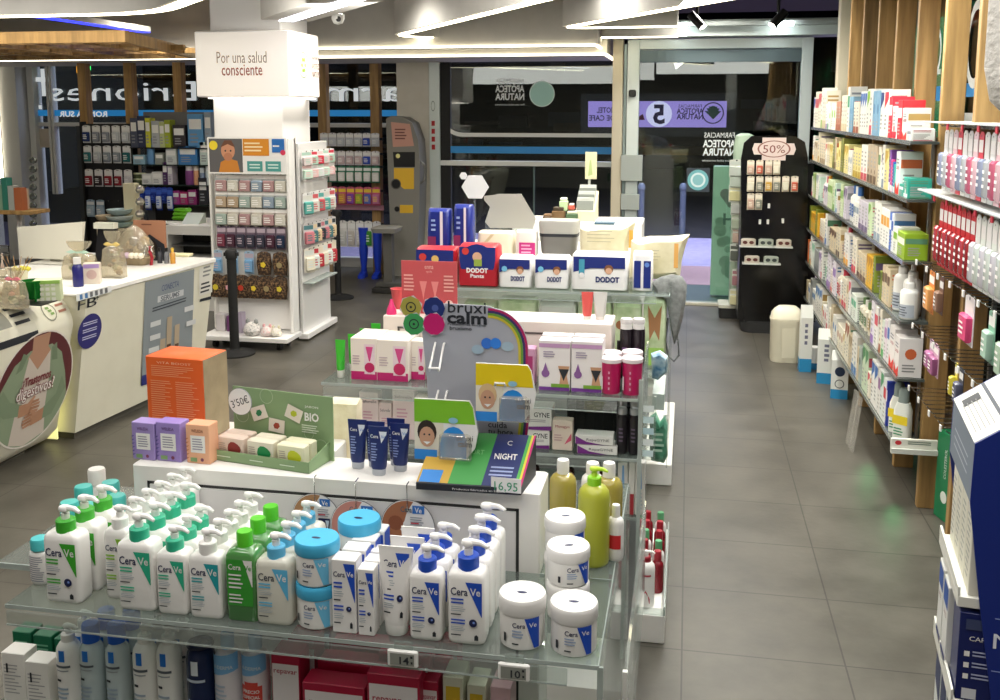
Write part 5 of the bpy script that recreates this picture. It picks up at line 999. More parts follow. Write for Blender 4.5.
mb = MB(); mb.loft([(0, w*.8, .12, .03), (h*.1, w*.88, .14, .035), (h*.55, w*.95, .15, .035)], C('#6d6c68', .3), n=3); mb.build('pouch_body', t); mb = MB(); mb.loft([(h*.55, w*.96, .152, .035), (h*.64, w*.97, .154, .035)], INK, n=3); mb.build('band', t); mb = MB(); mb.loft([(h*.64, w*.96, .15, .035), (h*.95, w, .155, .035), (h, w*.97, .15, .035)], C('#a8a69f', .4), n=3); mb.build('lid', t); t.location = (x, Y+.1, RZ1+.001)
padm = noise_mat('pad_wrap', ['#d9cfa8', '#ece4c6'], 14, (.4, .5), bump=.3)
bagmesh('pad_bag', 'cream plastic bag of pads behind the largest DODOT pack', 'bag', [(580, 256), (580, 228), (600, 225), (625, 226), (636, 221), (633, 232), (629, 245), (629, 256)], 4.98, padm, .06, extra=lambda m, P_, cz: (m.ln(-.13, cz-.03, .05, cz+.04, 4, C('#b8b090'), .2), m.r2(.08, cz-.05, .1, cz+.04, C('#e0a040'))))
bagmesh('pillow_bag', 'larger cream plastic bag of pads with crimped corner, nearest the door', 'bag', [(629, 278), (631, 240), (650, 236), (672, 236), (690, 234), (686, 245), (682, 260), (680, 277), (655, 279)], 4.84, padm, .05, extra=lambda m, P_, cz: (m.ln(-.12, cz-.03, .02, cz+.03, 4, C('#b8b090'), .2), m.r2(.05, cz-.06, .07, cz+.06, C('#e0a85a'))))
mb = MB(); x = xat(608, 5.03, RZ1); mb.box(x-.07, x+.03, 5.0, 5.08, 0, .01, C('#3a5a70')); zt_ = at(600, 224, y=5.03).z; o = mb.build('blue_folder', loc=(0, 0, zt_)); tag(o, 'flat dark blue folder lying on the cream pad bag', 'folder')
# muslin and handle loop
bagmesh('muslin_cloth', 'grey muslin cloth hanging over the corner of the nappy gondola', 'cloth', [(652, 282), (660, 277), (672, 274), (682, 276), (687, 284), (686, 300), (683, 318), (678, 336), (674, 345), (671, 330), (668, 310), (664, 296), (655, 292)], 4.66, M['cloth'], .03)
mb = MB(); pts = [at(a, b, y=4.66) for a, b in ((668, 318), (665, 340), (668, 355), (674, 361), (679, 355), (678, 340), (675, 330))]; mb.tube(pts, .006, M['cloth']); o = mb.build('cloth_strap'); tag(o, 'thin grey strap loop dangling under the muslin cloth', 'strap')
# green packs on the lower shelf
gp = noise_mat('pale_green_wrap', ['#a8c08a', '#cfdcb4', '#e6ead2'], 10, (.3, .4), bump=.3)
def baby(m, w, h): m.p2([(-w*.2, h*.5), (w*.1, h*.4), (w*.25, h*.55), (w*.1, h*.7), (-w*.15, h*.72)], C('#a8704a')); m.c2(-w*.22, h*.66, h*.07, C('#9a6440')); m.quad((-w*.4, h*.1), (w*.4, h*.1), (w*.4, h*.35), (-w*.4, h*.28), C('#8fb84a'))
for i, (l, r) in enumerate(((462, 495), (497, 535), (537, 575), (577, 610), (612, 640))):
    x, w, h = fit(l, r, 300, 4.62, ZH); pack('pale green nappy pack on the lower glass shelf, %s from the left' % nth(i), l, r, 299 if i % 2 else 303, 370, 4.62, ZH, gp if i not in (2,) else C('#d8d8d0'), baby, .08)
def butterfly(m, w, h): m.p2([(-w*.3, h*.9), (0, h*.72), (w*.3, h*.9), (w*.22, h*.4), (0, h*.55), (-w*.2, h*.4)], C('#a87850')); m.r2(-w*.42, h*.05, w*.42, h*.3, C('#9cc860'))
pack('pale green nappy pack with brown butterfly at the aisle end', 642, 665, 298, 375, 4.62, ZH, gp, butterfly, .07)
mb = MB(); mb.box(-.3, -.09, 4.58, 4.9, .6, .7, C('#b8b8ae')); mb.box(-.09, -.07, 4.6, 4.8, .42, .5, C('#b8c4be')); o = mb.build('storage_block'); tag(o, 'pale grey storage block under the butterfly pack', 'box')
# hexagon boards and small goods at the back
Y = 5.3; 
t = thing('hexagon_board', 'small white hexagonal acrylic board on a stem, behind the nappy packs', 'board'); c = at(475, 187, y=Y); r = .077
mb = MB(); mb.prism([(c.x+r*math.cos(k*math.pi/3), c.z+r*math.sin(k*math.pi/3)*.95) for k in range(6)], Y, Y+.006, C('#e6e6e4', .3), 'y'); p = at(463, 176, y=Y); mb.prism([(p.x+.022*math.cos(k*math.pi/3), p.z+.022*math.sin(k*math.pi/3)) for k in range(6)], Y+.007, Y+.013, C('#e6e6e4', .3), 'y'); mb.build('board', t, smooth=30)
mb = MB(); mb.box(c.x-.01, c.x+.0, Y+.014, Y+.02, RZ1, c.z, M['acrylic']); mb.build('stem', t)
mb = MB(); pts = [at(a, b, y=Y+.04) for a, b in ((484, 196), (495, 195), (497, 194), (521, 194), (536, 219), (533, 228), (490, 228), (485, 222), (490, 207), (484, 200))]; mb.prism([(p.x, p.z) for p in pts], Y+.04, Y+.048, C('#a9a79f', .3), 'y'); mb.prism([(pts[7].x, RZ1), (pts[5].x, RZ1), (pts[5].x, pts[5].z), (pts[7].x, pts[7].z)], Y+.049, Y+.052, M['acrylic'], 'y'); o = mb.build('grey_board', smooth=30); tag(o, 'larger grey cut-corner board beside the white hexagon', 'board')
for i, (l, r, b, t_, hx, hc) in enumerate(((543, 552, 222, 214, '#5a4430', '#8a6a48'), (552, 565, 222, 207, '#6a5030', '#3a2c1a'), (559, 567, 211, 198, '#b8d0a0', '#d8e4cc'), (566, 578, 222, 211, '#3f5a3a', '#d0d4b8'), (568, 574, 210, 204, '#c05a4a', '#ddd6cc'))):
    x, w, h = fit(l, r, t_, 5.66, RZ2); z = RZ2 if b > 215 else at(l, b, y=5.66).z; h = h-(z-RZ2); mb = MB(); mb.box(-w/2, w/2, -.03, .03, 0, h*.75, C(hx), .004); mb.box(-w*.4, w*.4, -.025, .025, h*.75, h, C(hc), .004); o = mb.build('small_jar', loc=(x, 5.67+.02*(b < 215), z)); tag(o, ('small brown square jar, lowest left of the herb jars', 'brown box-shaped jar among herb jars', 'pale green small bottle standing above the herb jars', 'dark green jar with pale lid among the herb jars', 'tiny red packet above the dark green jar')[i], 'jar')
t = thing('sachet_rack', 'slanted cream rack of white sachets on top of rear gondola', 'rack'); mb = MB(); a = at(576, 222, y=5.7); b = at(592, 205, y=5.7); mb.prism([(5.66, RZ2), (5.9, RZ2), (5.9, RZ2+.16), (5.66, RZ2+.06)], a.x, b.x+.02, C('#ded3b4'), 'x'); mb.build('rack_body', t)
for k in range(6): mb = MB(); mb.box(a.x+.005, b.x+.01, 5.67+.035*k, 5.685+.035*k, RZ2+.065+.016*k, RZ2+.12+.016*k, C('#d6d8d0' if k % 2 else '#8a8f88')); mb.build('sachet', t)
t = thing('leaflet_post', 'slim post with a cream leaf-printed card and little jars near door post', 'stand'); Y = 6.6; a = at(585, 179, y=Y); b = at(597, 152, y=Y)
mb = MB(); mb.box(a.x+.02, a.x+.035, Y+.01, Y+.025, 0, b.z-.05, C('#b9bdb4')); mb.lathe([(.13, 0), (.13, .015), (.02, .02)], C('#b9bdb4'), a.x+.03, Y+.02, 20); mb.build('pole', t)
mb = MB(); mb.box(a.x, b.x, Y, Y+.006, a.z, b.z, C('#cfcba6')); mb.face(Y); mb.quad((a.x+.02, a.z+.02), (a.x+.05, a.z+.03), (a.x+.04, b.z-.05), (a.x+.03, b.z-.06), C('#a8b87a')); mb.build('card', t)
mb = MB(); mb.box(a.x-.01, b.x, Y-.04, Y+.03, a.z-.19, a.z-.18, M['acrylic']); mb.build('holder_tray', t)
for k in range(4): mb = MB(); mb.lathe([(.017, 0), (.017, .05), (.01, .055), (.01, .07), (0, .07)], C(('#8a9a80', '#c9c6b8', '#6a2a2c', '#9aa08a')[k]), a.x+.008+.028*(k % 3), Y-.015, 10); mb.V = [(x, y, z+a.z-.18) for x, y, z in mb.V]; mb.build('little_jar', t)
# ================================================================== LEFT COUNTERS
CRM = M['cream']
A = Vector((-3.63, 5.2, 0)); B = Vector((-3.52, 6.6, 0)); CZ = .93; TILT = math.atan2(.14, .9)
phi = math.atan2(B.y-A.y, B.x-A.x); CL = (B-A).length
t = thing('service_counter', 'long cream service counter with grey advert and purple round sticker', 'counter', tuple(A), phi)
mb = MB(); mb.prism([(.0, .05), (1.0, .05), (1.0, CZ-.03), (-.14, CZ-.03)], 0, CL, CRM, 'x'); mb.box(.03, CL-.03, .03, .97, 0, .05, C('#55524a')); mb.build('counter_body', t)
mb = MB(); mb.box(-.01, CL+.01, -.15, 1.0, CZ-.03, CZ, M['white'], .004); mb.build('worktop', t)
NF = Vector((math.sin(phi), -math.cos(phi), 0)); UX = Vector((math.cos(phi), math.sin(phi), 0))
def onf(px, py, P0=A, N=NF, U=UX, tl=None):
    tl = TILT if tl is None else tl; Wv = N*math.sin(tl)+Vector((0, 0, math.cos(tl))); N = N*math.cos(tl)-Vector((0, 0, math.sin(tl)))
    d = at(px, py, y=1.0)-Vector((0, 0, H)); k = (P0-Vector((0, 0, H))).dot(N)/d.dot(N); q = Vector((0, 0, H))+d*k
    return ((q-P0).dot(U), (q-P0).dot(Wv))
def decal(name, parent, fnc, y=-.002): mb = MB(); mb.face(y); fnc(mb); o = mb.build(name, parent, smooth=0); o.rotation_euler = (TILT, 0, 0); return o
def fx(mb):
    p = [onf(145, 282), onf(194, 269), onf(191, 368), onf(141, 386)]; q = lambda u, v: tuple(p[3][k]*(1-u)*(1-v)+p[2][k]*u*(1-v)+p[1][k]*u*v+p[0][k]*(1-u)*v for k in (0, 1))
    mb.p2([q(0, 0), q(1, 0), q(1, 1), q(0, 1)], C('#8c949a', .5)); mb.p2([q(0, 0), q(1, 0), q(1, .1), q(0, .1)], C('#2a2f78'))
    mb.p2([q(.25, .77), q(.78, .77), q(.78, .83), q(.25, .83)], C('#c9ccd0')); c = q(.5, .9); mb.t2('CONECTA', c[0], c[1], .06, C('#3a4a7a'), w=.2); c = q(.5, .8); mb.t2('SERUMS', c[0], c[1], .05, C('#6a7078'), w=.22, bold=.03); c = q(.5, .72); mb.ln(c[0]-.2, c[1]-.02, c[0]+.2, c[1]+.02, 2, C('#3f464e'))
    for u, z0, z1 in ((.38, .16, .4), (.5, .2, .6), (.66, .18, .5)): mb.p2([q(u-.05, z0), q(u+.05, z0), q(u+.05, z1), q(u-.05, z1)], C('#b7a58e')); mb.p2([q(u-.04, z0+.1), q(u+.04, z0+.1), q(u+.04, z0+.13), q(u-.04, z0+.13)], C('#5a4030'))
    for u, v in ((.12, .55), (.12, .42), (.1, .3), (.8, .6), (.85, .45)): mb.p2([q(u, v), q(u+.2, v), q(u+.2, v+.05), q(u, v+.05)], C('#d6d8da'))
decal('grey_advert', t, fx)
def fx(mb):
    a, b, c, d = onf(199, 296), onf(212, 292), onf(211, 264), onf(199, 268); mb.p2([a, b, c, d], C('#e6e4dc')); 
    e = onf(200, 299); f = onf(211, 296); mb.p2([onf(199, 302), onf(211, 299), f, e], INK); mb.ln(a[0]+.01, a[1]+.01, b[0]-.01, a[1]+.1, 3, INK); mb.ln(a[0]+.02, a[1]+.13, b[0]-.02, a[1]+.25, 4, C('#8a8c8a'))
decal('white_notice', t, fx)
def fx(mb):
    c = onf(89.5, 331); e = onf(89.5, 314); r = e[1]-c[1]; mb.c2(c[0], c[1], r, C('#2d2a72'), 1.0, 28)
    for k in range(3): mb.ln(c[0]-r*.6, c[1]+r*(.35-.4*k), c[0]+r*.6, c[1]+r*(.6-.4*k), 2, C('#c9cae6'))
    a = onf(87, 303); mb.t2('FB', a[0], a[1], .085, INK, w=.17); a = onf(97, 296); mb.t2('+', a[0], a[1]-.01, .06, INK, w=.03)
decal('purple_sticker', t, fx)
mb = MB(); q = onf(92, 290); mb.box(q[0]-.16, q[0]+.16, -.158, -.05, CZ+.0005, CZ+.006, W); mb.face(-.16); mb.r2(q[0]-.16, CZ-.035, q[0]+.16, CZ+.006, C('#e4e6e6'))
for k in range(6): mb.r2(q[0]-.13+.045*k, CZ-.03, q[0]-.105+.045*k, CZ, C('#4a7ab0' if k < 2 else '#6a6c70'))
mb.build('label_strip', t, smooth=0)
# near counter with a rounded top edge
t = thing('rounded_counter', 'near cream counter with rounded top edge and round torso picture', 'counter', (-3.69, 0, 0)); TZ = .95; rr_ = .2; OX = .15
prof = [(-1.1, .04), (-.06, .04), (0, .1)]+[(OX-rr_+rr_*math.cos(R(9*k)), TZ-rr_+rr_*math.sin(R(9*k))) for k in range(11)]+[(-1.1, TZ)]
mb = MB(); n = len(prof); vs = []; ys = [2.9, 5.07, 5.12, 5.15]
for j, y in enumerate(ys):
    k = (1, 1, .99, .965)[j]
    for a, b in prof: vs.append((-1.1+(a+1.1)*(1 if a > -1.0 else 1)+(0 if a < -1 else (k-1)*.6), y, .04+(b-.04)*(k*.3+.7)))
fs = [(j*n+i, j*n+(i+1) % n, (j+1)*n+(i+1) % n, (j+1)*n+i) for j in range(len(ys)-1) for i in range(n)]+[tuple(range(n-1, -1, -1)), tuple(3*n+i for i in range(n))]
mb.add(vs, fs, CRM); mb.box(-1.0, -.1, 2.95, 4.95, 0, .05, C('#55524a')); mb.build('counter_body', t, smooth=35)
mb = MB(); mb.box(-.12, -.03, 5.155, 5.165, .02, .8, EM('#f4f0a0', .8)); mb.build('lit_gap', t)  # glowing sliver put in for the yellow light in the gap
T2 = math.atan2(OX, TZ-rr_-.1); Pn = Vector((-3.69, 0, .1)); Nn = Vector((1, 0, 0)); Un = Vector((0, 1, 0))
def circ(mb):
    c = onf(34, 389, Pn, Nn, Un, T2); e = onf(34, 334, Pn, Nn, Un, T2); r = e[1]-c[1]
    def q(pts, hx, m=None):
        o = []
        for u, v in pts:
            l = math.hypot(u, v)
            if l > .97: u, v = u*.97/l, v*.97/l
            o.append((c[0]+u*r, c[1]+v*r))
        mb.p2(o, m or C(hx, .5))
    def arc(a0, a1, n=12, k=.97): return [(k*math.cos(R(a0+(a1-a0)*i/n)), k*math.sin(R(a0+(a1-a0)*i/n))) for i in range(n+1)]
    mb.c2(c[0], c[1], r, C('#e9e2da'), n=48); mb.c2(c[0], c[1], r*.97, C('#5c2429'), n=48)
    q([(-.95, -.1), (-.85, .2), (-.6, .55), (-.25, .72), (.3, .72), (.6, .5), (.78, .1), (.9, -.3)]+arc(-25, -180, 24), '#8b9b80')
    q([(-.22, .95), (.22, .95), (.2, .7), (.3, .6), (0, .35), (-.3, .6), (-.2, .7)], '#b98d74')
    q([(-.26, .62), (.0, .34), (.28, .62), (.34, .2), (.34, -.35), (.42, -.9), (-.1, -.99), (-.5, -.85), (-.42, -.3), (-.34, .2)], '#cfc3b8')
    q([(-.3, .66), (-.42, .72), (-.55, .4), (-.4, .45)], '#74866c'); q([(.3, .66), (.42, .72), (.5, .4), (.36, .42)], '#74866c')
    q([(-.95, -.1), (-.7, -.3), (-.3, -.38), (-.25, -.2), (-.6, -.05), (-.8, .2)], '#7e9075'); q([(.85, -.2), (.55, -.6), (.2, -.62), (.3, -.4), (.6, -.25), (.7, .05)], '#7e9075')
    for (ox, oy, s) in ((-.3, -.3, 1), (.25, -.52, -1)):   # hands with five fingers each
        q([(ox-.05*s, oy-.1), (ox+.25*s, oy-.12), (ox+.28*s, oy+.08), (ox-.05*s, oy+.12)], '#b4866a')
        for k in range(4): q([(ox+.24*s, oy-.1+.055*k), (ox+(.48-.03*abs(k-1.5))*s, oy-.12+.06*k), (ox+(.5-.03*abs(k-1.5))*s, oy-.08+.06*k), (ox+.24*s, oy-.05+.055*k)], '#a87a5e' if k % 2 else '#b98b70')
        q([(ox+.1*s, oy+.06), (ox+.3*s, oy+.2), (ox+.34*s, oy+.16), (ox+.2*s, oy+.04)], '#b98b70')
    mb.t2('¿Trastornos', c[0]-r*.0, c[1]+r*.2, .075, C('#7c3038'), w=r*.72, bold=.03); mb.t2('digestivos?', c[0]-r*.0, c[1]+r*.02, .1, C('#7c3038'), w=r*.95, bold=.05); mb.t2('digestivos?', c[0]-r*.0, c[1]+r*.02, .1, C('#efe9e4'), w=r*.95, bold=.01)
mb = MB(); mb.m = Matrix.Translation((0, 0, .1)) @ Matrix.Rotation(R(90), 4, 'Z') @ Matrix.Rotation(T2, 4, 'X'); mb.face(-.003); circ(mb); mb.build('torso_picture', t, smooth=0)
# stickers on the rounded shoulder: bent round the top edge
def bend(u, v): # u along Y, v arc length down from the top
    a = min(max(v/rr_, 0), math.pi/2); return (OX-rr_+(rr_+.002)*math.sin(a), u, TZ-rr_+(rr_+.002)*math.cos(a)-max(0, v-rr_*math.pi/2))
def bq(mb, u0, u1, v0, v1, m, e=0.0, n=4):
    vs = []; fs = []
    for j in range(n+1):
        for i in (0, 1):
            x, y, z = bend((u0, u1)[i], v0+(v1-v0)*j/n); vs.append((x+e, y, z+e))
    for j in range(n): fs.append((2*j, 2*j+1, 2*j+3, 2*j+2))
    mb.add(vs, fs, m)
mb = MB(); bq(mb, 4.48, 4.8, .06, .32, C('#e0dccb')); bq(mb, 4.48, 4.8, .28, .32, INK, .0006); bq(mb, 4.51, 4.62, .1, .22, C('#9c9c92'), .0006)
for k in range(3): bq(mb, 4.65, 4.77, .1+.05*k, .12+.05*k, INK, .0006)
mb.build('document_sticker', t)
mb = MB(); 
for k in range(16):
    a0, a1 = 2*math.pi*k/16, 2*math.pi*(k+1)/16; f = lambda a, r: bend(4.95+r*math.cos(a), .2+r*1.1*math.sin(a)); mb.add([f(a0, .055), f(a1, .055), f(a1, .047), f(a0, .047)], [(0, 1, 2, 3)], C('#8a8c7a'))
for k in range(3): bq(mb, 4.93+.01*k, 4.96+.01*k, .17+.02*k, .185+.02*k, C('#7fa05a'), .0006)
for k in range(2): bq(mb, 5.02, 5.09, .17+.04*k, .185+.04*k, C('#a4715e'), .0006)
mb.build('round_emblem', t)
# things on the counters -------------------------------------------------
def onc(px, py, z=None): return at(px, py, z=z if z else TZ+.001)
def simple(name, label, cat, loc, f, rz=0, group=None, smooth=40): mb = MB(); f(mb); o = mb.build(name, loc=tuple(loc), rz=rz, smooth=smooth); return tag(o, label, cat, group)
p = onc(52, 278, CZ+.001); sy = 6.15; a = at(22, 285, y=sy); b = at(83, 222, y=sy-.0)
t = thing('monitor', 'white back of a computer monitor standing on the counter', 'monitor', ((a.x+b.x)/2, sy, CZ)); w = b.x-a.x; h = b.z-CZ
mb = MB(); mb.prism([(-w/2, .03), (w/2-.04, .03), (w/2, h), (-w/2-.01, h-.05)], 0, .03, C('#dcd8c8', .4), 'y'); mb.build('screen_back', t); mb = MB(); mb.box(-.04, .04, .03, .06, 0, .2, C('#b9b6aa')); mb.box(-.13, .13, -.08, .12, .001, .012, C('#b9b6aa'), .003); mb.build('stand', t)
# green lantern
p = onc(34, 301); t = thing('candle_lantern', 'shiny green metal candle lantern on a black tray', 'candle holder', tuple(p)); gm2 = C('#1f8a34', .15, .5)
mb = MB(); mb.lathe([(.05, .012), (.055, .02), (.058, .1), (.062, .105), (.062, .112), (.054, .112), (.052, .03), (0, .03)], gm2, n=20); mb.build('cup', t)
for k in range(4): mb = MB(); q = R(90*k+45); mb.tube([(.06*math.cos(q), .06*math.sin(q), 0), (.062*math.cos(q), .062*math.sin(q), .02), (.064*math.cos(q), .064*math.sin(q), .105)], .006, gm2); mb.build('leg', t)
simple('black_tray', 'flat black tray under the green lantern on near counter', 'tray', (p.x-.01, p.y-.02, TZ), lambda m: m.box(-.14, .14, -.1, .08, 0, .006, M['black'], .002)); 
for o in (t,): o.location.z = TZ+.0065
# gift bags
def bagfn(w, h, tie_, hx, ribbon): 
    def f(m):
        rg = random.Random(int(w*1000+h*777))
        for k in range(9): zq = rg.uniform(.01, h*.5); xq_ = rg.uniform(-w*.3, w*.3); rq = rg.uniform(w*.1, w*.17); m.lathe([(0, zq), (rq, zq+rq*.5), (rq, zq+rq*1.2), (0, zq+rq*1.8)], C(rg.choice((hx, '#d8c8a8', '#8a6a48', '#b8b89a', '#6a7a4a')), .5), xq_, rg.uniform(-w*.12, w*.12), 8)
        m.loft([(0, w, w*.6, .01), (h*.3, w*1.02, w*.62, .015), (h*.62, w*.85, w*.5, .015), (h*.72, w*.2, w*.18, .01), (h*.86, w*.6, w*.3, .01), (h, w*.85, w*.2, .01)], M['bagfilm'], n=2)
        m.lathe([(w*.14, h*.69), (w*.16, h*.71), (w*.14, h*.73)], C(ribbon), n=10)
        for s in (-1, 1): m.loft([(h*.68, .01, .008, .003), (h*.72, w*.4, .012, .005), (h*.77, .012, .008, .003)], C(ribbon), s*w*.22, -w*.1, n=2)
    return f
for (px, py, w, h, hx, rb, lb) in ((16, 308, .12, .22, '#d8a494', '#e07a8a', 'pink filled gift bag with a pink star tie at the counter end'), (3, 306, .1, .2, '#c9a89a', '#c9b89a', 'cellophane bag at the photo\'s left border beside pink one')):
    p = onc(px, py); simple('gift_bag', lb, 'gift bag', p, bagfn(w, h, 0, hx, rb))
p = onc(112, 278, CZ+.001); simple('gift_bag', 'cone-shaped cellophane gift bag with cream bow beside the FB lettering', 'gift bag', (p.x, p.y+.03, CZ), bagfn(.14, .3, 0, '#a88a5a', '#e2c878'))
p = onc(84, 282, CZ+.001); simple('gift_bag', 'pale flower-filled cellophane bag in front of the monitor', 'gift bag', (p.x-.1, p.y+.12, CZ), bagfn(.2, .24, 0, '#cfc8b0', '#b8d8c8'))
p = onc(64, 300); simple('checked_box', 'pale green and white checked gift box on the counter edge', 'box', (p.x-.08, p.y-.02, TZ), lambda m: (m.box(-.07, .07, -.04, .04, 0, .12, C('#d8e2b8'), .003), m.face(-.041), [m.r2(-.065+.03*i, .006+.028*j, -.045+.03*i, .024+.028*j, C('#eef0e0')) for i in range(4) for j in range(4)], m.r2(-.07, .1, .07, .12, C('#9cc860'))), R(25))
p = onc(81, 287, CZ+.001); simple('navy_bottle', 'navy bottle with white cap beside the checked box', 'bottle', (p.x-.03, p.y+.02, CZ), lambda m: (m.lathe([(.03, 0), (.032, .01), (.032, .12), (.02, .14)], C('#26266a', .2)), m.lathe([(.022, .14), (.022, .18), (0, .18)], W)))
p = onc(90, 284, CZ+.001); simple('lilac_box', 'small cream and lilac box beside the navy bottle', 'box', (p.x+.0, p.y+.03, CZ), lambda m: (m.box(-.05, .05, -.03, .03, 0, .13, C('#ddd0c0'), .003), m.face(-.031), m.r2(-.045, .1, .045, .125, C('#a88ac0')), m.c2(0, .06, .03, C('#c8a8a0'))), R(25))
p = onc(50, 288, TZ); t = thing('reed_diffuser', 'reed diffuser with thin wooden sticks before the monitor', 'diffuser', (p.x-.05, 4.95, TZ)); mb = MB(); mb.lathe([(.025, 0), (.03, .005), (.03, .05), (.012, .06), (.012, .07)], C('#c9a890', .1), n=14); mb.build('glass_bottle', t)
for k in range(6): mb = MB(); q = R(-75+30*k); mb.tube([(0, 0, .06), (.1*math.sin(q), .02, .22)], .002, C('#b08a60')); mb.build('reed', t)
# keychain stand
p = onc(18, 300); t = thing('keychain_stand', 'black wire stand with small dark hanging trinkets at the far left', 'stand', (p.x-.25, p.y+.15, TZ)); mb = MB()
for x in (-.1, .1): mb.tube([(x, 0, 0), (x, 0, .28)], .004, M['black'])
for z in (.28, .24, .1): mb.tube([(-.1, 0, z), (.1, 0, z)], .005, M['black'])
mb.box(-.1, .1, -.03, .03, 0, .006, M['black']); mb.build('wire_frame', t)
for k in range(5): mb = MB(); mb.tube([(-.08+.035*k, -.01, .24), (-.08+.035*k, -.012, .17)], .005, C(('#5a2a2c', '#c9b8a8', '#3a2a2a')[k % 3])); mb.lathe([(.0, .15), (.012, .16), (.008, .18)], C('#b8a090'), -.08+.035*k, -.012, 8); mb.build('trinket', t)
p = onc(26, 288); simple('yellow_flowers', 'bunch of small yellow flowers behind the green lantern', 'flowers', (p.x-.1, p.y+.1, TZ), lambda m: [m.lathe([(.0, .08), (.018, .09), (.02, .1), (0, .115)], C('#c9c030'), random.uniform(-.06, .06), random.uniform(-.03, .03), 8) for k in range(8)]+[m.lathe([(.03, 0), (.04, .09)], C('#d8d2b8'), n=12)])
# basket, photo frame, ribbon
p = onc(130, 266, CZ+.001); t = thing('gift_basket', 'cellophane-wrapped wicker gift basket with pale roses on counter', 'basket', (p.x, p.y+.1, CZ)); mb = MB(); mb.loft([(0, .16, .12, .03), (.05, .22, .16, .04), (.055, .2, .14, .03)], M['kraft'], n=3); mb.build('basket', t)
mb = MB(); mb.loft([(.03, .24, .17, .04), (.14, .26, .12, .04), (.24, .12, .05, .02), (.27, .03, .02, .01)], M['bagfilm'], -.03, .02, n=3); [mb.lathe([(0, .06+.03*(k % 3)), (.035, .08+.03*(k % 3)), (.03, .12+.03*(k % 3)), (0, .14+.03*(k % 3))], C(('#8a6a44', '#b09468', '#5a4630', '#c8b894')[k % 4]), -.09+.028*k, .02, 8) for k in range(7)]; mb.build('cellophane', t)
for k in range(5): mb = MB(); mb.lathe([(0, .05), (.02, .06), (.024, .075), (.012, .092), (0, .09)], C('#e6dcc8' if k > 1 else '#b8a0b0'), -.06+.035*k, -.09, 10); mb.build('rose', t)
p = onc(150, 258, CZ+.001); t = thing('photo_card', 'brown and black square picture card standing behind the basket', 'picture', (xat(151, 6.4, CZ), 6.4, CZ)); mb = MB(); w = .25; mb.box(-w/2, w/2, 0, .008, 0, .29, C('#a8765a')); mb.face(-.0005); mb.p2([(-w*.5, 0), (w*.5, 0), (w*.44, .12), (.0, .19), (-w*.4, .13)], INK); mb.c2(0, .1, .055, C('#1a1210')); mb.ln(-.06, .25, .06, .27, 1, C('#6a4030')); mb.build('card', t)
p = onc(151, 262, CZ+.001); simple('red_ribbon', 'dark red ribbon ornament hanging before the brown picture card', 'ornament', (xat(151, 6.2, CZ), 6.2, CZ), lambda m: (m.tube([(0, 0, .0), (.01, 0, .05), (-.005, 0, .1), (0, 0, .13)], .012, C('#a01c2c')), m.p2([(-.03, .14), (0, .125), (.03, .14), (.01, .12), (.02, .09), (0, .105), (-.02, .09), (-.01, .12)], W)))
for k, px in enumerate((160, 167, 173)): p = onc(px, 257, CZ+.001); simple('small_bottle', 'tiny dark bottle beside the brown picture card, %s from it' % nth(k), 'bottle', (xat(px, 6.3, CZ), 6.3, CZ), lambda m: (m.lathe([(.018, 0), (.018, .07), (.008, .085)], C(('#3a3a40', '#6a6c70', '#c08a3a')[k], .2), n=12), m.lathe([(.01, .085), (.01, .11), (0, .11)], M['black'] if k < 2 else C('#d8b040'), n=10)))
p = onc(181, 256, CZ+.001); simple('cream_notes', 'little cream notes lying at the far end of the counter', 'notes', (p.x, p.y, CZ), lambda m: m.box(-.08, .08, -.04, .04, 0, .02, C('#e2dcb0'), .003))
t = thing('tablet_stand', 'dark tablet on a white stand beside the gift basket', 'tablet', (xat(97, 6.1, CZ), 6.1, CZ)); mb = MB(); mb.prism([(0, 0), (.02, 0), (.09, .26), (.07, .27)], -.02, .12, C('#1b1a1c', .3), 'x'); mb.build('screen', t); mb = MB(); mb.box(-.01, .14, -.0, .06, .26, .3, C('#c9c8b8')); mb.build('header', t)
# ================================================================== BACK SHELVING ON THE LEFT
Y = 10.2
def zb(py, Yq=Y, px=150): return at(px, py, y=Yq).z
t = thing('mesh_rack', 'dark pegboard rack of hanging packs left of the glass shelves', 'display rack'); x0, x1_ = xat(79, Y, 1.7), xat(128, Y, 1.7)
mb = MB(); mb.box(x0, x1_, Y+.1, Y+.13, .3, zb(124), C('#1a1b1e', .5), .004); mb.box(x0-.02, x0, Y+.05, Y+.15, 0, zb(122), M['black']); mb.box(x1_, x1_+.02, Y+.05, Y+.15, 0, zb(122), M['black']); mb.build('back_panel', t)
def hang(label, x, y, ztop, w, h, card, win, rz=0, header=None, group=None, hookp=.0, name='hanging_pack'):
    mb = MB(); mb.prism([(-w/2, -h), (w/2, -h), (w/2, -h*.05), (w*.2, 0), (-w*.2, 0), (-w/2, -h*.05)], 0, .003, card, 'y'); mb.loft([(-h*.92, w*.8, .016, .006), (-h*.88, w*.84, .03, .008), (-h*.42, w*.84, .03, .008), (-h*.38, w*.7, .012, .004)], win, 0, -.012, n=2)
    mb.face(-.0005); mb.r2(-w*.45, -h*.3, w*.45, -h*.12, header or C('#d8d8d8')); mb.c2(0, -h*.06, w*.06, INK, n=8); mb.face(-.0275); mb.ln(-w*.3, -h*.8, w*.3, -h*.5, 3, header or C('#bdbdbd'))
    o = mb.build(name, loc=(x, y, ztop), rz=rz, smooth=30); return tag(o, label, 'pack', group)
def hooks(t, xs, y, z, L=.12, dirv=(0, -1)):
    for x in xs: mb = MB(); mb.tube([(x, y, z), (x+dirv[0]*L, y+dirv[1]*L, z), (x+dirv[0]*L, y+dirv[1]*L, z+.012)], .003, M['chrome'], 5); mb.build('peg', t)
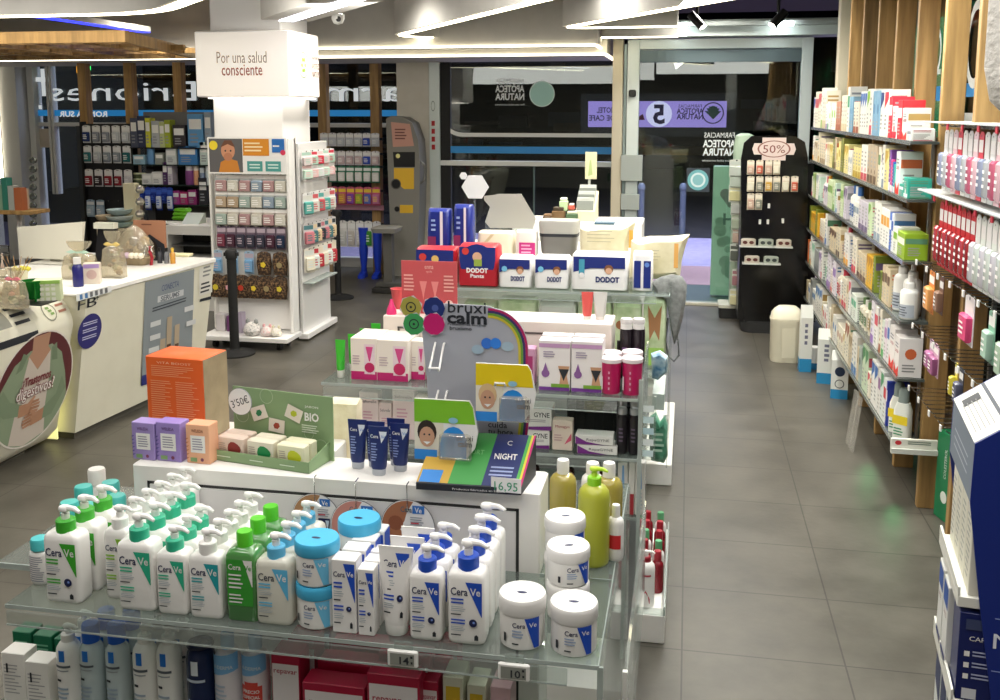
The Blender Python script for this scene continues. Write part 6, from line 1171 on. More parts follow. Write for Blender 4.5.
rows = ((125.5, ('#8a8f9a', '#c4c8cc', '#2a3a6a')), (146, ('#b8bcc0', '#2f6a6c', '#8c949c')), (170, ('#c8c4c6', '#8a2a34', '#3a2c30')), (201, ('#a8b8c4', '#2a2c34', '#5a3a3c')))
for j, (py, cols) in enumerate(rows):
    for i in range(5 if j < 3 else 2):
        x = x0+.07+(x1_-x0-.12)*i/4; hang('small pack with %s window on the pegboard rack, %s in the %s row' % (('grey', 'teal', 'dark red', 'black')[j], nth(i), nth(j)), x, Y+.04, zb(py), .1, .2, C(('#d6d6d4', '#dadada', '#e0dcda', '#8fa4b4')[j]), C(random.choice(cols), .2), header=C('#e4e4e2'))
    hooks(t, [x0+.07+(x1_-x0-.12)*i/4 for i in range(5)], Y+.1, zb(py)-.012, .09)
x0, x1_ = xat(129, Y, 1.7), xat(214, Y, 1.7)
t = thing('wall_shelving', 'dark shelving unit with five glass shelves of boxed goods', 'shelving')
mb = MB(); mb.box(x0, x1_, Y+.32, Y+.35, .2, zb(112, Y+.32), C('#6d6c6a', .6)); mb.box(x0+.1, (x0+x1_)/2+.0, Y+.31, Y+.319, .3, zb(150, Y+.31), C('#1c1a19')); mb.build('back_panel', t)
SH = [147.5, 164.5, 184.5, 204, 223]
for k, py in enumerate(SH): mb = MB(); mb.box(x0, x1_, Y, Y+.31, zb(py)-.012, zb(py), C('#22302e', .2) if k else M['black']); mb.build('shelf', t, smooth=0)
def bk(l, r, t_, k, hx, label, d=.12, draw=None, rnd_=False, dy=0.02):
    z = zb(SH[k]); x, w, h = fit(l, r, t_, Y+.02, z)
    if rnd_: return simple('small_tub', label, 'tub', (x, Y+dy+w/2, z), lambda m: (m.lathe([(w*.45, 0), (w*.5, .01), (w*.5, h*.72)], C(hx), n=14), m.lathe([(w*.46, h*.72), (w*.46, h), (0, h)], C(draw or '#e4e2de'), n=14)))
    return carton(label, w*.95, d, h, C(hx, .4), (x, Y+dy+d/2, z), draw or (lambda m, w, h: (m.r2(-w*.4, h*.55, w*.4, h*.85, C('#e6e6e2')), m.ln(-w*.35, h*.12, w*.3, h*.45, 3, C('#8a8c90')))))
P5 = [(131, 138, 118, 0, '#4a4f62', 'slate blue'), (138, 146, 116, 0, '#2c3350', 'dark blue'), (146, 151, 118, 0, '#c3c43a', 'yellow'), (152, 160, 121, 0, '#a9adb0', 'grey'), (160, 165, 122, 0, '#b4bd84', 'olive'), (165, 171, 120, 0, '#9aa82a', 'lime'),
      (173, 186, 125, 0, '#2f2a30', 'black'), (188, 204, 114, 0, '#5a94c4', 'blue and grey'), (205, 212, 112, 0, '#8a98a6', 'steel grey'),
      (133, 145, 155, 1, '#8fb4c4', 'pale blue'), (155, 164, 153, 1, '#8c9288', 'grey green'), (166, 177, 148, 1, '#c9cfcc', 'white and grey'), (178, 198, 146, 1, '#3a78b4', 'blue'), (200, 210, 142, 1, '#b9c8c2', 'pale green'),
      (142, 152, 174, 2, '#d2d4d0', 'white'), (152, 163, 172, 2, '#d6d6d2', 'white'), (163, 168, 162, 2, '#4a2a5a', 'dark purple'), (168, 173, 165, 2, '#c8c0cc', 'lilac'), 
      (172, 180, 191, 3, '#a83a8a', 'magenta'), (180, 188, 192, 3, '#b02a6a', 'crimson'), (188, 197, 190, 3, '#8a2a6a', 'plum'), (199, 208, 178, 3, '#26262e', 'black')]
for i, (l, r, t_, k, hx, nm) in enumerate(P5): bk(l, r, t_, k, hx, '%s box on the %s shelf of the dark shelving, %s along overall' % (nm, nth(k), nth(i)))
for i in range(8): l = 123.5+5.2*(i % 4); z = zb(184.5)+.065*(i//4); x, w, h = fit(l, l+5, 0, Y+.02, z); simple('small_tub', 'small green and white tub stacked on third shelf, %s of eight' % nth(i), 'tub', (max(x, x0+.03)+.001, Y+.06, z), lambda m: (m.lathe([(.03, 0), (.03, .045)], C('#4f5a3a'), n=12), m.lathe([(.032, .045), (.032, .062), (0, .062)], C('#d2d6b0'), n=12)))
bk(146, 153, 138, 1, '#6a9ac8', 'round blue bottle on the second shelf of dark shelving', rnd_=True, draw='#2f6ab0')
for i, (l, r, t_, hx, hc) in enumerate(((184, 193, 165, '#8a4a8a', '#e0dce0'), (193, 198, 165, '#d8a07a', '#efe4d8'), (199, 204, 168, '#7a8aa0', '#c9d0d4'), (205, 210, 166, '#b9c4c8', '#e2e6e6'))): bk(l, r, t_, 2, hx, 'round tub on the third shelf near the pillar, %s from left' % nth(i), rnd_=True, draw=hc)
for i in range(6): hang('royal blue pack hanging between the green tubs and magenta boxes, %s along' % nth(i), xat(142+5.5*i, Y, 1.4), Y-.02, zb(187), .07, .26 if i % 2 else .18, C('#24409c'), C('#cfd8ea' if i % 2 else '#1d3488', .25), header=C('#3a60c0'))
for i in range(3): x, w, h = fit(171, 190, 208-4*i, 9.6, .9); simple('green_packet', 'bright green packet piled on the white cabinet, %s from the bottom' % nth(i), 'packet', (xat(181+i, 9.6, 1.1), 9.6, at(181, 213-4.5*i, y=9.6).z), lambda m: m.loft([(0, .15, .09, .02), (.02, .18, .11, .025), (.04, .15, .09, .02)], C('#6fc02a', .35), n=2))
# white cabinet with an open black bay
t = thing('drawer_cabinet', 'low white cabinet with an open black bay beside the pillar', 'cabinet'); Yc = 9.0; a = at(168, 300, y=Yc); b = at(213, 224, y=Yc)
mb = MB(); x0, x1_, zt_ = a.x, b.x, at(190, 226, y=Yc).z; za2, zb2 = at(190, 258, y=Yc).z, at(190, 235, y=Yc).z
mb.box(x0, x1_, Yc, Yc+.75, 0, za2, OFF); mb.box(x0, x0+.03, Yc, Yc+.75, za2, zb2, OFF); mb.box(x1_-.03, x1_, Yc, Yc+.75, za2, zb2, OFF); mb.box(x0, x1_, Yc, Yc+.75, zb2, zt_, OFF); mb.box(x0+.03, x1_-.03, Yc+.3, Yc+.33, za2, zb2, M['black']); mb.build('cabinet_body', t, smooth=0)
mb = MB(); mb.box(x0+.04, x1_-.04, Yc+.05, Yc+.29, (za2+zb2)/2-.005, (za2+zb2)/2+.006, C('#6a6c70', .3, .6)); mb.build('inner_rail', t)
for i in range(3):
    o = bpy.data.objects['green_packet' if i == 0 else 'green_packet.%03d' % i]; o.location = (xat(181+i, Yc+.5, zt_+.05), Yc+.5, zt_+.001+.041*i)
simple('white_paper', 'white paper sheets lying on the white cabinet', 'paper', (xat(172, Yc+.2, zt_), Yc+.2, zt_), lambda m: m.box(-.14, .14, -.1, .1, 0, .012, W, .002)); simple('tilted_tablet', 'pale tilted card holder on the white cabinet near pillar', 'holder', (xat(190, Yc+.2, zt_), Yc+.15, zt_), lambda m: m.prism([(0, 0), (.16, 0), (.16, .1), (.14, .1)], -.07, .12, C('#c9d2cc'), 'x'))
# bowls and silver garland
Yb = 8.6
t = thing('display_pedestal', 'cream pedestal carrying stacked ceramic bowls behind the counter', 'pedestal'); mb = MB(); x = xat(115, Yb, 1.2); zp = at(115, 229, y=Yb).z; mb.box(x-.22, x+.2, Yb, Yb+.3, 0, zp, C('#b9ad94'), .005); mb.build('pedestal_body', t)
for i, (px, py, r, hx) in enumerate(((104, 228, .09, '#9a8268'), (104, 221, .09, '#b3a084'), (119, 228, .13, '#8fa8a8'), (119, 219, .13, '#c4cecb'), (119, 212, .125, '#a9bcbb'))):
    x = xat(px, Yb+.12, 1.1); z = zp+.062*(i if i < 2 else i-2); simple('ceramic_bowl', '%s bowl in the %s stack, %s from bottom' % (('brown', 'tan', 'slate green', 'pale grey', 'sage')[i], 'narrow' if i < 2 else 'wide', nth(i if i < 2 else i-2)), 'bowl', (x, Yb+.12+(.0), z), lambda m: m.lathe([(r*.5, 0), (r*.85, .02), (r, .055), (r*.96, .058), (r*.8, .03), (0, .02)], C(hx, .3), n=20))
simple('cream_column', 'cream perforated column box next to the silver garland', 'box', (xat(129, 8.75, 1.2), 8.8, 0), lambda m: m.box(-.07, .06, -.04, .04, 0, at(129, 183, y=8.8).z, C('#cfc6a4'), .004))
for k in range(6): z = at(143, 189+12*k, y=8.7).z; simple('silver_bauble', 'silver round bauble beside the cream column, %s from the top' % nth(k), 'bauble', (xat(140, 8.65, z), 8.65, z-.045), lambda m: m.lathe([(.0, 0), (.03, .01), (.045, .04), (.035, .07), (.012, .085), (0, .09)], C('#c9c4b8', .2, .7), n=14), group='silver baubles')
for k in range(8): z = at(30, 160+9*k, y=9.0).z; x = xat(33, 9.0, z); simple('glass_bauble', 'shiny glass bauble on the garland by left window, %s from top' % nth(k), 'bauble', (x, 9.0, z-.04), lambda m: m.lathe([(.0, 0), (.03, .012), (.04, .038), (.025, .065), (0, .075)], C('#a8b0ae', .08, .8), n=12))
# shelf with cartons at far left
t = thing('wooden_wall_shelf', 'short pale wood shelf at the photo\'s left border', 'shelf'); Yw = 8.2; z = at(10, 211, y=Yw).z; xs = xat(30, Yw, z); mb = MB(); mb.box(xs-.9, xs, Yw, Yw+.3, z-.035, z, M['wood'], .003); mb.build('shelf_board', t); mb = MB(); mb.box(xs-.3, xs-.27, Yw+.2, Yw+.24, 0, z-.036, W); mb.build('shelf_post', t)
for i, (l, r, t_, hx) in enumerate(((-3, 3, 185, '#7fa08a'), (2, 8, 178, '#2f7a6a'), (8, 14, 186, '#a4aaa6'), (14, 22, 188, '#a8603c'), (12, 17, 190, '#c4b09a'))):
    x, w, h = fit(l, r, t_, Yw+.05, z); carton('%s carton on the pale wood shelf at far left' % ('grey-green', 'teal', 'pale grey', 'rust brown', 'beige')[i], w*.95, .08, h, C(hx), (x, Yw+.1+(.1 if i == 4 else 0), z))
# ================================================================== STAND IN FRONT OF THE PILLAR
Ys = 7.72; x0, x1_ = xat(207, Ys, 1), xat(291, Ys, 1); zt_ = at(245, 138, y=Ys).z
t = thing('baby_stand', 'white wheeled stand of hanging baby goods before the pillar', 'display stand')
mb = MB(); mb.box(x0+.0, x1_, Ys+.12, Ys+.15, .12, zt_, W, .004); mb.box(x1_-.03, x1_, Ys, Ys+.15, .12, zt_, W, .004); mb.box(x0, x0+.02, Ys+.06, Ys+.15, .12, zt_, OFF, .004); mb.build('frame', t)
mb = MB(); zf = at(250, 340, y=Ys-.25).z+.03; mb.box(x0, x1_+.02, Ys-.2, Ys+.119, .075, .115, W, .004); mb.build('base_shelf', t)
for x in (x0+.1, x1_-.08):
    for y in (Ys-.12, Ys+.05): mb = MB(); mb.tube([(x-.015, y, .035), (x+.015, y, .035)], .034, M['black'], 14); mb.build('caster', t)
a = at(210, 172, y=Ys-.01); b = at(285, 139, y=Ys-.01); mb = MB(); mb.box(a.x-.01, b.x+.01, Ys-.01, Ys+.0, a.z-.012, b.z+.012, W); mb.face(-.0105+Ys); w = b.x-a.x; h = b.z-a.z
mb.r2(a.x, a.z, a.x+w*.44, b.z, C('#5d5b5c')); cx = a.x+w*.25; mb.p2([(cx-w*.13, a.z), (cx+w*.15, a.z), (cx+w*.12, a.z+h*.34), (cx+.0, a.z+h*.42), (cx-w*.1, a.z+h*.3)], C('#c9802c')); mb.c2(cx, a.z+h*.64, h*.26, C('#c98e6c'), .85, 20); mb.p2([(cx-h*.24, a.z+h*.74), (cx-h*.1, a.z+h*.95), (cx+h*.12, a.z+h*.95), (cx+h*.24, a.z+h*.74), (cx, a.z+h*.84)], C('#6a4028')); mb.c2(cx-h*.08, a.z+h*.64, h*.03, INK, 1, 8); mb.c2(cx+h*.09, a.z+h*.64, h*.03, INK, 1, 8); mb.c2(cx, a.z+h*.46, h*.12, C('#b87a5a'), 1.2, 12); mb.c2(a.x+w*.06, b.z-h*.2, h*.14, C('#e8cf2a'), 1, 14)
mb.r2(a.x+w*.45, a.z+h*.5, a.x+w*.79, b.z, C('#d88a1a')); mb.ln(a.x+w*.47, a.z+h*.6, a.x+w*.76, a.z+h*.92, 3, C('#f4dcb0')); mb.r2(a.x+w*.83, a.z+h*.6, a.x+w*.99, b.z, C('#1f6cb8')); mb.ln(a.x+w*.84, a.z+h*.74, a.x+w*.97, a.z+h*.84, 1, W); mb.c2(a.x+w*.97, a.z+h*.6, h*.08, C('#d83a5a'))
for k in (0, 1): mb.r2(a.x+w*(.5+.24*k), a.z+h*.04, a.x+w*(.7+.24*k), a.z+h*.34, C('#4a9a94')); mb.ln(a.x+w*(.53+.24*k), a.z+h*.1, a.x+w*(.67+.24*k), a.z+h*.28, 2, C('#cfe6e0'))
mb.build('baby_poster', t, smooth=0)
zrow = [173, 189.5, 207, 226.5, 252, 276]; nr = [6, 6, 6, 7, 5, 6]
cl = [('#b9bfbd', '#a8b4ae'), ('#aeb4b4', '#b8a4a0'), ('#c4bbb2', '#b09a8c'), ('#6a5a6a', '#2f3040'), ('#9cb8d0', '#8aa078'), ('#3a2a1c', '#5a4028')]
for j, py in enumerate(zrow):
    z = at(245, py, y=Ys).z; n = nr[j]; x0r = xat(208 if j > 3 else 212, Ys, z); x1r = xat(283, Ys, z); xs_ = [x0r+.05+(x1r-x0r-.1)*i/(n-1) for i in range(n)]
    for i, x in enumerate(xs_):
        lp = j == 5 or (j == 4 and i > 2); h = .175 if j < 3 else .2
        if j == 5: h = .2
        wn = C(random.choice(('#9fb0a8', '#b08c8c', '#8c9cac', '#d0ccc0', '#b09a80')) if j < 3 else random.choice(('#4a2a3a', '#22304a', '#7a3a4a', '#3a3a48')) if j == 3 else random.choice(('#7aa8d0', '#9ab060', '#c8d8e4')), .25)
        if lp: 
            o = simple('leopard_pouch', 'brown leopard-print pouch hanging in %s row, %s from left' % (nth(j), nth(i)), 'pouch', (x, Ys+.05, z), lambda m: (m.loft([(-h, .11, .03, .01), (-h*.5, .13, .045, .012), (-h*.08, .12, .02, .008), (0, .05, .01, .004)], M['leopard'], n=2), m.face(-.024), m.c2(0, -h*.55, .026, C(('#d8c23a', '#d8a0a8', '#c8402a', '#e6c83a', '#9a8a60')[i % 5]), 1, 5 if i % 2 else 10)))
        else: hang('%s baby pack hanging on the wheeled stand, %s in %s row' % (('clear', 'clear and white', 'cream', 'dark', 'blue', '')[j], nth(i), nth(j)), x, Ys+.07, z, .118 if j < 3 else .085, h, C(cl[j][0]), wn, header=C('#f0eeea' if j < 3 else '#b9a8b4'))
    hooks(t, xs_, Ys+.12, z-.012, .08)
for i, (px, r, hx, nm) in enumerate(((252, .075, '#8e9190', 'grey'), (267, .055, '#dba8a8', 'pink'), (276, .05, '#d8d2b4', 'cream'))):
    x = xat(px, Ys-.12, .2); simple('plush_toy', '%s plush toy sitting on the base of the wheeled stand' % nm, 'plush toy', (x, Ys-.12, .116), lambda m: (m.lathe([(0, 0), (r*.8, .01), (r, r*.6), (r*.8, r*1.2), (r*.4, r*1.5), (0, r*1.6)], noise_mat('plush', [hx, '#e6e0dc', hx], 50, (.9, .9), bump=.5), n=18), m.lathe([(0, r*1.3), (r*.25, r*1.45), (r*.2, r*1.8), (0, r*1.95)], C(hx, .9), -r*.5, 0, 10), m.lathe([(0, r*1.3), (r*.25, r*1.45), (r*.2, r*1.8), (0, r*1.95)], C(hx, .9), r*.5, 0, 10)))
for i, (l, r, t_, hx) in enumerate(((214, 224, 315, '#c8c2c4'), (225, 232, 317, '#6a3a6a'), (233, 240, 316, '#5a4a6a'), (237, 243, 313, '#b0a4b8'))):
    x, w, h = fit(l, r, t_, Ys-.05, .116); carton('%s carton on the base of the wheeled stand' % ('white and purple', 'dark purple', 'violet', 'lilac grey')[i], w*.9, .08, h, C(hx), (x, Ys-.0-.04*(i == 3)+.02, .116))
# goods hanging on the aisle-facing side of the pillar
xs = -3.262; t = thing('side_panel_rack', 'white rack panel on the aisle-facing side of the pillar', 'display rack')
zt_ = at(310, 142, x=xs).z; mb = MB(); mb.box(xs-.04, xs, 7.95, 8.62, .06, zt_, W, .004); mb.box(xs-.04, xs+.05, 7.93, 8.66, .02, .07, W, .004); mb.build('panel', t)
mb = MB(); mb.box(xs+.001, xs+.1, 7.96, 8.55, at(305, 276, x=xs).z-.06, at(305, 276, x=xs).z-.05, M['edge']); mb.build('clear_tray', t)
for j, (py, n, h, cs, cardc) in enumerate(((150, 5, .14, ('#d8c8c8', '#a8c8b8', '#c83a4a'), '#e6e4e2'), (163, 5, .14, ('#c8e0d0', '#e0b8b8', '#dcdcdc'), '#e4e6e4'), (192, 5, .2, ('#5aa8a0', '#d8d4cc', '#c85a60'), '#e0dedc'), (222, 7, .2, ('#c87a84', '#4a7a80', '#e0c8a0', '#333a40'), '#c8c4c4'), (247, 6, .22, ('#e6e0cc', '#dfe4e0', '#c03a44'), '#e9e4d8'))):
    for i in range(n):
        y = 8.0+.55*i/(n-1); z = at(305, py, x=xs).z; hang('pack hanging on the pillar side, %s from near edge in %s row' % (nth(i), nth(j)), xs+.05, y, z, .11, h, C(cardc), C(cs[i % len(cs)], .3), rz=R(60), header=C(cs[(i+1) % len(cs)]))
    hooks(t, [xs], 8.0, z-.01, .09, (1, 0))
# hanging display between the oak posts right of the pillar
Yd = 11.2; t = thing('post_rack', 'wire rack of hanging packs between two oak posts', 'display rack'); xa2, xb2 = xat(318, Yd, 1.5), xat(379, Yd, 1.5)
mb = MB()
for py in (138, 153, 166, 190, 224): z = at(350, py, y=Yd).z; mb.box(xa2, xb2, Yd+.13, Yd+.15, z-.03, z, C('#2a2a2c', .4))
mb.box(xa2, xb2, Yd+.14, Yd+.16, at(350, 211, y=Yd).z, at(350, 206, y=Yd).z, C('#c890a0')); mb.build('rails', t)
cs5 = [('#dcdce0', '#c8ccd4'), ('#e0dcde', '#d0b8bc'), ('#2f7a5a', '#e6e4e0'), ('#c85a7a', '#7a5ab0'), ('#e2e0dc', '#c8c8c4')]
for j, (py, h) in enumerate(((133, .16), (151, .17), (166, .2), (187, .22), (221, .32))):
    z = at(350, py, y=Yd).z; n = 7; 
    for i in range(n):
        x = xa2+.06+(xb2-xa2-.12)*i/(n-1); c2_ = cs5[j][1]
        if j < 2 and i == 5: c2_ = '#2a4ab8'
        if j == 3: c2_ = ('#b04a80', '#6a5ab8', '#c88a50', '#8a4ab0', '#a0b040', '#5a6ab8', '#c87aa0')[i]
        if j == 4: c2_ = ('#c8c4c0', '#3a3a3c', '#d8d8d4', '#d0c8c0', '#e2e0da', '#4aa03a', '#c0342c')[i]
        hang('pack between the oak posts, %s from left in %s row' % (nth(i), nth(j)), x, Yd+.05, z, .1, h, C(cs5[j][0]), C(c2_, .3), header=C('#e8c83a' if j == 3 else '#efefec'))
    hooks(t, [xa2+.06+(xb2-xa2-.12)*i/6 for i in range(7)], Yd+.13, z-.012, .09)
for i, px in enumerate((362, 376)):
    x = xat(px, Yd, .5); simple('stocking_leg', 'royal blue stocking display leg under the post rack, %s one' % ('left' if i == 0 else 'right'), 'mannequin leg', (x, Yd+.05, 0), lambda m: (m.lathe([(.035, .06), (.035, .12), (.055, .32), (.05, .4), (.06, .6)], C('#1f3fc0', .35), n=16), m.loft([(0, .08, .2, .03, 0, -.05), (.03, .08, .2, .03, 0, -.05), (.07, .07, .09, .03, 0, 0)], C('#1f3fc0', .35), n=3)))
# ---- queue posts
for (px, py, pt, lb) in ((235, 349, 250, 'black queue post standing in front of the wheeled baby stand'), (338.5, 298, 210, 'black queue post in front of the rack between oak posts')):
    p = at(px, py+(5 if py > 320 else 0), z=0); h = at(px, pt, y=p.y).z; t = thing('queue_post', lb, 'post', tuple(p)); mb = MB(); mb.lathe([(.165, 0), (.165, .012), (.12, .03), (.045, .04), (.04, .05)], M['blackmat'], n=28); mb.build('base', t)
    mb = MB(); mb.lathe([(.038 if py > 320 else .033, .04), (.038 if py > 320 else .033, h-.07)], M['blackmat'], n=18); mb.build('pole', t); mb = MB(); mb.lathe([(.045, h-.07), (.048, h-.06), (.048, h-.01), (.04, h), (0, h)], M['blackmat'], n=18); mb.box(-.058, .058, -.02, .02, h-.05, h-.02, M['blackmat']); mb.build('belt_head', t)
# ---- kiosk
Yk = 10.72; t = thing('blood_pressure_kiosk', 'tall grey and yellow weighing and blood pressure kiosk', 'kiosk'); 
def kp(px, py): p = at(px, py, y=Yk); return (p.x, p.z)
gk = C('#77756f', .45); kx0, kx1 = kp(387, 200)[0], kp(419, 200)[0]
side = [(10.72, .12), (10.72, at(400, 118, y=Yk).z), (10.76, at(400, 115, y=Yk).z), (10.86, at(400, 117, y=Yk).z), (10.98, at(400, 135, y=Yk).z), (11.02, at(400, 165, y=Yk).z), (11.0, .12)]
mb = MB(); mb.prism([kp(*q) for q in ((392, 276), (389, 200), (387, 150), (386, 119), (391, 116), (403, 117), (412, 123), (418, 140), (420, 170), (419, 215), (416, 276))], Yk, Yk+.3, gk, 'y'); mb.build('tower', t)
mb = MB(); mb.face(Yk-.001); mb.p2([kp(*q) for q in ((391, 122), (410, 124), (414, 146), (393, 147))], C('#b98a7c')); a = kp(395, 140); b = kp(410, 128); mb.ln(a[0], a[1], b[0], b[1], 4, C('#6a4038')); mb.build('notice', t)
mb = MB(); mb.face(Yk-.002); mb.p2([kp(*q) for q in ((393, 152), (415, 152), (415, 167), (394, 167))], M['black']); a = kp(398, 156); mb.c2(a[0], a[1], .025, C('#e0d890')); mb.build('screen', t); mb = MB(); mb.face(Yk-.002); mb.p2([kp(*q) for q in ((394, 168), (414, 168), (414, 189), (404, 189), (394, 180))], C('#d0a628')); mb.build('control_panel', t); mb = MB(); mb.face(Yk-.002); mb.p2([kp(*q) for q in ((400, 205), (413, 205), (413, 213), (400, 213))], C('#d0a628')); mb.build('yellow_sticker', t)
mb = MB(); a = kp(396, 184); b = kp(397, 209); mb.face(Yk-.003); mb.c2(a[0], a[1], .055, M['black']); mb.c2(b[0], b[1], .03, M['black']); mb.ring(a[0], a[1], .06, .012, C('#4a4844')); mb.build('cuff_opening', t)
mb = MB(); a = kp(385, 226); b = kp(407, 220); mb.loft([(a[1]-.02, b[0]-a[0], .3, .04), (a[1]+.03, b[0]-a[0]+.03, .34, .05), (a[1]+.04, b[0]-a[0]-.02, .3, .04)], C('#8f8d86', .4), (a[0]+b[0])/2, Yk-.35); mb.box(kp(394, 250)[0], kp(402, 250)[0], Yk-.4, Yk-.3, .1, a[1]-.02, C('#5a5853')); mb.build('seat', t)
mb = MB(); mb.box(kp(385, 270)[0], kx1+.05, Yk-.5, Yk+.3, 0, .06, C('#2e2d2b', .4), .01); mb.box(kp(385, 270)[0]+.03, kx1, Yk-.45, Yk+.25, .06, .115, C('#4a4945', .4), .01); mb.build('base_plate', t)
mb = MB(); a = kp(422, 160); b = kp(422, 185); mb.tube([(kx1-.01, Yk+.05, a[1]), (kx1+.06, Yk+.02, a[1]-.05), (kx1+.06, Yk+.02, b[1]+.05), (kx1-.01, Yk+.05, b[1])], .014, gk); mb.build('side_handle', t)
# ================================================================== RIGHT WALL SHELVING
LV = [.35, .675, .967, 1.265, 1.57, 1.85]; XF = 1.05; YN, YFR = 5.06, 9.02
LN_ = ['lowest', 'second', 'third', 'fourth', 'fifth', 'top']
t = thing('wall_shelving', 'long glass and metal wall shelving of boxed goods between the wooden fins', 'shelving')
for k, z in enumerate(LV):
    mb = MB(); mb.box(XF, FINX0-.004, YN, YFR, z-.014, z-.001, C('#5c625e', .25, .3) if k < 5 else C('#4a504d', .3)); mb.box(XF-.006, XF-.0005, YN, YFR, z-.018, z+.004, C('#a8aca8', .25, .7)); mb.build('shelf', t, smooth=0)
for Y in (5.125, 6.3, 7.47, 8.65): mb = MB(); mb.box(FINX0-.02, FINX0-.006, Y+.0, Y+.02, .3, 1.9, M['steel']); mb.build('upright', t)
def prt(kind, hx):
    c = C(hx, .45)
    def f(m, w, h):
        if kind == 0: m.r2(-w*.46, h*.55, w*.46, h*.8, c); m.ln(-w*.35, h*.1, w*.35, h*.45, 4, C('#b0aca6'))
        elif kind == 1: m.r2(-w*.46, 0.004, w*.46, h*.22, c); m.ln(-w*.35, h*.4, w*.35, h*.85, 4, C('#a8a6a2')); m.c2(0, h*.32, w*.14, c, 1, 10)
        elif kind == 2: m.c2(0, h*.6, w*.3, c, 1, 12); m.ln(-w*.35, h*.12, w*.35, h*.35, 3, C('#a8a6a2'))
        else: m.quad((-w*.46, h*.6), (w*.46, h*.8), (w*.46, h*.95), (-w*.46, h*.95), c); m.ln(-w*.35, h*.15, w*.3, h*.5, 4, C('#9a9a98'))
    return f
random.seed(21)
PAL = {5: [('cream', '#ddd6c4', '#c8b890'), ('white', '#e6e4de', '#2f4a8a'), ('pale blue', '#7fa8c4', '#5a8ab0'), ('grey', '#a9aaa4', '#6a6c6c'), ('lime and white', '#e2e4da', '#7fb020'), ('white and lilac', '#e4e0e2', '#8a6aa0'), ('peach brown', '#b8846a', '#9a5a40'), ('white and teal', '#e0e4e0', '#3a9a8a')],
       4: [('cream', '#ddd4bc', '#b89a60'), ('beige', '#d6cab0', '#8a7450'), ('white', '#e2dfd8', '#7a8a9a'), ('brown striped', '#bcaa90', '#6a543c'), ('pale yellow', '#e0d490', '#b89a30'), ('olive', '#7d7f3a', '#5a5c20')],
       3: [('cream and green', '#dfdcc8', '#4a9a6a'), ('mint', '#c4dccb', '#3f8f72'), ('white and rose', '#e6dcd6', '#c85a6a'), ('pale green', '#c9d8b0', '#6fa03a'), ('white', '#e6e4dc', '#8a9aa8'), ('lilac white', '#cdc6d0', '#6a5a7a'), ('lime', '#93a83a', '#5f7a1c')],
       2: [('golden yellow', '#d8a82a', '#b07a10'), ('olive green', '#78862a', '#4f5c14'), ('mint and white', '#bcd8c4', '#3f9a7a'), ('beige', '#d0c0a0', '#5a3a2a'), ('cream and brown', '#d8ccb0', '#4a3428'), ('white and violet', '#dcd6dc', '#7a5a9a')],
       1: [('orange', '#d8702a', '#b04a10'), ('cream', '#dfd6c0', '#b8a070'), ('grey', '#8f9494', '#5a6264'), ('pale sage', '#c0ccb8', '#5a7a62'), ('white and coral', '#e4dad2', '#d86a5a'), ('white and mint', '#e0e6dc', '#5fae88'), ('white and lilac', '#e2dce4', '#8f6ab0')],
       0: [('grey', '#9a9c98', '#5c605e'), ('beige', '#c8b898', '#9a8460'), ('white', '#e2e0d8', '#4a7ab0'), ('pale green', '#c4d4b8', '#4f8a5a'), ('white and gold', '#e4dcc4', '#c8a040'), ('grey green', '#a4b0a6', '#4a5a52')]}
def hstyle(k, Y): return {5: (.17, .33), 4: (.16, .25), 3: (.15, .24), 2: (.14, .24), 1: (.15, .26), 0: (.15, .27)}[k]
def rcarton(label, Y, k, w, h, hx, draw, d=.11, x=None):
    rs = random.Random(int(Y*1000)+k); sd = rs.choice(('#8a8c90', '#b04a5a', '#3a6a9a', '#5a8a6a', '#a88a50', '#6a5a7a', '#c8643a'))
    def dr(m, w_, h_):
        draw(m, w_, h_); keep = m.m.copy(); m.m = keep @ Matrix.Translation((w_/2, 0, 0)) @ Matrix.Rotation(R(90), 4, 'Z'); m.face(-.0006)
        q = rs.random()
        if q < .35: m.r2(-d/2+.004, h_*.62, d/2-.004, h_*.82, C(sd)); m.ln(-d*.35, h_*.15, d*.35, h_*.5, 4, C('#9a9894'))
        elif q < .7: m.ln(-d*.4, h_*.7, d*.35, h_*.9, 2, C(sd)); m.ln(-d*.4, h_*.1, d*.35, h_*.6, 6, C('#a5a39e')); m.r2(-d*.4, h_*.02, d*.4, h_*.08, C(sd))
        else: m.c2(0, h_*.6, d*.25, C(sd), 1, 12); m.ln(-d*.35, h_*.12, d*.35, h_*.35, 3, C('#8c8a88'))
        m.m = keep
    draw0 = draw; return carton(label, w-.004, d, h, C(hx, .45), (XF+.008+d/2 if x is None else x, Y+w/2, LV[k]), dr, rz=R(-90))
def special(k, Y):
    return None
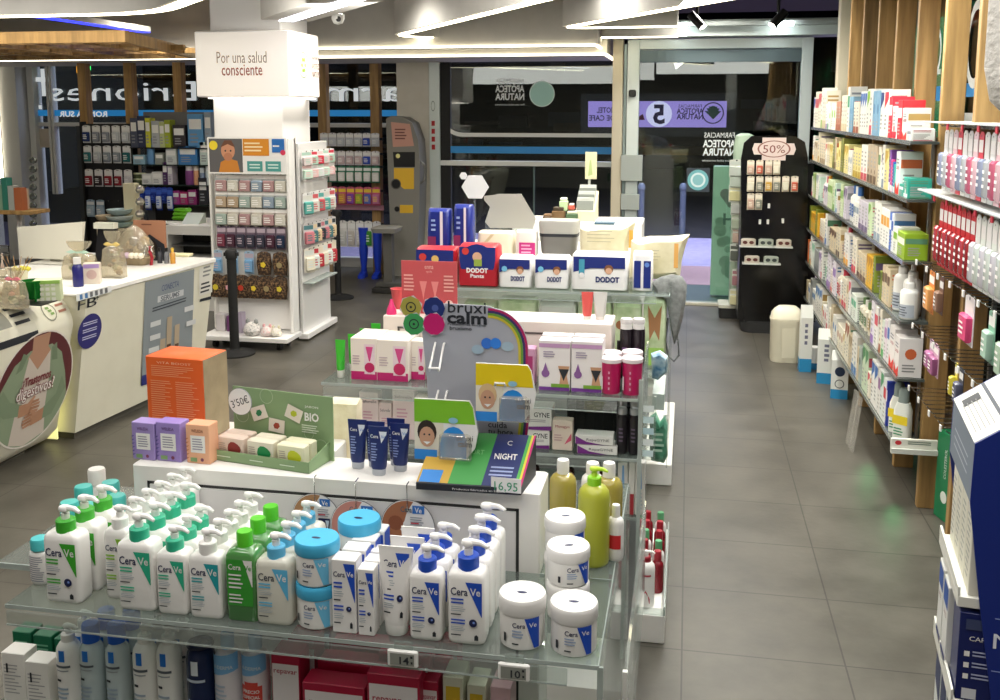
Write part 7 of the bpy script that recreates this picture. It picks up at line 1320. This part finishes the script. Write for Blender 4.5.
for k in range(6):
    Y = {0: 5.58, 1: 5.55, 2: 5.62, 3: 5.5, 4: 5.62, 5: 5.95}[k]; i = 0
    while Y < 8.95:
        nm, hx, c2_ = random.choice(PAL[k]+[('white', '#e8e6e0', random.choice(('#c84a5a', '#3a6ab0', '#3f9a6a', '#e0a030')))]*2+[('cream', '#e6dfcc', random.choice(('#a05a3a', '#6a8a5a', '#c8384a')))]); w = random.uniform(.055, .11); rep_ = random.choice((1, 1, 2, 2, 3)); lo, hi = hstyle(k, Y); h = random.uniform(lo, hi); kind = random.randrange(4)
        if k == 2 and Y > 8.2: nm, hx, c2_ = random.choice(PAL[2][:3])
        for _ in range(rep_):
            if Y+w > 9.0: break
            lab_ = '%s %s, %s from near end of %s right wall shelf' % (nm, 'bottle' if kind == 2 and k in (1, 2, 3) else 'carton', nth(i), LN_[k])
            if kind == 2 and k in (1, 2, 3):
                simple('boxed_bottle', lab_, 'bottle', (XF+.06, Y+w/2, LV[k]), lambda m: (m.loft([(0, w*.8, w*.8, w*.25), (h*.66, w*.84, w*.8, w*.25), (h*.76, w*.4, w*.4, w*.18)], C(hx, .3), n=2), m.lathe([(w*.22, h*.76), (w*.22, h), (0, h)], C('#e6e4de' if _ % 2 else c2_), n=10), m.face(-w*.4-.0006), m.r2(-w*.34, h*.15, w*.34, h*.5, C(c2_)), m.ln(-w*.25, h*.2, w*.25, h*.45, 3, W)), R(-90))
            else: rcarton(lab_, Y, k, w, h, hx, prt(kind, c2_))
            Y += w+.003; i += 1
        Y += random.choice((.0, .01, .04))
# the near ends of each shelf, built thing by thing
def near(k, items):
    for (y, w, h, hx, c2_, kind, lb) in items: rcarton(lb, y, k, w, h, hx, prt(kind, c2_) if isinstance(kind, int) else kind)
def lac(m, w, h): m.t2('LACER', 0, h*.62, .02, C('#a02430'), w=w*.7, bold=.02); m.ln(-w*.35, h*.7, w*.3, h*.85, 2, C('#8a8c90')); m.p2([(-w*.48, 0.003), (w*.48, .003), (w*.48, h*.3), (0, h*.12), (-w*.48, h*.3)], C('#d8382a'))
near(5, [(5.10, .09, .06, '#e6e4de', '#8a8c90', 0, 'low white carton at near end of top right shelf'), (5.2, .12, .16, '#e2ded8', '#c0343a', lac, 'white and red Lacer carton on top shelf beside red carton'), (5.33, .11, .2, '#c4202c', '#e6e0dc', 0, 'bright red carton on the top right shelf'), (5.45, .12, .17, '#e4dcd8', '#c8283a', 1, 'white carton with red base on top shelf behind the red one'), (5.58, .1, .22, '#d8283a', '#f0e8e4', 0, 'taller red carton on the top right shelf'), (5.69, .12, .26, '#e8e4dc', '#c8283a', 3, 'tall white carton with red slant on the top shelf'), (5.82, .1, .26, '#e9e6dc', '#1f3a7a', 3, 'tallest cream carton on top shelf beside red group')])
near(4, [(5.1, .1, .1, '#2fa08c', '#e2ece8', 1, 'small teal carton at near end of fifth right shelf'), (5.2, .1, .06, '#2f9a88', '#e2ece8', 0, 'low teal carton lying on the fifth right shelf'), (5.31, .1, .22, '#dfe4e0', '#2fa08c', lac, 'tall white and teal carton near end of fifth right shelf'), (5.42, .04, .15, '#2fa8a0', '#e6e6e6', 1, 'slim teal tube box on fifth right shelf'), (5.46, .04, .16, '#1f4fa0', '#e6e6e6', 1, 'slim blue box on the fifth right shelf'), (5.50, .04, .17, '#d83a7a', '#e6e6e6', 1, 'slim pink box on the fifth right shelf'), (5.54, .05, .22, '#7a4aa0', '#e6e6e6', 1, 'slim purple box on the fifth right shelf')])
near(3, [(5.1, .17, .13, '#8fae28', '#e8ead8', 0, 'lime green and white carton at near end of fourth shelf'), (5.28, .1, .14, '#e4e6da', '#7fae28', 0, 'white carton with lime band on the fourth right shelf'), (5.39, .05, .2, '#e0e0e4', '#2f5ab0', 0, 'white carton with blue bands on the fourth right shelf'), (5.44, .05, .2, '#3a6ac0', '#e6e6ea', 0, 'blue carton on the fourth right shelf')])
for i, (x, Y, h) in enumerate(((1.11, 5.16, .0), (1.11, 5.24, .0), (1.11, 5.33, .0))):
    pass
def bigb(lb, x, Y, k, r, h, grey=True): round_bottle(lb, r, h, C('#e4e2dc', .35), C('#e9e7e2', .3), (x, Y, LV[k]), (lambda m, r, b: (m.quad((-r*1.2, b*.08), (r*1.2, b*.08), (r*1.2, b*.5), (-r*1.2, b*.5), C('#aab0b8')), m.ln(-r*.9, b*.12, r*.9, b*.45, 4, C('#5a6068')))) if grey else None, neck=.3, capr=.55, capstyle=1, rz=R(-50))
bigb('white bottle with tapered cap at near end of third shelf, shorter front one', 1.1, 5.12, 2, .045, .22); bigb('tall white bottle on the third right shelf beside the fin', 1.135, 5.23, 2, .045, .27); bigb('tallest white bottle on the third right shelf, farther back', 1.11, 5.34, 2, .045, .28)
def yb(m, w, h): pass
near(2, [(5.4, .07, .2, '#c9b898', '#6a5238', 0, 'beige slatted carton on the third right shelf'), (5.47, .07, .21, '#cfc0a0', '#6a5238', 0, 'cream slatted carton on the third right shelf'), (5.54, .07, .2, '#c9b898', '#6a5238', 0, 'beige patterned carton on the third right shelf')])
near(1, [(5.08, .11, .2, '#e6e0dc', '#d8382a', lac, 'white and red Lacer carton nearest on the second shelf'), (5.2, .12, .22, '#e6e0dc', '#d8382a', lac, 'white and red Lacer carton next along second shelf'), (5.33, .06, .24, '#e4e2e0', '#3a6ab0', 0, 'white and blue carton beside the Lacer cartons'), (5.4, .07, .22, '#e2d6dc', '#b07ab0', 0, 'white and lilac carton on the second right shelf'), (5.47, .07, .2, '#d8e0d2', '#5fae6a', 1, 'white and green carton on the second right shelf')])
def ylab(m, r, b): m.quad((-r*1.5, b*.52), (r*1.5, b*.52), (r*1.5, b*.72), (-r*1.5, b*.72), C('#e0c62a')); m.ln(-r*.9, b*.15, r*.9, b*.4, 3, C('#3a8a5a'))
for i, (Y, x) in enumerate(((5.11, 1.1), (5.22, 1.1))):
    tt = thing('mouthwash_bottle', 'mouthwash bottle with yellow and white label at shelf end, %s one' % ('nearer' if i == 0 else 'farther'), 'bottle', (x, Y, LV[0]), R(-40)); mb = MB(); mb.loft([(0, .085, .06, .02), (.15, .085, .06, .02), (.19, .06, .05, .02)], C('#dedfd6', .3), n=3); mb.face(-.031); mb.r2(-.04, .08, .04, .125, C('#e0c62a')); mb.ln(-.03, .02, .03, .065, 3, C('#3a8a5a')); mb.build('bottle_body', tt); mb = MB(); mb.loft([(.19, .05, .045, .015), (.25, .045, .04, .015), (.265, .03, .03, .01)], C('#7f8a86', .25), n=3); mb.build('cap', tt)
near(0, [(5.3, .03, .24, '#24389a', '#e0e0e6', 0, 'slim royal blue carton on the lowest right shelf'), (5.335, .07, .24, '#e4e6e4', '#c8343a', 0, 'white carton beside the royal blue one, lowest shelf'), (5.41, .08, .26, '#dfe4e0', '#4f9a6a', 3, 'white and green carton on the lowest shelf'), (5.49, .07, .25, '#e2e0da', '#9a6a9a', 0, 'white and mauve carton on the lowest shelf')])
tp_ = at(894, 434, y=5.03); t = thing('price_rail', 'white price card strip at the near end of lowest right shelf', 'price strip', (XF, 5.03, LV[0])); mb = MB(); mb.box(-.02, .2, -.014, -.002, -.045, .03, C('#e4e2d6', .4), .003); mb.box(-.02, .2, -.03, -.015, -.045, -.02, C('#cfd0c8', .4)); mb.face(-.0145); mb.ln(.06, -.0, .17, .02, 2, C('#6a7a6a')); mb.c2(.015, .008, .012, C('#c8343a'), 1.3, 10); mb.build('card_strip', t)
# coloured tubes low down
for i, (Y, hx, hc, nm) in enumerate(((5.62, '#d8e0d2', '#3fae4a', 'green-capped white'), (5.5, '#e08a70', '#e86a50', 'coral'), (5.72, '#2f9a5a', '#4fc070', 'green'), (5.82, '#dfe2d8', '#2fae5a', 'white and green'))):
    pass
# ---- near section: pegs and hanging packs
t = thing('peg_display', 'chrome peg rails carrying toothbrush packs at the right edge', 'display rack'); XP = 1.35
mb = MB()
for z in (1.93, 1.61, 1.28, .97, .66): mb.box(XP, XP+.012, 3.42, 5.0, z-.02, z+.01, M['steel'])
for Y in (3.44, 4.1, 4.7): mb.box(XP+.013, XP+.03, Y-.01, Y+.01, 0, 2.0, M['steel'])
mb.build('rails', t)
mb = MB(); 
for z in (1.61, 1.93): mb.box(1.08, XP, 3.45, 5.0, z+.012, z+.018, C('#dfe2e2', .25, .2))
mb.build('deck', t, smooth=0)
for z, n in ((1.93, 15), (1.61, 16), (1.28, 22), (.97, 22), (.66, 22)):
    for i in range(n):
        Y = (3.5+1.45*i/(n-1)) if z < 1.5 else (3.6+1.08*i/(n-1)); mb = MB(); mb.tube([(XP, Y, z), (1.1, Y, z), (1.09, Y, z+.01)], .0028, M['chrome'], 5)
        if i % 3 == 0: mb.box(1.082, 1.087, Y-.012, Y+.012, z-.014, z+.012, C('#b02838' if (i*7+int(z*10)) % 3 else '#e4e2de'))
        mb.build('peg', t)
PKN = []
for j, (z, n, h) in enumerate(((1.92, 15, .27), (1.6, 16, .29))):
    for i in range(n):
        Y = 3.6+1.08*i/(n-1); far = i/(n-1)
        if j == 0: nm, cc, wn = [('pink', '#e0c4cc', '#b85a74'), ('clear', '#d8d8d8', '#b0b4b8'), ('white', '#e4e2e0', '#8a90a8'), ('crimson', '#c8384a', '#d8b0b8')][(i*5) % 4]
        else:
            if far > .52: nm, cc, wn = [('red', '#c4202a', '#8a141c'), ('red and blue-topped', '#c4202a', '#a83038')][i % 2]
            else: nm, cc, wn = [('white and green', '#dfe2dc', '#c8d0c8'), ('white', '#e2e2e0', '#c8c4cc')][i % 2]
        hang('%s toothbrush pack hanging in %s peg row at right, %s from near end' % (nm, ('upper', 'second')[j], nth(i)), 1.12, Y, z-.003, .062, h, C(cc), C(wn, .2), rz=R(-90), header=C(('#e6e2e2', '#e8e4e2')[j]), name='toothbrush_pack')
for i, (Y, z, w, h, hx, wn, nm) in enumerate(((4.78, 1.27, .1, .2, '#d8843a', '#e0a060', 'orange pack hanging on the third peg row beside white bottles'), (4.6, 1.27, .07, .17, '#6a4a3c', '#8a6a58', 'brown pack hanging behind the orange pack'), (4.15, 1.27, .13, .2, '#e2dede', '#d84a7a', 'clear pack with bright pink square hanging on the third peg row'), (3.85, 1.27, .08, .2, '#7fae94', '#a8c8b4', 'pale green pack on the third peg row'), (3.68, 1.27, .08, .22, '#d2d8cc', '#a8c0a8', 'whitish green jar-like pack near the right edge'), (4.7, .96, .09, .14, '#c8a0b8', '#a86a92', 'mauve pack hanging on fourth peg row'), (4.62, .96, .09, .15, '#d0a8bc', '#9a5a82', 'pink mauve pack hanging on fourth peg row'), (4.2, .96, .06, .16, '#3a3c48', '#5a5c70', 'dark pack hanging on fourth peg row'), (4.28, .96, .04, .15, '#d8c850', '#c8b840', 'yellow pack hanging on fourth peg row'), (3.9, .96, .05, .12, '#e4e2de', '#d8d8d4', 'small white pack near right on fourth peg row'))):
    hang(nm, 1.12, Y, z-.003, w, h, C(hx), C(wn, .25), rz=R(-90), header=C('#e8e4e0'))
for i in range(4): Y = 3.66+.07*i; simple('white_brush', 'white handled brush hanging low near the blue display, %s from the edge' % nth(i), 'brush', (1.12, Y, .955), lambda m: m.tube([(0, 0, 0), (-.005, 0, -.08), (.02, .01, -.2)], [.008, .01, .013], C('#e6e2cc', .35), 8))
# ---- green box and floor boxes
a = at(931, 512, z=0); t = thing('green_box', 'tall dark green carton reading COLESTEROL standing on the floor', 'box', (1.285, 4.88, 0), R(15))
mb = MB(); mb.box(0, .2, 0, .14, 0, .44, C('#0f7a4a', .4), .003); mb.face(-.0005); mb.m = Matrix.Translation((.06, -.0006, .21)) @ Matrix.Rotation(R(-90), 4, 'Y'); mb.face(0); mb.t2('COLESTEROL', 0, 0, .07, C('#e6ece6'), w=.36, bold=.01); mb.m = Matrix.Translation((-.0006, .055, .2)) @ Matrix.Rotation(R(-90), 4, 'Z'); mb.face(0); mb.c2(0, -.08, .03, C('#dfe6dc'), 1, 20); mb.m = mb.m @ Matrix.Rotation(R(-90), 4, 'Y'); mb.face(0); mb.t2('COLESTEROL', .09, .0, .03, C('#e6ece6'), w=.15); mb.m = Matrix.Identity(4); mb.build('carton_body', t, smooth=0)
def milk(lb, l, r, t_, b, hx, rz=-8, disc=True):
    p = at((l+r)/2, b, z=0); x, w, h = fit(l, r, t_, p.y, 0); tt = thing('floor_carton', lb, 'box', (x, p.y+.04, 0), R(rz)); mb = MB(); mb.box(-w/2, w/2, -.04, .06, 0, h*.82, C('#dfe0da', .4)); mb.prism([(-.04, h*.82), (.06, h*.82), (.01, h)], -w/2, w/2, C('#d2d4ce', .4), 'x'); mb.face(-.0405); mb.r2(-w/2, 0, w/2, h*.2, C('#2a86b8', .4))
    if disc: mb.c2(0, h*.58, w*.3, C('#22304a'), 1, 20); mb.ring(0, h*.32, w*.28, .006, C('#5a5c60'))
    else: mb.ln(-w*.15, h*.4, w*.2, h*.75, 4, C('#6a6c80'), .6)
    mb.m = Matrix.Translation((-w/2, 0, 0)) @ Matrix.Rotation(R(-90), 4, 'Z'); mb.face(-.0006); mb.r2(-.059, 0, .039, h*.2, C('#2a86b8', .4)); mb.build('carton_body', tt, smooth=0)
milk('gable-top white carton with navy disc and blue base on floor, nearer', 831, 848, 352, 399, '#fff'); milk('taller gable-top white and blue carton on floor, behind the navy-disc one', 817, 836, 330, 384, '#fff', -8, False)
milk('pale blue and white tall pack on floor beside the waste bin', 799, 811, 306, 372, '#fff', 0, False)
p = at(814, 368, z=0); simple('paper_roll', 'white roll with a blue foot on the floor under the shelves', 'roll', (p.x, p.y, 0), lambda m: (m.lathe([(.05, 0), (.05, .05)], C('#2a7ab0'), n=18), m.lathe([(.05, .05), (.05, .17), (.03, .175), (0, .175)], W, n=18)))
for i in range(2):
    p = at(851+2.5*i, 418-9*i, z=0); simple('leaning_leaflet', 'white leaflet sheet leaning below the lowest shelf, %s from near' % nth(i), 'leaflet', (1.03-.0*i, 5.92+.12*i, 0), lambda m: m.prism([(-.04, 0), (-.037, 0), (.003, .33), (0, .33)], -.035, .035, M['film'], 'x'), R(-75))
# ---- waste bin
t = thing('waste_bin', 'small white swing-lid waste bin beside the black stand', 'bin', (.81, 8.05, 0)); bw = C('#e2dcc6', .4)
mb = MB(); mb.loft([(0, .235, .2, .07), (.01, .245, .21, .075), (.32, .25, .22, .075), (.33, .26, .23, .078), (.35, .26, .23, .078)], bw, n=5); mb.face(-.112); mb.quad((-.04, .04), (.06, .04), (.06, .29), (-.04, .29), C('#d6d0ba', .4)); mb.ring(.01, .165, .0, .0, bw) if 0 else None; mb.build('bin_body', t)
mb = MB(); mb.loft([(.352, .25, .22, .07), (.39, .24, .2, .07), (.42, .2, .15, .06), (.445, .14, .08, .04), (.45, .08, .04, .02)], bw, n=5, cy=.0); mb.m = Matrix.Rotation(R(8), 4, 'Y'); mb.build('swing_lid', t)
# ---- black stand
Yk2 = 9.05; t = thing('black_stand', 'tall glossy black rotating stand with a 50 percent sign', 'display stand'); 
def bp(px, py): p = at(px, py, y=Yk2); return (p.x, p.z)
mb = MB(); out = [bp(*q) for q in ((745, 322), (741, 300), (741, 160), (744, 143), (752, 136), (795, 136), (805, 142), (808, 158), (808, 322))]; mb.prism(out, Yk2, Yk2+.05, C('#0d0c0c', .15), 'y'); out2 = [(a+.0, b) for a, b in out]; mb.prism([(out[2][0]+.02, .1), (out[8][0]+.07, .1), (out[7][0]+.06, out[7][1]-.05), (out[2][0]+.02, out[2][1]-.05)], Yk2+.051, Yk2+.45, C('#0d0c0c', .3), 'y'); mb.build('tower', t, smooth=30)
mb = MB(); a = bp(741, 333); b = bp(809, 333); mb.loft([(0, b[0]-a[0], .5, .1), (.09, b[0]-a[0]-.02, .48, .1), (.1, b[0]-a[0]-.06, .44, .1)], M['blackmat'], (a[0]+b[0])/2, Yk2+.2, n=4); mb.build('base', t)
mb = MB(); mb.face(Yk2-.001); c = bp(774, 149); w = .17; mb.p2([(c[0]-w, c[1]+.05), (c[0]-w*.6, c[1]+.05), (c[0]-w*.6, c[1]+.1), (c[0]+w*.6, c[1]+.1), (c[0]+w*.6, c[1]+.05), (c[0]+w, c[1]+.05), (c[0]+w*1.1, c[1]-.0), (c[0]+w, c[1]-.05), (c[0]+w*.6, c[1]-.05), (c[0]+w*.6, c[1]-.1), (c[0]-w*.6, c[1]-.1), (c[0]-w*.6, c[1]-.05), (c[0]-w, c[1]-.05), (c[0]-w*1.1, c[1])], C('#dccac4')); mb.ring(c[0], c[1], .075, .008, C('#8a5a50'), 1.9); mb.t2('50%', c[0], c[1]+.0, .1, C('#7a3a34'), w=.19); mb.build('discount_sign', t, smooth=0)
for j, (py, xs_, h) in enumerate(((160, (751, 760, 769, 777), .13), (176, (751, 760, 769, 777, 786, 795), .14), (193, (751, 759), .15))):
    for i, px in enumerate(xs_):
        p = at(px, py, y=Yk2-.05); hang('small pale pack hanging on the black stand, %s in the %s row' % (nth(i), nth(j)), p.x, Yk2-.045, p.z+.0, .062, h, C('#d8cdb8'), C(random.choice(('#c8a898', '#c9a04a', '#8a8c80', '#c8604a', '#e0dcc8')), .3), header=C('#e6dfd0'))
    hooks(t, [at(px, py, y=Yk2).x for px in xs_], Yk2, at(760, py+1, y=Yk2).z, .05)
for (px, py) in ((769, 206), (760, 222), (768, 222), (783, 221)): p = at(px, py, y=Yk2-.03); mb = MB(); mb.box(p.x-.01, p.x+.01, Yk2-.03, Yk2-.001, p.z-.02, p.z+.02, C('#dcdcd8')); mb.build('empty_peg', t)
for (y0, y1, l, r) in ((246, 237, 739, 792), (263, 256, 742, 780)):
    a = bp(l, y0); b = bp(r, y0); mb = MB(); mb.box(a[0], b[0], Yk2-.08, Yk2-.001, a[1], a[1]+.012, C('#cfd2cc', .3)); mb.build('shelf', t)
    n = 3 if y0 < 250 else 2
    for i in range(n):
        x = a[0]+(b[0]-a[0])*(i+.5)/n; simple('glasses_pack', 'small clear pack with glasses on the %s stand shelf, %s from left' % ('upper' if y0 < 250 else 'lower', nth(i)), 'pack', (x, Yk2-.045, a[1]+.0125), lambda m: (m.loft([(0, .13, .04, .01), (.055, .13, .04, .01), (.065, .1, .02, .01)], C('#c4bcae' if i % 2 == 0 else '#a8b0a4', .3), n=2), m.face(-.021), m.c2(-.028, .03, .016, C('#5a2a24' if i % 2 == 0 else '#3a4240'), 1.3, 10), m.c2(.028, .03, .016, C('#5a2a24' if i % 2 == 0 else '#3a4240'), 1.3, 10)))
# hanging things on its left flank
t = thing('side_carousel', 'pale green slim carousel behind the black stand\'s left side', 'display stand'); mb = MB(); p0 = at(737, 322, z=0); xq = at(744, 200, y=9.5).x; zt_ = at(748, 134, y=9.5).z
mb.loft([(.1, .2, .2, .05), (zt_-.12, .2, .2, .06), (zt_-.02, .17, .15, .06), (zt_, .08, .06, .03)], C('#a4b8a2', .5), xq-.0, 9.75, n=4); mb.build('column', t); mb = MB(); mb.loft([(0, .3, .3, .03), (.1, .3, .3, .03)], M['blackmat'], xq-.04, 9.75); mb.loft([(.101, .32, .3, .03), (.13, .32, .3, .03)], C('#c9c8b8'), xq-.04, 9.75); mb.build('base', t)
for i, (py, hx, w) in enumerate(((165, '#c4ccc4', .14), (176, '#b8c4b8', .13), (190, '#d0cc9a', .15), (203, '#b8bcb8', .11), (218, '#a9b4a0', .1), (232, '#c0a89a', .08), (250, '#5a6058', .13), (275, '#a87a80', .09), (295, '#c8c49a', .14))):
    p = at(737, py, y=9.45); hang('pouch hanging on the pale green carousel, %s from the top' % nth(i), p.x, 9.5, p.z+.05, w, .17, C('#d2d6cc'), C(hx, .3), rz=R(-20), header=C(hx))
# ================================================================== BLUE DISPLAY IN THE RIGHT FOREGROUND
O = Vector((.722, 2.602, 0)); rz = R(-6.9); ex = Vector((math.cos(rz), math.sin(rz), 0)); ey = Vector((-math.sin(rz), math.cos(rz), 0))
def onp(px, py, off=0.0):
    """position on the cheek plane (local x along ex, height)"""
    N_ = ey; d = at(px, py, y=1.0)-Vector((0, 0, H)); P0 = O+ey*off; k = (P0-Vector((0, 0, H))).dot(N_)/d.dot(N_); q = Vector((0, 0, H))+d*k; return ((q-P0).dot(ex), q.z)
t = thing('blue_floor_display', 'large navy cardboard floor display with white shelves at right edge', 'display stand', tuple(O), rz); BD = C('#152a7c', .35); DL = .42
c1, c2_, c3, c4 = onp(975, 444), onp(970, 503), onp(979, 600), onp(991, 700); c5 = onp(1000, 431)
sl_ = (c5[1]-c1[1])/(c5[0]-c1[0]); XR = .45; zr = c1[1]+sl_*.14
chk = [(c4[0]+.02, 0), (XR, 0), (XR, zr-.05), (c1[0]+.14, zr), c1, c2_, c3, c4]
mb = MB(); mb.prism(chk, 0, .006, BD, 'y'); mb.face(-.0008)
p = onp(989, 640); mb.t2('M', p[0]+.035, p[1], .06, C('#e2e6f2'), w=.05); mb.t2('MIEL', .33, p[1], .06, C('#e2e6f2'), w=.12) if 0 else None
mb.r2(p[0]+.01, p[1]+.06, .4, p[1]+.063, C('#8f9fd8')); mb.r2(p[0]+.01, p[1]-.085, .4, p[1]-.082, C('#8f9fd8')); mb.build('side_panel', t, smooth=0)
mb = MB(); mb.prism([(a, b) for a, b in chk], DL-.006, DL, BD, 'y'); mb.build('far_side_panel', t, smooth=0)
mb = MB(); hd = [c2_, (c2_[0]+.3, c2_[1]), (c2_[0]+.32, zr-.02), (c1[0]+.14, zr-.001), c1]; mb.prism([(a+.0005, b-.0005) for a, b in hd], .007, DL-.007, C('#75808e', .45), 'y')
# printed top and front of the header
mb.m = Matrix.Identity(4)
def hq(p0, p1, v0, v1, m, u0=0, u1=1, e=.001):
    a = (p0[0]+(p1[0]-p0[0])*u0, p0[1]+(p1[1]-p0[1])*u0); b = (p0[0]+(p1[0]-p0[0])*u1, p0[1]+(p1[1]-p0[1])*u1); nx, nz = -(p1[1]-p0[1]), (p1[0]-p0[0]); l = math.hypot(nx, nz); nx, nz = nx/l*e, nz/l*e
    mb.add([(a[0]+nx, DL*v0, a[1]+nz), (b[0]+nx, DL*v0, b[1]+nz), (b[0]+nx, DL*v1, b[1]+nz), (a[0]+nx, DL*v1, a[1]+nz)], [(0, 1, 2, 3)], m)
hp = (c1[0]+.14, zr)
hq(c1, hp, .02, .98, C('#d9d6cc')); hq(c1, hp, .02, .98, C('#3a3f4c'), .5, .56, .002)
for k in range(5): hq(c1, hp, .15, .75, C('#8f8f8c'), .08+.075*k, .1+.075*k, .002)
for k in range(3): hq(c1, hp, .1, .5, C('#a0a09a'), .65+.1*k, .67+.1*k, .002)
hq(c1, hp, .7, .85, INK, .1, .4, .002)
for k in range(3): hq(c2_, c1, .2+.0*k, .8, C('#c2c8d0'), .3+.14*k, .33+.14*k, .001)
mb.build('header', t, smooth=0)
n1 = .74; n2 = .45
for nm_, z, xo in (('shelf', n1, 0.0), ('shelf', n2, 0.0)):
    mb = MB(); mb.box(xo, XR-.01, .007, DL-.007, z-.03, z, C('#e0dfd6', .4), .002); mb.box(xo, xo+.006, .007, DL-.007, z, z+.025, C('#e0dfd6', .4)); mb.build(nm_, t)
mb = MB(); mb.box(.0, XR-.01, .007, DL-.007, .0, .14, C('#e0dfd6', .4), .002); mb.build('plinth', t)
def loc(x, y, z): q = O+ex*x+ey*y; return (q.x, q.y, z)
wf = lambda m, w, h: (m.ln(-w*.35, h*.1, w*.35, h*.7, 10, C('#a8a8a0'), .35), m.r2(-w*.3, h*.8, w*.1, h*.86, INK))
for i in range(4): carton('cream printed carton on the upper shelf of blue display, %s back' % nth(i), .085, .075, .30, C('#e2dfd0', .4), loc(.063, .06+.095*i, n1+.0005), wf, rz=rz-R(90))
def nb(m, w, h): m.r2(-w*.35, h*.02, 0, h*.14, C('#d6d8de')); [m.r2(-w*.35, h*(.25+.13*k), -w*.22, h*(.31+.13*k), W) for k in range(3)]; [m.ln(-w*.15, h*(.25+.13*k), w*.35, h*(.33+.13*k), 2, C('#aab0d0')) for k in range(3)]; m.t2('CARE', .0, h*.72, .018, W, w=w*.5); m.r2(-w*.35, h*.82, w*.35, h*.94, C('#3a4468'))
carton('navy printed box at the front of the second display shelf', .1, .11, .245, C('#131f5c', .35), loc(.06, .065, n2+.0005), nb, rz=rz)
for i in range(2): carton('white and blue box on the second display shelf, %s behind navy box' % nth(i), .09, .1, .24, C('#e0e0dc', .4), loc(.05, .2+.11*i, n2+.0005), lambda m, w, h: (m.r2(-w*.46, h*.7, w*.46, h*.96, C('#1f4fa0')), m.t2('WISS', 0, h*.6, .02, C('#7a2a3a'), w=w*.5), m.r2(-w*.46, h*.08, w*.46, h*.14, C('#2a3a7a'))), rz=rz-R(90))
for i in range(3): carton('white and navy box on the bottom display shelf, %s back' % nth(i), .11, .1, .27, C('#dde0de', .4), loc(.06, .075+.125*i, .1405), lambda m, w, h: (m.quad((-w*.46, h*.6), (w*.46, h*.45), (w*.46, h*.98), (-w*.46, h*.98), C('#28345c')), m.r2(-w*.46, 0, w*.46, h*.15, C('#6ab0d0'))), rz=rz-R(90))

# ---- groups for repeated things
KEY = [('right wall shelf', 'goods on the right wall shelving'), ('right shelf', 'goods on the right wall shelving'), ('lowest shelf', 'goods on the right wall shelving'), ('second shelf', 'goods on the right wall shelving'), ('peg row', 'packs hanging on the right peg rails'),
       ('pegboard rack', 'packs on the pegboard rack'), ('dark shelving', 'boxes on the dark wall shelving'), ('wheeled stand', 'baby goods on the wheeled stand'), ('pillar side', 'packs on the side of the pillar'), ('between the oak posts', 'packs between the oak posts'),
       ('black stand', 'packs on the black stand'), ('stand shelf', 'glasses packs on the black stand'), ('carousel', 'pouches on the green carousel'), ('blue display', 'boxes in the blue floor display'), ('display shelf', 'boxes in the blue floor display'), ('floor tray', 'bottles in the low floor tray'),
       ('below glass', 'logo bottles under the glass shelf'), ('garland', 'baubles on the garland')]
NAMEG = dict(tub='magenta tubs with white lids', pump_bottle='pump bottles on the front glass shelf', square_bottle='green square bottles on the front shelf', cream_jar='cream jars on the front glass shelf', lotion_bottle='turquoise-capped bottles on the front shelf', cream_tube='tubes standing on the shelves', soap_bar='wrapped soaps in the green tray',
             blister_pack='hanging night-guard packs', hanging_card='round cards hanging on the island', nappy_pack='nappy packs', carton='cartons on the gondola shelves', ceramic_bowl='stacked ceramic bowls', green_packet='green packets on the cabinet', plush_toy='plush toys on the stand base', gift_bag='cellophane gift bags',
             small_jar='herb jars on the rear gondola', queue_post='black queue posts', stocking_leg='blue stocking legs', small_tub='small tubs on the dark shelving', price_tag='electronic price tags', bollard='bollards outside', paper_notice='papers on the door post', leaning_leaflet='leaflets below the shelving',
             floor_carton='cartons on the floor', white_brush='white brushes', small_bottle='tiny bottles on the counter', glass_bauble='baubles on the garland', wooden_post='oak posts', mouthwash_bottle='mouthwash bottles at the shelf end', hanging_pack='hanging packs', bottle='bottles on the front island')
tops = [o for o in bpy.data.objects if o.parent is None and o.get('label')]
from collections import Counter
cnt = Counter(o.name.split('.')[0] for o in tops)
for o in tops:
    if o.get('group'): continue
    b = o.name.split('.')[0]; l = o['label']; g = None
    if b not in ('black_stand', 'side_carousel', 'baby_stand', 'blue_floor_display', 'waste_bin', 'queue_post', 'poster_stand', 'mesh_rack', 'wall_shelving', 'post_rack', 'side_panel_rack'):
        g = next((v for k, v in KEY if k in l and cnt[b] > 1), None)
    g = g or (NAMEG.get(b) if cnt[b] > 1 else None)
    if g: o['group'] = g
gc = Counter(o.get('group') for o in tops)
for o in tops:
    if o.get('group') and gc[o['group']] == 1: del o['group']
if 0: print('DUPLABELS', [(k, len(v)) for k, v in LABELS.items() if len(v) > 1][:40])
if 0: print('LONG', [k for k in LABELS if not 4 <= len(k.split()) <= 16])
if 0: print('NOBJ', len(bpy.data.objects), len(LABELS))
